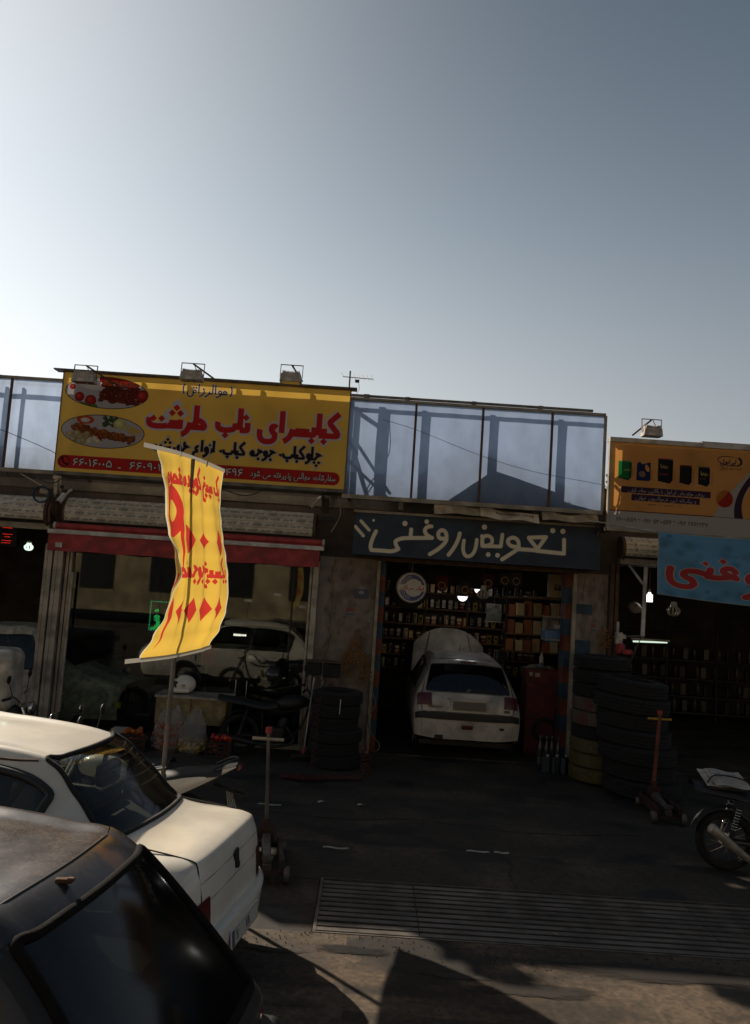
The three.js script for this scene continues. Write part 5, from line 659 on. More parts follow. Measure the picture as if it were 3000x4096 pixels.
starHose('ochre coiled air hose bunched in a cone on the plaster pier', [[-0.14, 1.82, 0.06, 7], [-0.15, 1.7, 0.1, 9], [-0.17, 1.57, 0.13, 11], [-0.14, 1.47, 0.15, 12], [-0.28, 1.42, 0.12, 10], [-0.03, 1.42, 0.12, 10], [-0.26, 1.27, 0.14, 12], [0.0, 1.3, 0.11, 9], [0.03, 1.18, 0.1, 8], [-0.05, 1.08, 0.09, 7]], 0.06);
starHose('small ochre hose loops on the pier right of the garage door', [[3.62, 2.05, 0.09, 6], [3.66, 1.95, 0.1, 7], [3.63, 1.86, 0.1, 6]], 0.08);
one('hose', tube([V(0.06, 1.3, 0.1), V(0.12, 1.0, 0.12), V(0.2, 0.75, 0.1), V(0.1, 0.55, 0.12), V(0.17, 0.3, 0.1), V(0.27, 0.2, 0.08), V(0.3, 0.12, 0.1), V(0.24, 0.06, 0.15)], 0.009, 50, 6), worn('#6e6a58', '#55513f', 0.2), 'pale hose hanging at the foot of the left painted jamb', 'hose');
{ // two black boxes on a post
  const t = thing('air_station', 'pair of worn black boxes on a thin post beside the restaurant frame', 'air station', [-0.62, 0, 0.36]);
  mesh('post', rod(V(-0.01, 0, 0), V(0, 1.37, 0), 0.022), M.alu, t); mesh('shelf', box(-0.27, 0.24, 1.365, 1.385, -0.09, 0.09), M.rust, t); mesh('box', bx(0.23, 0.19, 0.16, -0.14, 1.27, 0, 0.02, 0, 0, 0.03), M.rubber, t); mesh('box', bx(0.26, 0.2, 0.16, 0.13, 1.25, 0, 0.02, 0, 0, -0.02), M.rubber, t); mesh('hose_loop', tube([V(0.02, 1.15, 0.05), V(-0.03, 1.05, 0.06), V(0.03, 1.02, 0.06), V(0.06, 1.12, 0.05)], 0.008, 16, 6), M.black, t); mesh('cable', [tube([V(-0.22, 1.17, 0), V(-0.24, 0.6, 0), V(-0.25, 0, 0)], 0.007, 12, 5), tube([V(-0.18, 1.17, 0), V(-0.2, 0.6, 0.02), V(-0.19, 0, 0)], 0.007, 12, 5)], M.alu, t);
}
{ const t = thing('house_number', 'small dark blue number plaque on the plaster pier', 'plaque', [-0.125, 2.405, 0.026]);
  mesh('plate', grid(2, 2, (u, v) => V(0.21 * (u - 0.5), 0.14 * (v - 0.5), 0.006)), mat('#ffffff', 0.4, { map: canvasTex(192, 128, (c, w, h) => { c.fillStyle = '#27304a'; c.fillRect(0, 0, w, h); c.fillStyle = '#1f2a40'; c.fillRect(10, 78, w - 20, 40); num(c, '۱۵۸', 52, 66, 46, '#8f8a80', { pen: 8 }); }) }), t); mesh('backing', bx(0.212, 0.142, 0.008, 0, 0, 0), M.steel, t); }
{ const t = thing('broom', 'broom leaning on the grey restaurant frame beside the tyre pile', 'broom', [-0.83, 0, 0.78]);
  mesh('handle', rod(V(0.04, 0.1, 0), V(0.1, 1.15, -0.25), 0.013), M.alu, t); mesh('head', bx(0.34, 0.06, 0.06, 0.03, 0.08, 0.01, 0.01, 0, 0.2), M.black, t); const br = []; for (let i = 0; i < 26; i++) br.push(bar(V(-0.12 + i * 0.012, 0.06, 0.01), V(-0.13 + i * 0.0128, 0.0, 0.03), 0.007)); mesh('bristles', br, M.rubber, t); mesh('socket', rod(V(0.035, 0.09, 0), V(0.05, 0.2, -0.03), 0.02), M.red, t); }
function jack(label, pos, turn, hx, hy, hz, red, wood) { // long floor jack with an upright T handle
  const t = thing('trolley_jack', label, 'trolley jack', pos, turn), hd = V(hx, hy, hz), base = V(0, 0.17, 0);
  many('frame', [bx(0.04, 0.11, 0.85, -0.13, 0.12, 0.3, 0.01, -0.06), bx(0.04, 0.11, 0.85, 0.13, 0.12, 0.3, 0.01, -0.06), bx(0.3, 0.04, 0.1, 0, 0.1, 0.02), bx(0.28, 0.03, 0.06, 0, 0.08, 0.68)], red, t);
  mesh('lift_arm', [bx(0.07, 0.07, 0.6, 0, 0.16, 0.42, 0.01, 0.1), mv(new THREE.CylinderGeometry(0.05, 0.045, 0.03, 14), 0, 0.2, 0.7)], M.steel, t); mesh('cylinder', rod(V(0, 0.14, 0.05), V(0, 0.14, 0.34), 0.045), M.rust, t);
  for (const [x, z, r] of [[-0.17, 0.7, 0.07], [0.17, 0.7, 0.07], [-0.17, -0.05, 0.05], [0.17, -0.05, 0.05]]) mesh('wheel', mv(lathe([[0.01, -0.025], [r, -0.025], [r, 0.025], [0.01, 0.025]], 18), x, r, z, 0, 0, Math.PI / 2), M.steel, t);
  mesh('handle', rod(base, hd, wood ? 0.026 : 0.019, wood ? 0.023 : 0.017, 12), wood ? M.orange : M.steel, t); mesh('handle_socket', [rod(V(0, 0.1, 0), base.clone().lerp(hd, 0.16), 0.038), bx(0.16, 0.12, 0.03, 0, 0.2, 0.03)], red, t);
  const d = V(1, 0, 0).applyAxisAngle(V(0, 1, 0), -turn); mesh('cross_bar', rod(hd.clone().addScaledVector(d, -0.15).add(V(0, -0.06, 0)), hd.clone().addScaledVector(d, 0.15).add(V(0, -0.06, 0)), 0.016), wood ? M.yellowp : M.alu, t); mesh('handle_cap', rod(hd, hd.clone().add(V(0, 0.05, 0)), 0.032), M.red, t);
}
jack('trolley jack with a tall rusty T handle behind the white saloon boot', [-0.83, 0, 4.42], 0.15, -0.05, 1.13, 0.06, worn('#3a2a24', '#2a1f1b', 0.4), 0);
jack('red trolley jack with an orange handle and yellowish crossbar by the leaning tyres', [3.76, 0, 1.95], -0.1, 0.06, 1.16, -0.02, worn('#3a1412', '#2a0f0e', 0.4), 1);
// ---------------------------------------------------------------- goods before the restaurant
{ const t = thing('steel_cabinet', 'low beige cabinet with a steel worktop in front of the restaurant glass', 'cabinet', [-2.48, 0, 0.32]); const cp = worn('#8d7f5c', '#77694a', 0.5, {}, [0.5, 0.8], 0.001, 63);
  mesh('body', box(-0.535, 0.5, 0.36, 0.74, -0.26, 0.2), cp, t); mesh('door', box(-0.53, -0.02, 0.365, 0.735, 0.202, 0.222, 0.006), cp, t); mesh('door', box(-0.008, 0.495, 0.365, 0.735, 0.202, 0.222, 0.006), cp, t); mesh('worktop', [box(-0.55, 0.55, 0.742, 0.765, -0.27, 0.25, 0.004), box(-0.55, 0.55, 0.73, 0.742, 0.235, 0.25)], M.alu, t); for (const [x, z] of [[-0.5, 0.17], [0.46, 0.17], [-0.5, -0.22], [0.46, -0.22]]) mesh('leg', rod(V(x, 0.36, z), V(x + 0.04 * Math.sign(x), 0, z + 0.03), 0.012), M.chrome, t); }
{ const t = thing('crash_helmet', 'white full face crash helmet on the steel worktop', 'helmet', [-2.68, 0.768, 0.28], 0.35);
  const dome = (R, f) => { const g = new THREE.SphereGeometry(R, 36, 26, 0, 6.2832, 0, 2.35), p = g.attributes.position; for (let i = 0; i < p.count; i++) { let x = p.getX(i), y = p.getY(i), z = p.getZ(i); f(p, i, x, y, z); } g.computeVertexNormals(); return g.translate(0, 0.125, 0); };
  mesh('shell', dome(0.145, (p, i, x, y, z) => { p.setXYZ(i, x * 1.18 + (x < 0 && y < 0.02 ? -0.018 : 0), y < -0.1 ? -0.1 : y * 0.97, z * 0.92); if (x < -0.085 && y < 0.055 && y > -0.045 && Math.abs(z) < 0.1) p.setXYZ(i, -0.07, y, z * 0.9); }), whiteCar, t); mesh('visor_opening', mv(new THREE.SphereGeometry(0.118, 20, 14), -0.025, 0.128, 0, 0, 0, 0), M.black, t); mesh('chin_bar', tube([V(0.06, 0.05, 0.125), V(-0.08, 0.05, 0.12), V(-0.175, 0.052, 0.05), V(-0.175, 0.052, -0.05), V(-0.08, 0.05, -0.12), V(0.06, 0.05, -0.125)], 0.036, 40, 10), whiteCar, t); many('visor_hinge', [mv(new THREE.CylinderGeometry(0.03, 0.03, 0.016, 16), -0.03, 0.12, 0.132, Math.PI / 2)], M.greyplastic, t); mesh('vent', bx(0.05, 0.014, 0.05, -0.12, 0.225, 0.02, 0.004, 0, 0, 0.5), M.black, t); }
function sack(label, x, z, w, h, fillC, netC, fillH) { // see-through net sack, vegetables inside
  const t = thing('net_sack', label, 'sack', [x, 0, z]);
  const f = (k) => (u, v) => { const a = u * 6.2832, y = h * v, r = w * 0.5 * (v < 0.08 ? 0.8 + v * 2.5 : v < fillH ? 1 : lerp(1, 0.26, Math.pow((v - fillH) / (1 - fillH), 1.9))) * k * (1 + 0.06 * Math.sin(a * 5 + y * 20) * v + 0.05 * Math.sin(a * 3 + x * 9)); return V(Math.cos(a) * r + 0.05 * v * v * Math.sin(x * 20), y * (1 + 0.06 * Math.sin(a * 4) * v), Math.sin(a) * r * 0.75); };
  mesh('net', grid(40, 24, f(1)), mat(netC, 0.8, { transparent: true, opacity: 0.34 }), t);
  for (let i = 0; i < 110; i++) { const a = rr(0, 6.28), y = rr(0.04, h * fillH), r = w * 0.5 * Math.sqrt(rr(0.6, 0.9)) * (y < 0.06 ? 0.85 : 1); const g = new THREE.SphereGeometry(rr(0.026, 0.036), 8, 6); mesh('vegetable', mv(g, Math.cos(a) * r, y, Math.sin(a) * r * 0.75), fillC[i % fillC.length], t); }
}
const onion = [mat('#8a4a26', 0.5), mat('#9a5a34', 0.5), mat('#743a22', 0.5)], potato = [mat('#9a8048', 0.7), mat('#86703e', 0.7), mat('#a58d58', 0.7)], tomato = [mat('#a52a18', 0.3), mat('#8c2014', 0.3), mat('#b23a1e', 0.3)];
sack('white net sack full of reddish onions behind the flag pole', -2.77, 0.62, 0.42, 0.62, onion, '#b0a8a4', 0.62); sack('sagging pale net sack of potatoes right of the onion sack', -2.4, 0.7, 0.4, 0.6, potato, '#a09c98', 0.3);
function crate(label, x, z, fill, n) { const t = thing('vegetable_crate', label, 'crate', [x, 0, z]); const w = 0.17, d = 0.13, h = 0.25; const c = mat('#1c1413', 0.6);
  for (let k = 0; k < 4; k++) mesh('slat', [box(-w, w, 0.02 + k * 0.06, 0.055 + k * 0.06, d - 0.008, d), box(-w, w, 0.02 + k * 0.06, 0.055 + k * 0.06, -d, -d + 0.008), box(-w, -w + 0.008, 0.02 + k * 0.06, 0.055 + k * 0.06, -d, d), box(w - 0.008, w, 0.02 + k * 0.06, 0.055 + k * 0.06, -d, d)], c, t);
  many('post', [[-1, -1], [1, -1], [-1, 1], [1, 1], [0, 1], [-0.5, 1], [0.5, 1]].map(([a, b]) => box(a * w - 0.01, a * w + 0.01, 0, h, b * (d - 0.008) - 0.012, b * (d - 0.008) + 0.012)), c, t); mesh('floor', box(-w, w, 0.0, 0.02, -d, d), c, t);
  for (let i = 0; i < n; i++) mesh('vegetable', mv(new THREE.SphereGeometry(rr(0.03, 0.037), 10, 8), rr(-w + 0.04, w - 0.04), i < n * 0.45 ? h + rr(0.0, 0.035) : rr(0.05, h - 0.02), rr(-d + 0.04, d - 0.03)), fill[i % 3], t); }
crate('black plastic crate heaped with red tomatoes on the pavement', -1.97, 0.85, tomato, 46); crate('black plastic crate of oranges behind the saloon roof', -3.2, 0.75, [mat('#9a4a14', 0.5), mat('#8a3c10', 0.5), mat('#a85a1c', 0.5)], 40);
one('paper_box', [box(-3.62, -3.4, 0.06, 0.22, 0.5, 0.7), box(-3.58, -3.38, 0.221, 0.26, 0.5, 0.68)], M.white, 'small white carton left of the crate of oranges', 'carton');
for (const [x0, x1, y0, y1, c, l, sk] of [[-3.9, -3.8, 0.64, 0.69, '#b8b4ac', 'white bent paper note stuck inside the restaurant glass', 1], [-3.77, -3.68, 0.43, 0.52, '#a8a23c', 'yellow square paper note inside the restaurant glass', 0], [-3.71, -3.63, 0.7, 0.75, '#a85a54', 'pink paper note inside the restaurant glass', 0]]) one('paper_note', sk ? [box(x0, x1, y0, y1, 0.028, 0.031), bar(V(x1 - 0.03, y0, 0.0295), V(x1 - 0.055, y0 - 0.2, 0.0295), 0.06, 0.003)] : box(x0, x1, y0, y1, 0.028, 0.031), mat(c, 0.9), l, 'paper note');
one('oval_sticker', mv(new THREE.CylinderGeometry(0.075, 0.075, 0.003, 28), 0, 0, 0, Math.PI / 2).scale(1, 0.66, 1).translate(-1.93, 1.37, 0.056), M.beige, 'pale oval sticker on the restaurant glass', 'sticker');
for (const x of [-1.94, -1.775]) tag(mesh('door_pull', [rod(V(x, 0.66, 0.1), V(x, 0.98, 0.1), 0.012), rod(V(x, 0.7, 0.1), V(x, 0.7, 0.05), 0.007), rod(V(x, 0.94, 0.1), V(x, 0.94, 0.05), 0.007)], M.chrome), x < -1.9 ? 'chrome door pull left of the glass joint' : 'chrome door pull right of the glass joint', 'door handle');
{ const t = thing('menu_stand', 'red folded board standing inside the restaurant right of the flag', 'board', [-2.53, 0.02, -0.5]); mesh('panel', box(-0.11, 0.11, 1.08, 1.4, -0.01, 0.01), M.red, t); mesh('post', rod(V(0, 0, 0), V(0, 1.08, 0), 0.012), M.steel, t); mesh('edge', box(-0.125, -0.112, 1.08, 1.4, -0.02, 0.012), M.white, t); mesh('foot', mv(new THREE.CylinderGeometry(0.12, 0.13, 0.02, 20), 0, 0.01, 0), M.steel, t); }
function lamp(name, label, gs, c, k, x, y, z, I, extra) { const t = thing(name, label, 'lamp', [x, y, z]); mesh('bulb', gs, glow(c, k), t); if (extra) extra(t); const p = new THREE.PointLight(c, I); p.position.set(0, -0.002, 0.001); p.castShadow = true; t.add(p); return t; }
lamp('ceiling_lamp', 'bright split white lamp panel deep inside the restaurant', [box(-0.12, 0.02, -0.02, 0.02, 0, 0.03), box(0.03, 0.12, -0.016, 0.016, 0, 0.03)], '#fff6e0', 1.1, -2.43, 1.41, -2.9, 0.02, (t) => mesh('housing', box(-0.14, 0.14, 0.022, 0.05, -0.03, 0.05), M.steel, t));
{ // green moving-light sign
  const t = thing('led_sign', 'green lit sign with a dotted border hanging inside the restaurant behind the flag', 'lit sign', [-3.16, 1.845, -0.25]);
  const e = canvasTex(512, 512, (c, w, h) => { c.fillStyle = '#000'; c.fillRect(0, 0, w, h); c.fillStyle = '#23e05a'; for (let i = 0; i <= 16; i++) for (const [x, y] of [[18 + i * 29.7, 18], [18 + i * 29.7, 494], [18, 18 + i * 29.7], [494, 18 + i * 29.7]]) { c.fillStyle = (i % 2) ? '#22d850' : '#2ab0a0'; c.fillRect(x - 9, y - 3, 18, 6); c.fillRect(x - 3, y - 9, 6, 18); } for (let i = 0; i < 1500; i++) { const x = rr(0, 190), y = rr(120, 480); const inn = Math.hypot(x - 100, y - 165) < 30 || (Math.hypot((x - 110) / 0.7, y - 290) < 60) || (x > 60 && x < 160 && y > 330 && y < 480 && x - 60 > (480 - y) * 0.4) || (y > 440 && x > 30); if (inn) { c.fillStyle = i % 3 ? '#2ae04c' : '#2fb08a'; c.fillRect(x, y, 6, 6); } } });
  mesh('lit_face', grid(1, 1, (u, v) => V(0.58 * (u - 0.5), 0.48 * (v - 0.5), 0.012)), mat('#050505', 0.6, { emissive: new THREE.Color('#ffffff'), emissiveMap: e, emissiveIntensity: 0.75 }), t); mesh('case', bx(0.6, 0.5, 0.02, 0, 0, 0), M.black, t); mesh('hanger', [rod(V(-0.2, 0.25, 0), V(-0.2, 1.7, 0), 0.003, 0.003, 5), rod(V(0.2, 0.25, 0), V(0.2, 1.7, 0), 0.003, 0.003, 5)], M.steel, t);
}
{ // red price board deep in the left shop
  const t = thing('led_price_board', 'black board with rows of glowing red lines inside the left shop', 'lit sign', [-6.5, 3.0, -1.52]);
  const e = canvasTex(256, 256, (c, w, h) => { c.fillStyle = '#000'; c.fillRect(0, 0, w, h); c.fillStyle = '#ff2a16'; for (const [x, y, l] of [[150, 20, 44], [124, 40, 90], [10, 26, 40], [128, 120, 90], [150, 152, 50], [20, 166, 90], [10, 188, 90], [126, 200, 90], [130, 228, 76], [20, 214, 70]]) for (let i = 0; i < l; i += 4) c.fillRect(x + i, y + rr(-2, 2), 3, rr(3, 8)); });
  mesh('lit_face', grid(1, 1, (u, v) => V(0.5 * (u - 0.5), 0.36 * (v - 0.5), 0.022)), mat('#050505', 0.6, { emissive: new THREE.Color('#ffffff'), emissiveMap: e, emissiveIntensity: 0.9 }), t); mesh('case', bx(0.54, 0.4, 0.04, 0, 0, 0), M.black, t); mesh('hanger', [rod(V(-0.2, 0.2, 0), V(-0.2, 0.6, 0), 0.005), rod(V(0.2, 0.2, 0), V(0.2, 0.6, 0), 0.005)], M.steel, t);
}
const cageGeo = (s, k) => { const g = []; for (let i = 0; i < k; i++) { const a = i / k * 6.2832, p = [[0.42, 1], [0.44, 0.72], [0.62, 0.5], [1, 0.18], [0.98, -0.15], [0.7, -0.5], [0.2, -0.64]].map(([r, y]) => V(Math.cos(a) * r * s, y * s * 1.2, Math.sin(a) * r * s)); g.push(tube(p, s * 0.17, 18, 6)); } return g; };
function cageLamp(label, x, y, z, s, lit) { const t = thing('tube_bulb', label, 'lamp', [x, y, z]); mesh('glass_tubes', cageGeo(s, 9), lit ? glow('#dfffe6', 0.85) : mat('#8d8678', 0.35), t); mesh('collar', lathe([[0.01, s * 1.7], [s * 0.5, s * 1.66], [s * 0.56, s * 1.15], [s * 0.4, s * 1.1]], 20).translate(0, 0, 0), M.greyplastic, t); mesh('cable', rod(V(0, s * 1.7, 0), V(0, 3.6 - y, 0), 0.006, 0.006, 5), M.black, t); if (lit) { const p = new THREE.PointLight('#dfffe6', 0.03); t.add(p); } return t; }
cageLamp('lit greenish spiral bulb hanging in the left shop doorway', -5.475, 2.79, -0.3, 0.06, 1); cageLamp('large unlit tube bulb hanging in the garage door', 1.787, 2.52, -0.2, 0.083, 0); cageLamp('large unlit tube bulb hanging below the blue banner', 4.608, 2.46, 0.3, 0.085, 0);
// ---------------------------------------------------------------- garage interior
{ const t = thing('round_lightbox', 'round white and blue filter sign with red lettering in the garage doorway', 'sign', [0.65, 2.55, -0.25], 0.12);
  mesh('face', mv(new THREE.CircleGeometry(0.226, 48), 0, 0, 0.056), mat('#ffffff', 0.4, { map: canvasTex(512, 512, (c, w) => {
    c.fillStyle = '#b5aca2'; c.fillRect(0, 0, w, w); c.fillStyle = '#27366e'; c.beginPath(); c.arc(256, 256, 236, 0, 7); c.arc(256, 256, 190, 0, 7, true); c.fill('evenodd'); c.fillStyle = '#b5aca2'; c.beginPath(); c.moveTo(20, 0); c.lineTo(190, 0); c.lineTo(70, 150); c.lineTo(20, 512); c.lineTo(190, 512); c.lineTo(60, 380); c.fill();
    c.lineWidth = 40; c.strokeStyle = '#27366e'; c.beginPath(); c.arc(282, 256, 178, 3.5, 5.4); c.stroke(); c.beginPath(); c.arc(282, 256, 178, 0.9, 2.8); c.stroke(); c.lineWidth = 22; for (const [r, a] of [[228, 0.55], [196, 0.5], [164, 0.42]]) { c.beginPath(); c.arc(282, 256, r, 3.14 + a * 0.4, 4.4); c.stroke(); c.beginPath(); c.arc(282, 256, r, 1.9, 3.14 - a * 0.4); c.stroke(); }
    c.strokeStyle = '#b5aca2'; c.lineWidth = 8; for (const r of [212, 180]) { c.beginPath(); c.arc(282, 256, r, 3.3, 4.5); c.stroke(); c.beginPath(); c.arc(282, 256, r, 1.8, 3.0); c.stroke(); } c.fillStyle = '#b5aca2'; c.fillRect(20, 202, 500, 108);
    fa(c, 'فیلتر سرکان', 486, 282, 62, '#9a2c24', { width: 440, pen: 11 }); }) }), t);
  mesh('rim', lathe([[0.2, -0.08], [0.235, -0.08], [0.245, 0.0], [0.243, 0.058], [0.226, 0.06], [0.226, 0.054]], 48).rotateX(Math.PI / 2), M.beige, t); mesh('back', mv(new THREE.CylinderGeometry(0.2, 0.2, 0.02, 32), 0, 0, -0.08, Math.PI / 2), M.black, t); mesh('hanger', [bar(V(0, 0.24, 0), V(0, 0.41, 0), 0.02)], M.steel, t); }
{ const t = thing('old_tyre_disc', 'dark tyre hanging on the garage jamb behind the round sign', 'tyre', [0.62, 2.52, -0.5], 0.1); mesh('carcass', mv(tyreGeo(0.31, 0.16), 0, 0, 0, Math.PI / 2), M.rubber, t); mesh('hook', rod(V(0, 0.2, 0), V(0, 1.05, -0.02), 0.008), M.steel, t); }
const half = (r) => new THREE.SphereGeometry(r, 24, 12, 0, 6.2832, 1.5708, 1.5708);
lamp('dome_lamp', 'lit white half dome lamp hanging in the middle of the garage', half(0.09), '#ffffff', 1.3, 1.685, 2.44, -2, 0.14, (t) => { mesh('shade', lathe([[0.02, 0.1], [0.1, 0.01], [0.125, 0.0]], 24), M.black, t); mesh('cable', rod(V(0, 0.1, 0), V(0, 1.16, 0), 0.006), M.black, t); });
lamp('dome_lamp', 'lit white lamp half hidden behind the hanging tube bulb', half(0.075), '#ffffff', 1.3, 1.97, 2.585, -2, 0.14, (t) => { mesh('shade', lathe([[0.02, 0.1], [0.09, 0.01], [0.11, 0.0]], 24), M.black, t); mesh('cable', rod(V(0, 0.1, 0), V(0, 1.02, 0), 0.006), M.black, t); });
{ const t = thing('shelf_rack', 'dark shelves along the garage back wall packed with parts', 'shelf', [1.9, 0, -3.8]); for (const y of [0.91, 1.19, 1.5, 1.81, 2.13, 2.45]) mesh('board', box(-1.6, 1.55, y - 0.03, y, -0.18, 0.16), M.wood, t); for (const x of [-1.6, -0.75, 0.1, 0.9, 1.55]) mesh('upright', box(x - 0.015, x + 0.015, 0.02, 2.5, 0.161, 0.19), M.black, t); }
const packM = [['#2a2422', '#6a6058'], ['#4a443e', '#8a8478'], ['#b06a2c', '#d8b070'], ['#4c463e', '#28304a'], ['#6a2a24', '#b8a890'], ['#8d8474', '#5a3030'], ['#8c7a34', '#2c2a20']].map(([a, b], i) => mat('#ffffff', 0.25, { clearcoat: i < 4 ? 1 : 0.3, map: canvasTex(64, 96, (c, w, h) => { c.fillStyle = a; c.fillRect(0, 0, w, h); c.fillStyle = b; if (i % 3 === 0) { c.beginPath(); c.ellipse(32, 40, 20, 16, 0, 0, 7); c.fill(); c.fillRect(8, 68, 48, 8); } else if (i % 3 === 1) { c.fillRect(0, 14, w, 22); c.fillRect(12, 56, 30, 5); c.fillRect(12, 66, 40, 5); } else { c.fillRect(6, 8, 22, 78); c.fillRect(36, 20, 20, 14); } soil(c, w, h, 8, '20,16,12', 0.5, 20); }) }));
const packDesc = ['black shiny pack', 'grey film wrapped pack', 'orange carton', 'grey part pack', 'dark red carton', 'pale pack', 'ochre carton'], rowDesc = ['bottom', 'second', 'third', 'fourth', 'fifth', 'top'];
{ const pg = [new RoundedBoxGeometry(0.1, 0.2, 0.07, 2, 0.02), lathe([[0.01, 0.1], [0.05, 0.09], [0.055, 0.02], [0.052, -0.09], [0.01, -0.1]], 14), new RoundedBoxGeometry(0.09, 0.17, 0.09, 1, 0.004)], seen = {};
  [0.91, 1.19, 1.5, 1.81, 2.13, 2.45].forEach((y, k) => { let no = 0; for (let x = 0.36; x < 3.4; x += rr(0.112, 0.15)) { if (x > 0.8 && x < 2.2 && k < 2) continue; const q = Math.floor(rr(0, 7)), s = q === 2 || q === 4 || q === 6 ? 2 : rnd() < 0.22 ? 1 : 0; const m = one('spare_part_pack', pg[s], packM[q], `${packDesc[q]}, ${nth(++no)} from the left on the ${rowDesc[k]} board of the garage shelves`, 'package', `${packDesc[q]}s on the ${rowDesc[k]} garage board`); m.position.set(x, y + (s === 2 ? 0.087 : 0.102), -3.72 + rr(-0.02, 0.06)); m.rotation.y = rr(-0.3, 0.3); m.scale.setScalar(rr(0.9, 1.08)); } }); }
[[1.25, 2.64, '#6e2420', 'dark red pennant with a round emblem left of the lit lamp'], [1.66, 2.59, '#3c3630', 'round edged grey pennant left of the lit lamp pair'], [2.06, 2.73, '#5a2030', 'dark wine pennant behind the tube bulb'], [2.35, 2.8, '#3a3632', 'grey pennant right of the tube bulb'], [2.55, 2.8, '#48423c', 'brown pennant farthest right on its string']].forEach(([x, y, c, l]) => { const t = thing('pennant', l, 'pennant', [x, y, -1.5]); mesh('cloth', new THREE.ExtrudeGeometry(new THREE.Shape([[-0.1, 0.13], [0.1, 0.13], [0.1, -0.04], [0.07, -0.11], [0, -0.14], [-0.07, -0.11], [-0.1, -0.04]].map(([a, b]) => new THREE.Vector2(a, b))), { depth: 0.004, bevelEnabled: false }), mat(c, 0.9), t); mesh('emblem', mv(new THREE.RingGeometry(0.05, 0.068, 28), 0, -0.03, 0.008), M.beige, t); mesh('emblem', mv(new THREE.CircleGeometry(0.03, 16), 0, -0.03, 0.008).scale(1.2, 0.8, 1), M.rust, t); });
one('pennant_string', [tube([V(0.5, 2.95, -1.5), V(1.2, 2.78, -1.5), V(2.05, 2.86, -1.5), V(3.3, 3.05, -1.5)], 0.004, 30, 4), tube([V(0.5, 3.1, -1.5), V(1.6, 2.73, -1.49), V(2.6, 2.94, -1.49), V(3.4, 3.1, -1.5)], 0.004, 30, 4)], M.rust, 'sagging string of pennants across the garage', 'string');
{ const t = thing('bird_cage', 'wire bird cage with a blue plastic base hanging by the right garage jamb', 'cage', [3.02, 1.84, -0.42]); const w = 0.21, d = 0.15;
  mesh('base', box(-w, w, 0, 0.19, -d, d, 0.02), mat('#3a5f82', 0.4), t); const wire = []; for (let i = 0; i <= 16; i++) wire.push(rod(V(-w + 0.01 + i * 0.025, 0.19, d - 0.01), V(-w + 0.02 + i * 0.0242, 0.39, d - 0.02), 0.0022, 0.0022, 4), rod(V(-w + 0.01 + i * 0.025, 0.19, -d + 0.01), V(-w + 0.02 + i * 0.0242, 0.39, -d + 0.02), 0.0022, 0.0022, 4)); for (let i = 0; i <= 10; i++) wire.push(rod(V(-w + 0.01, 0.19, -d + 0.02 + i * 0.026), V(-w + 0.02, 0.39, -d + 0.02 + i * 0.026), 0.0022, 0.0022, 4)); mesh('wires', wire, M.alu, t); mesh('roof', box(-w + 0.01, w - 0.01, 0.388, 0.4, -d + 0.01, d - 0.01), M.beige, t); mesh('feeder', box(-0.06, 0.16, 0.21, 0.275, 0.1, 0.13), M.white, t); mesh('hook', tube([V(0, 0.4, 0), V(0, 0.7, 0), V(0.05, 1.2, 0), V(0, 1.7, 0)], 0.005, 14, 5), M.steel, t); mesh('tray', box(-w - 0.003, w + 0.003, 0.03, 0.045, -d - 0.003, d + 0.003), M.beige, t); }
{ const M_ = worn('#5a1a1b', '#431416', 0.6, {}, [0.5, 0.7], 0.001, 77); const t = thing('tool_cabinet', 'tall dull red steel tool cabinet inside the garage by the hatchback', 'cabinet', [2.87, 0.02, -0.6]); mesh('body', box(-0.27, 0.25, 0, 1.36, -0.3, 0.1, 0.012), M_, t); mesh('drawer', box(-0.25, 0.23, 1.16, 1.34, 0.1, 0.115, 0.004), M_, t); mesh('door', box(-0.25, 0.23, 0.06, 1.14, 0.1, 0.115, 0.004), M_, t); many('sticker', [box(-0.14, -0.06, 1.24, 1.3, 0.116, 0.118), box(-0.23, -0.18, 1.25, 1.31, 0.116, 0.118)], M.beige, t); mesh('hose_reel', mv(new THREE.TorusGeometry(0.17, 0.03, 10, 30), 0.05, 0.42, 0.14), M.black, t); mesh('handle', rod(V(0.18, 0.6, 0.13), V(0.18, 0.8, 0.13), 0.008), M.steel, t); }
{ const t = thing('tool_heap', 'heap of rags and tools on top of the red cabinet', 'rags', [2.85, 1.382, -0.65]); [['#6a6254', -0.12, 0.11, 0.06], ['#5c5f68', 0.0, 0.1, 0.075], ['#7a6a3a', 0.13, 0.09, 0.045], ['#3d352c', -0.02, 0.18, 0.035]].forEach(([c, x, r, h]) => { const g = new THREE.SphereGeometry(1, 20, 14), p = g.attributes.position; for (let i = 0; i < p.count; i++) { const k = 0.8 + 0.5 * vnoise(p.getX(i) * 2 + 9 + x * 40, p.getY(i) * 2 + p.getZ(i) * 2 + 9, 64, 3); p.setXYZ(i, p.getX(i) * r * k, Math.max(0, p.getY(i) * h * k), p.getZ(i) * r * k); } g.computeVertexNormals(); mesh('rag', mv(g, x, 0, 0.02), mat(c, 0.95), t); }); mesh('bottle', mv(lathe([[0.01, 0], [0.035, 0], [0.035, 0.12], [0.012, 0.16], [0.012, 0.19], [0.0, 0.19]], 14), 0.03, 0.06, -0.08), M.white, t); }
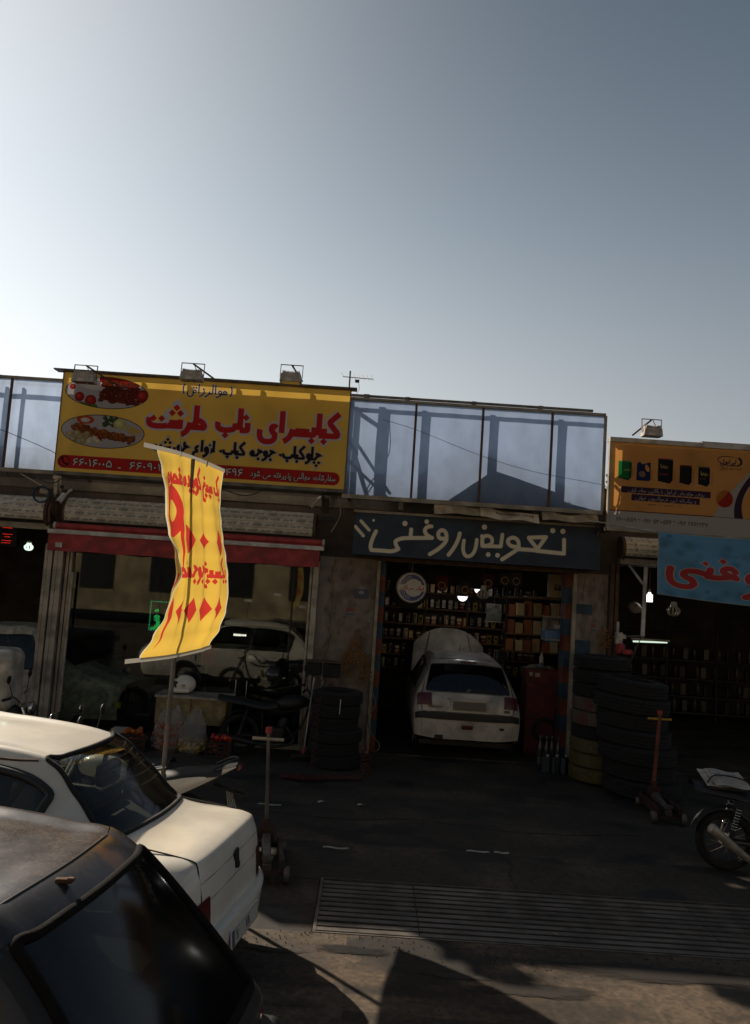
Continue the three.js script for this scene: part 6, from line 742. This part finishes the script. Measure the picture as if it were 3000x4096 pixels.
for (let i = 0; i < 4; i++) { const t = thing('oil_bottle', ['clear bottle with a white cap left of its row beside the red cabinet', 'second bottle with a white cap beside the red cabinet', 'third bottle with a white cap beside the red cabinet', 'bottle nearest the jamb in the row beside the red cabinet'][i], 'bottle', [2.67 + i * 0.085, 0.0, 0.36 + (i % 2) * 0.04]); mesh('body', lathe([[0.005, 0.002], [0.04, 0.004], [0.042, 0.3], [0.03, 0.36], [0.016, 0.42], [0.016, 0.47]], 16), mat('#4a5450', 0.15, { transmission: 0.6, thickness: 0 }), t); mesh('cap', mv(new THREE.CylinderGeometry(0.02, 0.02, 0.035, 14), 0, 0.49, 0), mat('#4a4a48', 0.5), t); mesh('label', lathe([[0.0425, 0.1], [0.0425, 0.2]], 16), M.steel, t); }
for (let i = 0; i < 3; i++) { const t = thing('oil_jug', ['dark plastic jug left at the foot of the right jamb', 'dark plastic jug in the middle at the foot of the right jamb', 'dark plastic jug touching the tyre pile at the right jamb'][i], 'jug', [2.72 + i * 0.14, 0, 0.52], i * 0.4); mesh('body', bx(0.12, 0.24, 0.09, 0, 0.12, 0, 0.02), mat(['#28323a', '#30363a', '#262c30'][i], 0.4), t); mesh('cap', mv(new THREE.CylinderGeometry(0.022, 0.022, 0.03, 14), 0.03, 0.256, 0), M.greyplastic, t); mesh('grip', tube([V(-0.05, 0.22, 0), V(-0.04, 0.27, 0), V(0.0, 0.25, 0)], 0.01, 10, 6), M.black, t); }
{ const t = thing('camera_carton', 'cardboard box with a printed camera on the top shelf by the right jamb', 'carton', [3.1, 2.54, -0.85]); mesh('carton', box(-0.12, 0.1, 0, 0.38, -0.15, 0.1), M.card, t); mesh('printed_front', grid(1, 1, (u, v) => V(-0.12 + 0.22 * u, 0.38 * v, 0.103)), mat('#ffffff', 0.9, { map: canvasTex(256, 440, (c, w, h) => { c.fillStyle = '#9a8768'; c.fillRect(0, 0, w, h); c.fillStyle = '#2c2420'; c.fillRect(60, 210, 150, 16); c.fillRect(80, 190, 60, 10); c.fillRect(70, 240, 130, 70); c.fillStyle = '#9a8768'; c.beginPath(); c.arc(135, 275, 30, 0, 7); c.fill(); c.fillStyle = '#2c2420'; c.beginPath(); c.arc(135, 275, 22, 0, 7); c.fill(); }) }), t); mesh('bracket', box(-0.5, 0.12, -0.03, -0.002, -0.2, 0.12), M.wood, t); }
{ const t = thing('wall_calendar', 'grey wall calendar on the garage shelves under the tube bulb', 'calendar', [2.35, 2.01, -2.5]); mesh('sheet', grid(2, 2, (u, v) => V(0.28 * (u - 0.5), 0.32 * v, 0.006)), mat('#ffffff', 0.9, { map: canvasTex(256, 292, (c, w, h) => { const g = c.createLinearGradient(0, 0, 0, h); g.addColorStop(0, '#6f6a64'); g.addColorStop(1, '#4a5048'); c.fillStyle = g; c.fillRect(0, 0, w, h); c.strokeStyle = '#2e2e34'; c.lineWidth = 8; c.beginPath(); c.arc(66, 60, 36, 0, 7); c.stroke(); c.fillStyle = '#3a3834'; for (let i = 0; i < 4; i++) c.fillRect(120, 40 + i * 14, 100, 5); soil(c, w, h, 14, '30,34,28', 0.6, 60); }) }), t); mesh('backing', box(-0.14, 0.14, 0, 0.32, 0, 0.004), M.beige, t); mesh('hanger', rod(V(0, 0.32, 0), V(0, 1.2, 0), 0.003, 0.003, 4), M.steel, t); mesh('rail', box(-0.17, 0.17, -0.02, -0.005, -0.01, 0.01), M.beige, t); }
// cartons stacked along the right garage wall
{ const cm = [mat('#8a5430', 0.8), mat('#9a7e58', 0.8), mat('#74402c', 0.8), mat('#b09a78', 0.8)], wd = ['brown', 'tan', 'dark brown', 'pale'], t = thing('side_shelf', 'wooden shelves of cartons along the right garage wall', 'shelf', [3.0, 0, -2.6]); for (const y of [1.5, 1.82, 2.15, 2.5]) mesh('board', box(-0.42, 0.62, y - 0.03, y, -0.3, 0.2), M.wood, t); mesh('upright', box(-0.44, -0.42, 0.02, 2.8, 0.1, 0.2), M.black, t);
  [1.5, 1.82, 2.15].forEach((y, k) => { for (let i = 0; i < 6; i++) { const q = (i * 3 + k * 2) % 4, h = rr(0.18, 0.28), m = one('carton', box(-0.07, 0.07, 0, h, -0.08, 0.08), cm[q], `${wd[q]} carton, ${nth(i + 1)} from the left on the ${['lower', 'middle', 'upper'][k]} board of the right garage shelves`, 'carton', `${wd[q]} cartons on the ${['lower', 'middle', 'upper'][k]} right garage board`); m.position.set(2.66 + i * 0.165, y + 0.001, -2.5 + rr(-0.03, 0.03)); m.rotation.y = rr(-0.15, 0.15); } }); }
// ---------------------------------------------------------------- tyre shop on the right
{ const t = thing('pipe_bracket', 'white angled pipe frame hanging in the tyre shop doorway', 'pipe frame', [4.22, 0, 0.1]); mesh('upright_pipe', rod(V(0.02, 3.12, 0), V(0, 2.06, 0), 0.032, 0.032, 14), M.white, t); mesh('brace_pipe', rod(V(-0.24, 3.12, 0), V(-0.02, 2.84, 0), 0.02, 0.02, 12), M.white, t); mesh('cross_pipe', rod(V(0, 2.045, 0), V(-0.46, 2.0, 0), 0.014), M.steel, t); mesh('elbow', mv(new THREE.SphereGeometry(0.036, 14, 10), 0, 2.06, 0), M.white, t); mesh('chain', tube([V(-0.01, 2.04, 0), V(-0.1, 1.85, 0.02), V(-0.2, 1.6, 0.04)], 0.007, 16, 5), M.steel, t); }
lamp('compact_bulb', 'very bright white bulb beside the pipe in the tyre shop', [mv(new THREE.CylinderGeometry(0.05, 0.05, 0.12, 20), 0, 0, 0), mv(new THREE.CylinderGeometry(0.02, 0.03, 0.04, 14), 0, 0.075, 0)], '#fffdf0', 2.2, 4.562, 2.63, -0.6, 0.06, (t) => mesh('socket', [mv(new THREE.CylinderGeometry(0.02, 0.02, 0.06, 12), 0, 0.12, 0), rod(V(0, 0.14, 0), V(0, 0.97, 0), 0.005)], M.beige, t));
lamp('fluorescent_tube', 'thin pale fluorescent tube deep in the tyre shop', rod(V(-0.32, 0, 0), V(0.34, 0.02, 0), 0.016, 0.016, 12), '#e8ffe8', 0.62, 5.47, 1.775, -3.0, 0.02, (t) => mesh('batten', box(-0.36, 0.38, 0.03, 0.07, -0.03, 0.03), M.white, t));
one('dish_shade', mv(lathe([[0.02, 0.07], [0.08, 0.05], [0.11, 0.0]], 24), 4.3, 2.46, -0.5, 0.9), M.beige, 'small pale dish shaped shade behind the white pipe', 'lamp shade');
one('wall_box', [box(3.8, 3.9, 1.9, 2.08, 0.082, 0.17, 0.008), rod(V(3.83, 2.08, 0.12), V(3.83, 2.24, 0.12), 0.022), bx(0.05, 0.06, 0.05, 3.93, 2.02, 0.12)], M.greyplastic, 'grey electric box on the rusty tyre shop post', 'electric box');
one('rag_bundle', [bx(0.12, 0.16, 0.1, 3.84, 1.84, 0.24, 0.03, 0, 0.4), bx(0.16, 0.08, 0.12, 3.93, 1.8, 0.28, 0.03)], M.red, 'red and pale packages on the tyre pile by the rusty post', 'package');
{ const t = thing('shelf_rack', 'dark shelves of oil bottles deep in the tyre shop', 'shelf', [7.1, 0, -5.2]); for (const y of [0.2, 0.55, 0.93, 1.33, 2.0]) mesh('board', box(-1.8, 1.8, y - 0.03, y, -0.18, 0.16), M.black, t); for (const x of [-1.6, -0.5, 0.6, 1.6]) mesh('upright', box(x - 0.015, x + 0.015, 0.02, 2.4, 0.161, 0.19), M.black, t); }
{ const bg = [lathe([[0.005, 0], [0.05, 0], [0.052, 0.2], [0.03, 0.25], [0.018, 0.27], [0.018, 0.3], [0.0, 0.3]], 14), new RoundedBoxGeometry(0.13, 0.26, 0.08, 2, 0.02).translate(0, 0.13, 0)], cs = ['#24241f', '#3a362c', '#2e1c16', '#34352f', '#1c2424'], cn = ['black', 'tan', 'brown', 'grey', 'dark green'];
  [0.2, 0.55, 0.93, 1.33].forEach((y, k) => { for (let i = 0; i < 14; i++) { const q = Math.floor(rr(0, 5)), m = one('oil_bottle', bg[i % 2], mat(cs[q], 0.35), `${cn[q]} ${i % 2 ? 'can' : 'bottle'}, ${nth(i + 1)} from the left on the ${['lowest', 'second', 'third', 'fourth'][k]} board of the tyre shop shelves`, 'bottle', `${cn[q]} ${i % 2 ? 'cans' : 'bottles'} on the ${rowDesc[k]} tyre shop board`); m.position.set(5.4 + i * 0.235 + rr(-0.06, 0.06), y + 0.001, -5.15 + rr(-0.03, 0.05)); m.rotation.y = rr(-0.4, 0.4); } }); }
// ---------------------------------------------------------------- motorcycles
function motorcycle(label, pos, turn, o = {}) {
  const t = thing('motorcycle', label, 'motorcycle', pos, turn), body = o.body ?? M.red, W = 1.24, cm = o.dark ? M.black : M.chrome, rimM = M.black;
  for (const x of [0, W]) { mesh('tyre', mv(new THREE.TorusGeometry(0.25, 0.042, 12, 40), x, 0.29, 0), M.rubber, t); mesh('rim', mv(new THREE.TorusGeometry(0.212, 0.012, 8, 36), x, 0.29, 0), rimM, t); mesh('hub', mv(new THREE.CylinderGeometry(0.055, 0.055, 0.12, 18), x, 0.29, 0, Math.PI / 2), o.dark ? M.black : M.alu, t); const sp = []; for (let i = 0; i < 18; i++) { const a = i / 18 * 6.2832; sp.push(rod(V(x + 0.05 * Math.cos(a + 0.4), 0.29 + 0.05 * Math.sin(a + 0.4), (i % 2 ? 1 : -1) * 0.045), V(x + 0.21 * Math.cos(a), 0.29 + 0.21 * Math.sin(a), 0), 0.0022, 0.0022, 4)); } mesh('spokes', sp, o.dark ? M.black : M.steel, t); }
  mesh('frame', [tube([V(1.0, 0.82, 0), V(0.78, 0.66, 0), V(0.5, 0.64, 0), V(0.1, 0.7, 0), V(-0.2, 0.74, 0)], 0.018, 30, 8), tube([V(1.0, 0.78, 0), V(0.86, 0.4, 0), V(0.6, 0.22, 0), V(0.36, 0.24, 0), V(0.3, 0.6, 0)], 0.018, 30, 8), rod(V(0.36, 0.28, 0.07), V(0, 0.29, 0.08), 0.016), rod(V(0.36, 0.28, -0.07), V(0, 0.29, -0.08), 0.016)], M.black, t);
  mesh('engine', [bx(0.28, 0.2, 0.2, 0.52, 0.32, 0, 0.05), mv(lathe([[0.05, 0], [0.085, 0.02], [0.06, 0.03], [0.085, 0.05], [0.06, 0.06], [0.085, 0.08], [0.06, 0.09], [0.085, 0.11], [0.05, 0.16]], 18), 0.6, 0.4, 0, 0, 0, -0.35), mv(new THREE.CylinderGeometry(0.09, 0.09, 0.24, 22), 0.46, 0.3, 0, Math.PI / 2)], o.dark ? M.black : M.alu, t);
  mesh('exhaust', o.bigPipe ? [tube([V(0.66, 0.45, 0.1), V(0.78, 0.24, 0.13), V(0.6, 0.12, 0.15), V(0.28, 0.1, 0.16)], 0.02, 24, 10), rod(V(0.3, 0.1, 0.16), V(0.12, 0.21, 0.18), 0.024, 0.036, 18), rod(V(0.12, 0.21, 0.18), V(-0.2, 0.45, 0.2), 0.036, 0.05, 20), rod(V(-0.2, 0.45, 0.2), V(-0.215, 0.46, 0.2), 0.05, 0.03, 20)] : [tube([V(0.66, 0.45, 0.1), V(0.78, 0.24, 0.13), V(0.5, 0.16, 0.15), V(0.2, 0.2, 0.16)], 0.02, 24, 10), rod(V(0.2, 0.2, 0.16), V(-0.3, 0.3, 0.18), 0.04, 0.046, 16)], o.dark ? M.black : M.alu, t);
  for (const z of [0.12, -0.12]) { mesh('shock_absorber', [rod(V(0.0, 0.3, z), V(0.09, 0.66, z), 0.014), rod(V(0.0, 0.3, z), V(0.03, 0.42, z), 0.024)], M.black, t); const c = []; for (let i = 0; i <= 70; i++) { const a = i / 70 * 8 * 6.2832, k = 0.36 + 0.6 * i / 70; c.push(V(0.09 * k + 0.028 * Math.cos(a), 0.3 + 0.36 * k, z + 0.028 * Math.sin(a))); } mesh('spring', tube(c, 0.005, 150, 5), cm, t); mesh('fork_leg', rod(V(W, 0.29, z * 0.8), V(1.0, 0.86, z * 0.8), 0.018), cm, t); mesh('foot_peg', rod(V(0.4, 0.24, z), V(0.4, 0.24, z * 2.2), 0.012), M.rubber, t); }
  const seat = (u, v) => { const x = lerp(-0.34, 0.52, u), a = v * Math.PI, w = lerp(0.11, 0.085, u) + 0.02 * Math.sin(u * 3), h = 0.7 + 0.075 * Math.sin(a) + 0.045 * Math.pow(1 - u, 2) + (u > 0.45 ? -0.03 * Math.sin((u - 0.45) * 5.7) : 0); return V(x, h + 0.03 * (1 - u), Math.cos(a) * w * 1.15); };
  mesh('seat', grid(30, 14, seat), mat('#17171a', 0.62), t); mesh('tank', (() => { const g = new THREE.SphereGeometry(1, 28, 18), p = g.attributes.position; for (let i = 0; i < p.count; i++) p.setXYZ(i, p.getX(i) * 0.24, Math.max(-0.06, p.getY(i) * 0.12), p.getZ(i) * 0.13); g.computeVertexNormals(); return mv(g, 0.74, 0.76, 0, 0, 0, 0.12); })(), body, t);
  if (o.tail) { for (const z of [0.1, -0.1]) mesh('tail_panel', grid(16, 6, (u, v) => { const x = lerp(-0.46, 0.3, u), top = 0.69 + 0.17 * Math.pow(1 - u, 1.2), bot = 0.48 + 0.36 * Math.pow(1 - u, 1.1) - (u < 0.1 ? 0 : 0.0); return V(x, lerp(bot, top, v), Math.sign(z) * (0.06 + 0.075 * Math.sin(Math.min(1, u * 1.5) * 1.57) + 0.02 * Math.sin(v * 3.14))); }), whiteCar, t, 'white tail panel'); mesh('tail_panel', grid(10, 6, (u, v) => V(lerp(-0.46, -0.28, u), lerp(0.865, 0.82, u), lerp(-0.065, 0.065, v) * (1 + 0.5 * u))), whiteCar, t); mesh('grab_rail', [tube([V(-0.26, 0.83, 0.1), V(-0.4, 0.9, 0.085), V(-0.47, 0.91, 0), V(-0.4, 0.9, -0.085), V(-0.26, 0.83, -0.1)], 0.012, 30, 8), tube([V(-0.1, 0.78, 0.125), V(-0.25, 0.79, 0.13), V(-0.42, 0.85, 0.09)], 0.016, 20, 8)], M.black, t); mesh('tail_lamp', bx(0.04, 0.06, 0.12, -0.49, 0.835, 0, 0.012, 0, 0, 0.6), lampRed, t); mesh('rear_mudguard', [bx(0.32, 0.012, 0.12, -0.42, 0.63, 0, 0.004, 0, 0, 0.25), bx(0.1, 0.1, 0.012, -0.5, 0.6, 0.0, 0.003)], M.black, t); mesh('stripe', bx(0.1, 0.012, 0.004, -0.16, 0.66, 0.153, 0, 0, 0, -0.35), M.red, t); many('dangling_strings', [0, 1, 2, 3, 4].map((i) => tube([V(-0.38 - i * 0.012, 0.62, 0.02), V(-0.4 - i * 0.016, 0.5, 0.03), V(-0.43 - i * 0.015, 0.4, 0.03 + i * 0.01)], 0.004, 10, 4)), M.white, t); }
  else mesh('rear_mudguard', grid(20, 6, (u, v) => { const a = lerp(0.5, 2.9, u), r = 0.33; return V(r * Math.cos(a), 0.29 + r * Math.sin(a), lerp(-0.07, 0.07, v)); }), o.guard ?? M.rubber, t);
  mesh('front_mudguard', grid(20, 6, (u, v) => { const a = lerp(0.3, 2.4, u), r = 0.31; return V(W + r * Math.cos(a), 0.29 + r * Math.sin(a), lerp(-0.06, 0.06, v)); }), body, t);
  mesh('handlebar', tube([V(0.86, 0.98, 0.36), V(0.92, 1.0, 0.2), V(0.98, 0.9, 0.06), V(0.98, 0.9, -0.06), V(0.92, 1.0, -0.2), V(0.86, 0.98, -0.36)], 0.012, 40, 8), cm, t); mesh('grip', rod(V(0.86, 0.98, 0.36), V(0.9, 0.99, 0.24), 0.018), M.rubber, t); mesh('grip', rod(V(0.86, 0.98, -0.36), V(0.9, 0.99, -0.24), 0.018), M.rubber, t);
  mesh('headlamp', mv(lathe([[0.005, -0.09], [0.07, -0.06], [0.09, 0.0], [0.085, 0.02], [0.01, 0.035]], 22), 1.1, 0.84, 0, 0, 0, -Math.PI / 2), cm, t);
  for (const z of [0.22, -0.22]) { mesh('mirror_stem', rod(V(0.92, 1.0, z), V(0.9, 1.2, z * 1.45), 0.005), M.black, t); mesh('mirror', mv(new THREE.SphereGeometry(1, 18, 12).scale(0.018, 0.05, 0.075), 0.9, 1.23, z * 1.5, 0, 0.1), o.mirror ?? M.black, t); }
  return t;
}
motorcycle('motorcycle with a white tail and black seat beside the flag pole, behind the saloon', [-1.58, 0, 4.68], Math.PI + 0.05, { tail: 1, body: whiteCar });
{ const t = motorcycle('dark motorcycle with a steep silver exhaust at the right edge', [3.7, 0, 4.06], -0.12, { bigPipe: 1, body: M.orange });
  const p = thing('paper_bundle', 'printed paper sheets strapped on the seat of the motorcycle at the right edge', 'papers', [3.68, 0.8, 4.08], -0.15), pm = mat('#ffffff', 0.9, { map: canvasTex(256, 256, (c, w, h) => { c.fillStyle = '#8f8981'; c.fillRect(0, 0, w, h); c.strokeStyle = '#4a4652'; c.lineWidth = 5; c.strokeRect(30, 26, 60, 50); c.beginPath(); c.arc(66, 104, 20, 0, 7); c.moveTo(150, 50); c.lineTo(220, 50); c.lineTo(200, 38); c.moveTo(60, 190); c.lineTo(150, 196); c.moveTo(60, 212); c.lineTo(190, 220); c.stroke(); }) });
  mesh('sheet', grid(8, 8, (u, v) => V(-0.12 + 0.34 * u - 0.06 * v, 0.04 + 0.1 * v + 0.012 * Math.sin(u * 6), 0.12 - 0.26 * v)), pm, p); mesh('sheet', grid(8, 8, (u, v) => V(-0.2 + 0.3 * u - 0.04 * v, 0.02 + 0.1 * v + 0.01 * Math.sin(u * 5 + 1), 0.1 - 0.26 * v)), M.greyplastic, p); mesh('strap', tube([V(-0.2, 0.06, 0.1), V(-0.1, 0.115, 0), V(0.1, 0.11, 0.0), V(0.3, 0.06, 0.02)], 0.008, 20, 6), M.black, p); mesh('board', bx(0.4, 0.02, 0.22, 0.02, 0.012, 0.0, 0.005), M.black, p); }
motorcycle('black motorcycle standing close to the restaurant glass on the right', [-1.75, 0, 0.6], 0.12, { body: M.black, dark: 1 });
{ const t = thing('black_helmet', 'black helmet hung on the handlebar of the motorcycle by the glass', 'helmet', [-1.32, 1.03, 0.6]); const g = new THREE.SphereGeometry(0.125, 24, 18), p = g.attributes.position; for (let i = 0; i < p.count; i++) p.setXYZ(i, p.getX(i) * 0.85, p.getY(i) * 1.05 - (p.getY(i) < -0.08 ? (p.getY(i) + 0.08) * 0.8 : 0), p.getZ(i)); g.computeVertexNormals(); mesh('shell', mv(g, 0, 0.13, 0), M.black, t); mesh('visor', mv(new THREE.SphereGeometry(0.122, 20, 8, 0, 2.2, 1.1, 0.6), 0.0, 0.13, 0.008), mat('#1d1d20', 0.1), t); mesh('strap', tube([V(-0.06, 0.04, 0.05), V(0, -0.02, 0.06), V(0.06, 0.04, 0.05)], 0.008, 12, 5), M.black, t); }
{ const t = motorcycle('motorcycle half hidden behind the saloon roof with one chrome mirror showing', [-2.36, -0.28, 3.35], Math.PI - 0.1, { mirror: M.chrome, body: M.black });
  motorcycle('delivery motorcycle at the left edge with dark mirrors beside a white box', [-5.3, -0.12, 2.0], 0.05, { body: M.black });
  const b = thing('delivery_box', 'white rounded delivery box with a black ringed window at the left edge', 'delivery box', [-5.0, 0.66, 1.95]); mesh('shell', (() => { const g = new RoundedBoxGeometry(0.94, 0.8, 0.5, 6, 0.13); return mv(g, 0.1, 0.4, 0); })(), worn('#b8b4ac', '#98948c', 0.7, { clearcoat: 0.4 }, [0.4, 0.6], 0.001, 67), b); mesh('ring', new THREE.TubeGeometry(new THREE.CatmullRomCurve3([V(0.05, 0.66, 0.256), V(0.36, 0.64, 0.256), V(0.42, 0.55, 0.256), V(0.41, 0.4, 0.256), V(0.32, 0.3, 0.256), V(0.05, 0.28, 0.256), V(-0.2, 0.3, 0.256), V(-0.2, 0.62, 0.256)], true), 60, 0.014, 6, true), M.black, b); mesh('emblem', mv(new THREE.SphereGeometry(1, 20, 12).scale(0.14, 0.07, 0.012), 0.2, 0.4, 0.252), M.red, b); many('lettering', [0, 1, 2].map((i) => bx(0.02, 0.05, 0.004, 0.2 + i * 0.045, 0.19, 0.253)), M.blue, b); mesh('lettering', bx(0.022, 0.055, 0.004, 0.36, 0.19, 0.253), M.red, b, 'red last letter'); mesh('antenna_rod', rod(V(0.47, 0.55, 0.1), V(0.47, 0.0, 0.1), 0.008), M.beige, b); mesh('bracket', box(-0.3, 0.45, -0.06, 0.0, -0.2, 0.2), M.black, b); }
// ---------------------------------------------------------------- clutter over the shop fronts
{ const t = thing('pipe_cluster', 'grey vent pipe elbows and tangled wires between the two rolled shutters', 'pipes', [-4.88, 3.6, 0.3]); mesh('vent_pipe', rod(V(0.0, -0.08, 0), V(-0.01, 0.28, 0), 0.032, 0.032, 16), M.greyplastic, t); mesh('vent_cap', rod(V(-0.01, 0.25, 0), V(-0.01, 0.3, 0), 0.055, 0.055, 16), M.greyplastic, t); mesh('thin_pipe', rod(V(0.04, 0.36, 0.02), V(0.09, -0.02, 0.02), 0.016), M.beige, t); mesh('flue', rod(V(-0.22, 0.05, 0.05), V(-0.1, 0.03, 0.02), 0.042, 0.042, 18), M.greyplastic, t); mesh('rod', rod(V(-0.54, 0.29, 0.08), V(-0.1, 0.08, 0.08), 0.014), M.beige, t);
  const w = []; for (let i = 0; i < 9; i++) w.push(tube([V(rr(-0.12, 0.1), rr(-0.02, 0.1), 0.06), V(rr(-0.1, 0.1), rr(-0.16, -0.05), 0.12), V(rr(-0.05, 0.1), rr(-0.1, 0.02), 0.1), V(rr(-0.1, 0.1), rr(-0.32, -0.2), 0.05)], 0.005, 18, 4)); mesh('wires', w, M.rust, t); mesh('junction', [bx(0.07, 0.06, 0.05, -0.05, -0.02, 0.05, 0.01), bx(0.05, 0.05, 0.05, 0.1, 0.13, 0.04, 0.01)], M.black, t); mesh('conduit', tube([V(-0.02, -0.1, 0.06), V(-0.04, -0.25, 0.08), V(-0.02, -0.42, 0.08)], 0.02, 14, 8), M.rust, t); }
{ const t = thing('hose_loop', 'blue hose wound in a ring over the left shutter', 'hose', [-5.05, 3.59, 0.4]); for (const [r, z] of [[0.115, 0], [0.125, 0.014], [0.12, -0.012]]) mesh('ring', mv(new THREE.TorusGeometry(r, 0.009, 8, 40), 0, 0, z), M.blue, t); mesh('end', tube([V(-0.17, 0.36, 0.04), V(-0.05, 0.24, 0.05), V(0.1, 0.18, 0.05), V(0.22, 0.2, 0.04), V(0.3, 0.3, 0)], 0.009, 30, 6), M.blue, t); }
function cam(label, x, y, z, ry, rx, s) { const t = thing('security_camera', label, 'camera', [x, y, z], ry); mesh('body', [mv(new THREE.CylinderGeometry(0.036 * s, 0.04 * s, 0.15 * s, 18), 0, -0.03, 0.04, rx), ], M.white, t); mesh('lens', mv(new THREE.CylinderGeometry(0.03 * s, 0.03 * s, 0.01, 16), 0, -0.03 - 0.078 * s * Math.cos(rx) , 0.04 - 0.078 * s * Math.sin(rx), rx), M.black, t); mesh('mount', [rod(V(0, 0, 0), V(0.03, 0.09, -0.06), 0.012), mv(new THREE.CylinderGeometry(0.036, 0.036, 0.02, 16), 0.03, 0.1, -0.07, 0.8)], M.white, t); }
cam('white security camera aimed down beside the vent pipes', -4.7, 3.58, 0.42, -0.6, -0.6, 1.05); cam('small white security camera near the right end of the restaurant shutter', -0.93, 3.72, 0.35, -0.7, -0.9, 0.75);
one('teal_cable', tube([V(-2.5, 3.95, 0.4), V(-2.29, 3.84, 0.5), V(-2.0, 3.765, 0.5), V(-1.78, 3.82, 0.5), V(-1.66, 3.95, 0.45)], 0.008, 30, 6), M.blue, 'teal cable sagging under the yellow sign right of the flag', 'cable');
one('white_cable', tube([V(-0.615, 3.95, 0.35), V(-0.56, 3.8, 0.3), V(-0.53, 3.63, 0.2), V(-0.57, 3.5, 0.1), V(-0.66, 3.33, 0.06)], 0.007, 26, 6), M.white, 'thin white cable hanging between the yellow sign and the painted sign', 'cable');
one('bracket_box', [bx(0.1, 0.22, 0.1, -0.76, 3.72, 0.25), bx(0.22, 0.06, 0.1, -0.72, 3.52, 0.2), rod(V(-0.81, 3.95, 0.3), V(-0.8, 3.7, 0.28), 0.02)], M.black, 'dark junction box under the right end of the yellow sign', 'junction box');
{ const t = thing('wire_tangle', 'tangle of dark wires between the blue signbox and the orange sign', 'wires', [3.37, 3.7, 0.6]); const w = []; for (let i = 0; i < 16; i++) { const a = rr(-0.08, 0.07); w.push(tube([V(a, rr(-0.25, -0.05), rr(-0.1, 0.1)), V(a + rr(-0.05, 0.05), rr(0, 0.4), rr(-0.1, 0.1)), V(rr(-0.06, 0.06), rr(0.5, 0.9), rr(-0.1, 0)), V(rr(-0.05, 0.05), rr(1, 1.3), -0.1)], rr(0.004, 0.011), 18, 5)); } mesh('wires', w, M.rust, t); many('knot', [0, 1, 2, 3, 4, 5].map((i) => mv(new THREE.TorusGeometry(rr(0.03, 0.06), 0.008, 6, 18), rr(-0.04, 0.04), rr(-0.15, -0.02), rr(0, 0.1), rr(0, 3), rr(0, 3))), M.black, t); many('insulator', [bx(0.03, 0.09, 0.03, -0.04, 0.35, 0.05, 0.008), bx(0.03, 0.06, 0.03, 0.02, -0.1, 0.12, 0.008)], M.white, t); }
one('sagging_cable', tube([V(-6.6, 4.66, 0.66), V(-5.73, 4.51, 0.68), V(-5.35, 4.4, 0.68), V(-4.9, 4.24, 0.7), V(-4.72, 4.16, 0.7)], 0.005, 30, 5), M.black, 'thin dark cable sagging in front of the left blue signbox', 'cable');
one('sagging_cable', tube([V(0.02, 4.99, 0.84), V(0.55, 4.86, 0.84), V(1.49, 4.55, 0.84), V(2.3, 4.36, 0.84), V(3.27, 4.24, 0.83), V(3.38, 4.2, 0.7)], 0.0035, 40, 5), M.steel, 'thin cable running down across the four blue panels', 'cable');
// ---------------------------------------------------------------- the far side of the street, seen only as reflections in the glass
{ const t = thing('opposite_building', 'cream building across the street mirrored in the restaurant glass', 'building', [0, 0, 30]), wm = worn('#b3a27f', '#998968', 4, {}, [0.9, 1], 0.004, 71); mesh('wall', box(-34, 34, 0, 10, 0, 4), wm, t); for (let i = -5; i < 12; i++) for (const y of [1.2, 5]) mesh('window', box(-12 + i * 3.8, -10.2 + i * 3.8, y, y + 1.9, -0.06, 0.02), M.black, t); mesh('cornice', box(-34.2, 34.2, 10, 10.4, -0.3, 4.2), wm, t); }
scene.traverse((o) => { if (o.isMesh) { o.castShadow = true; o.receiveShadow = true; } });
renderer.render(scene, camera);
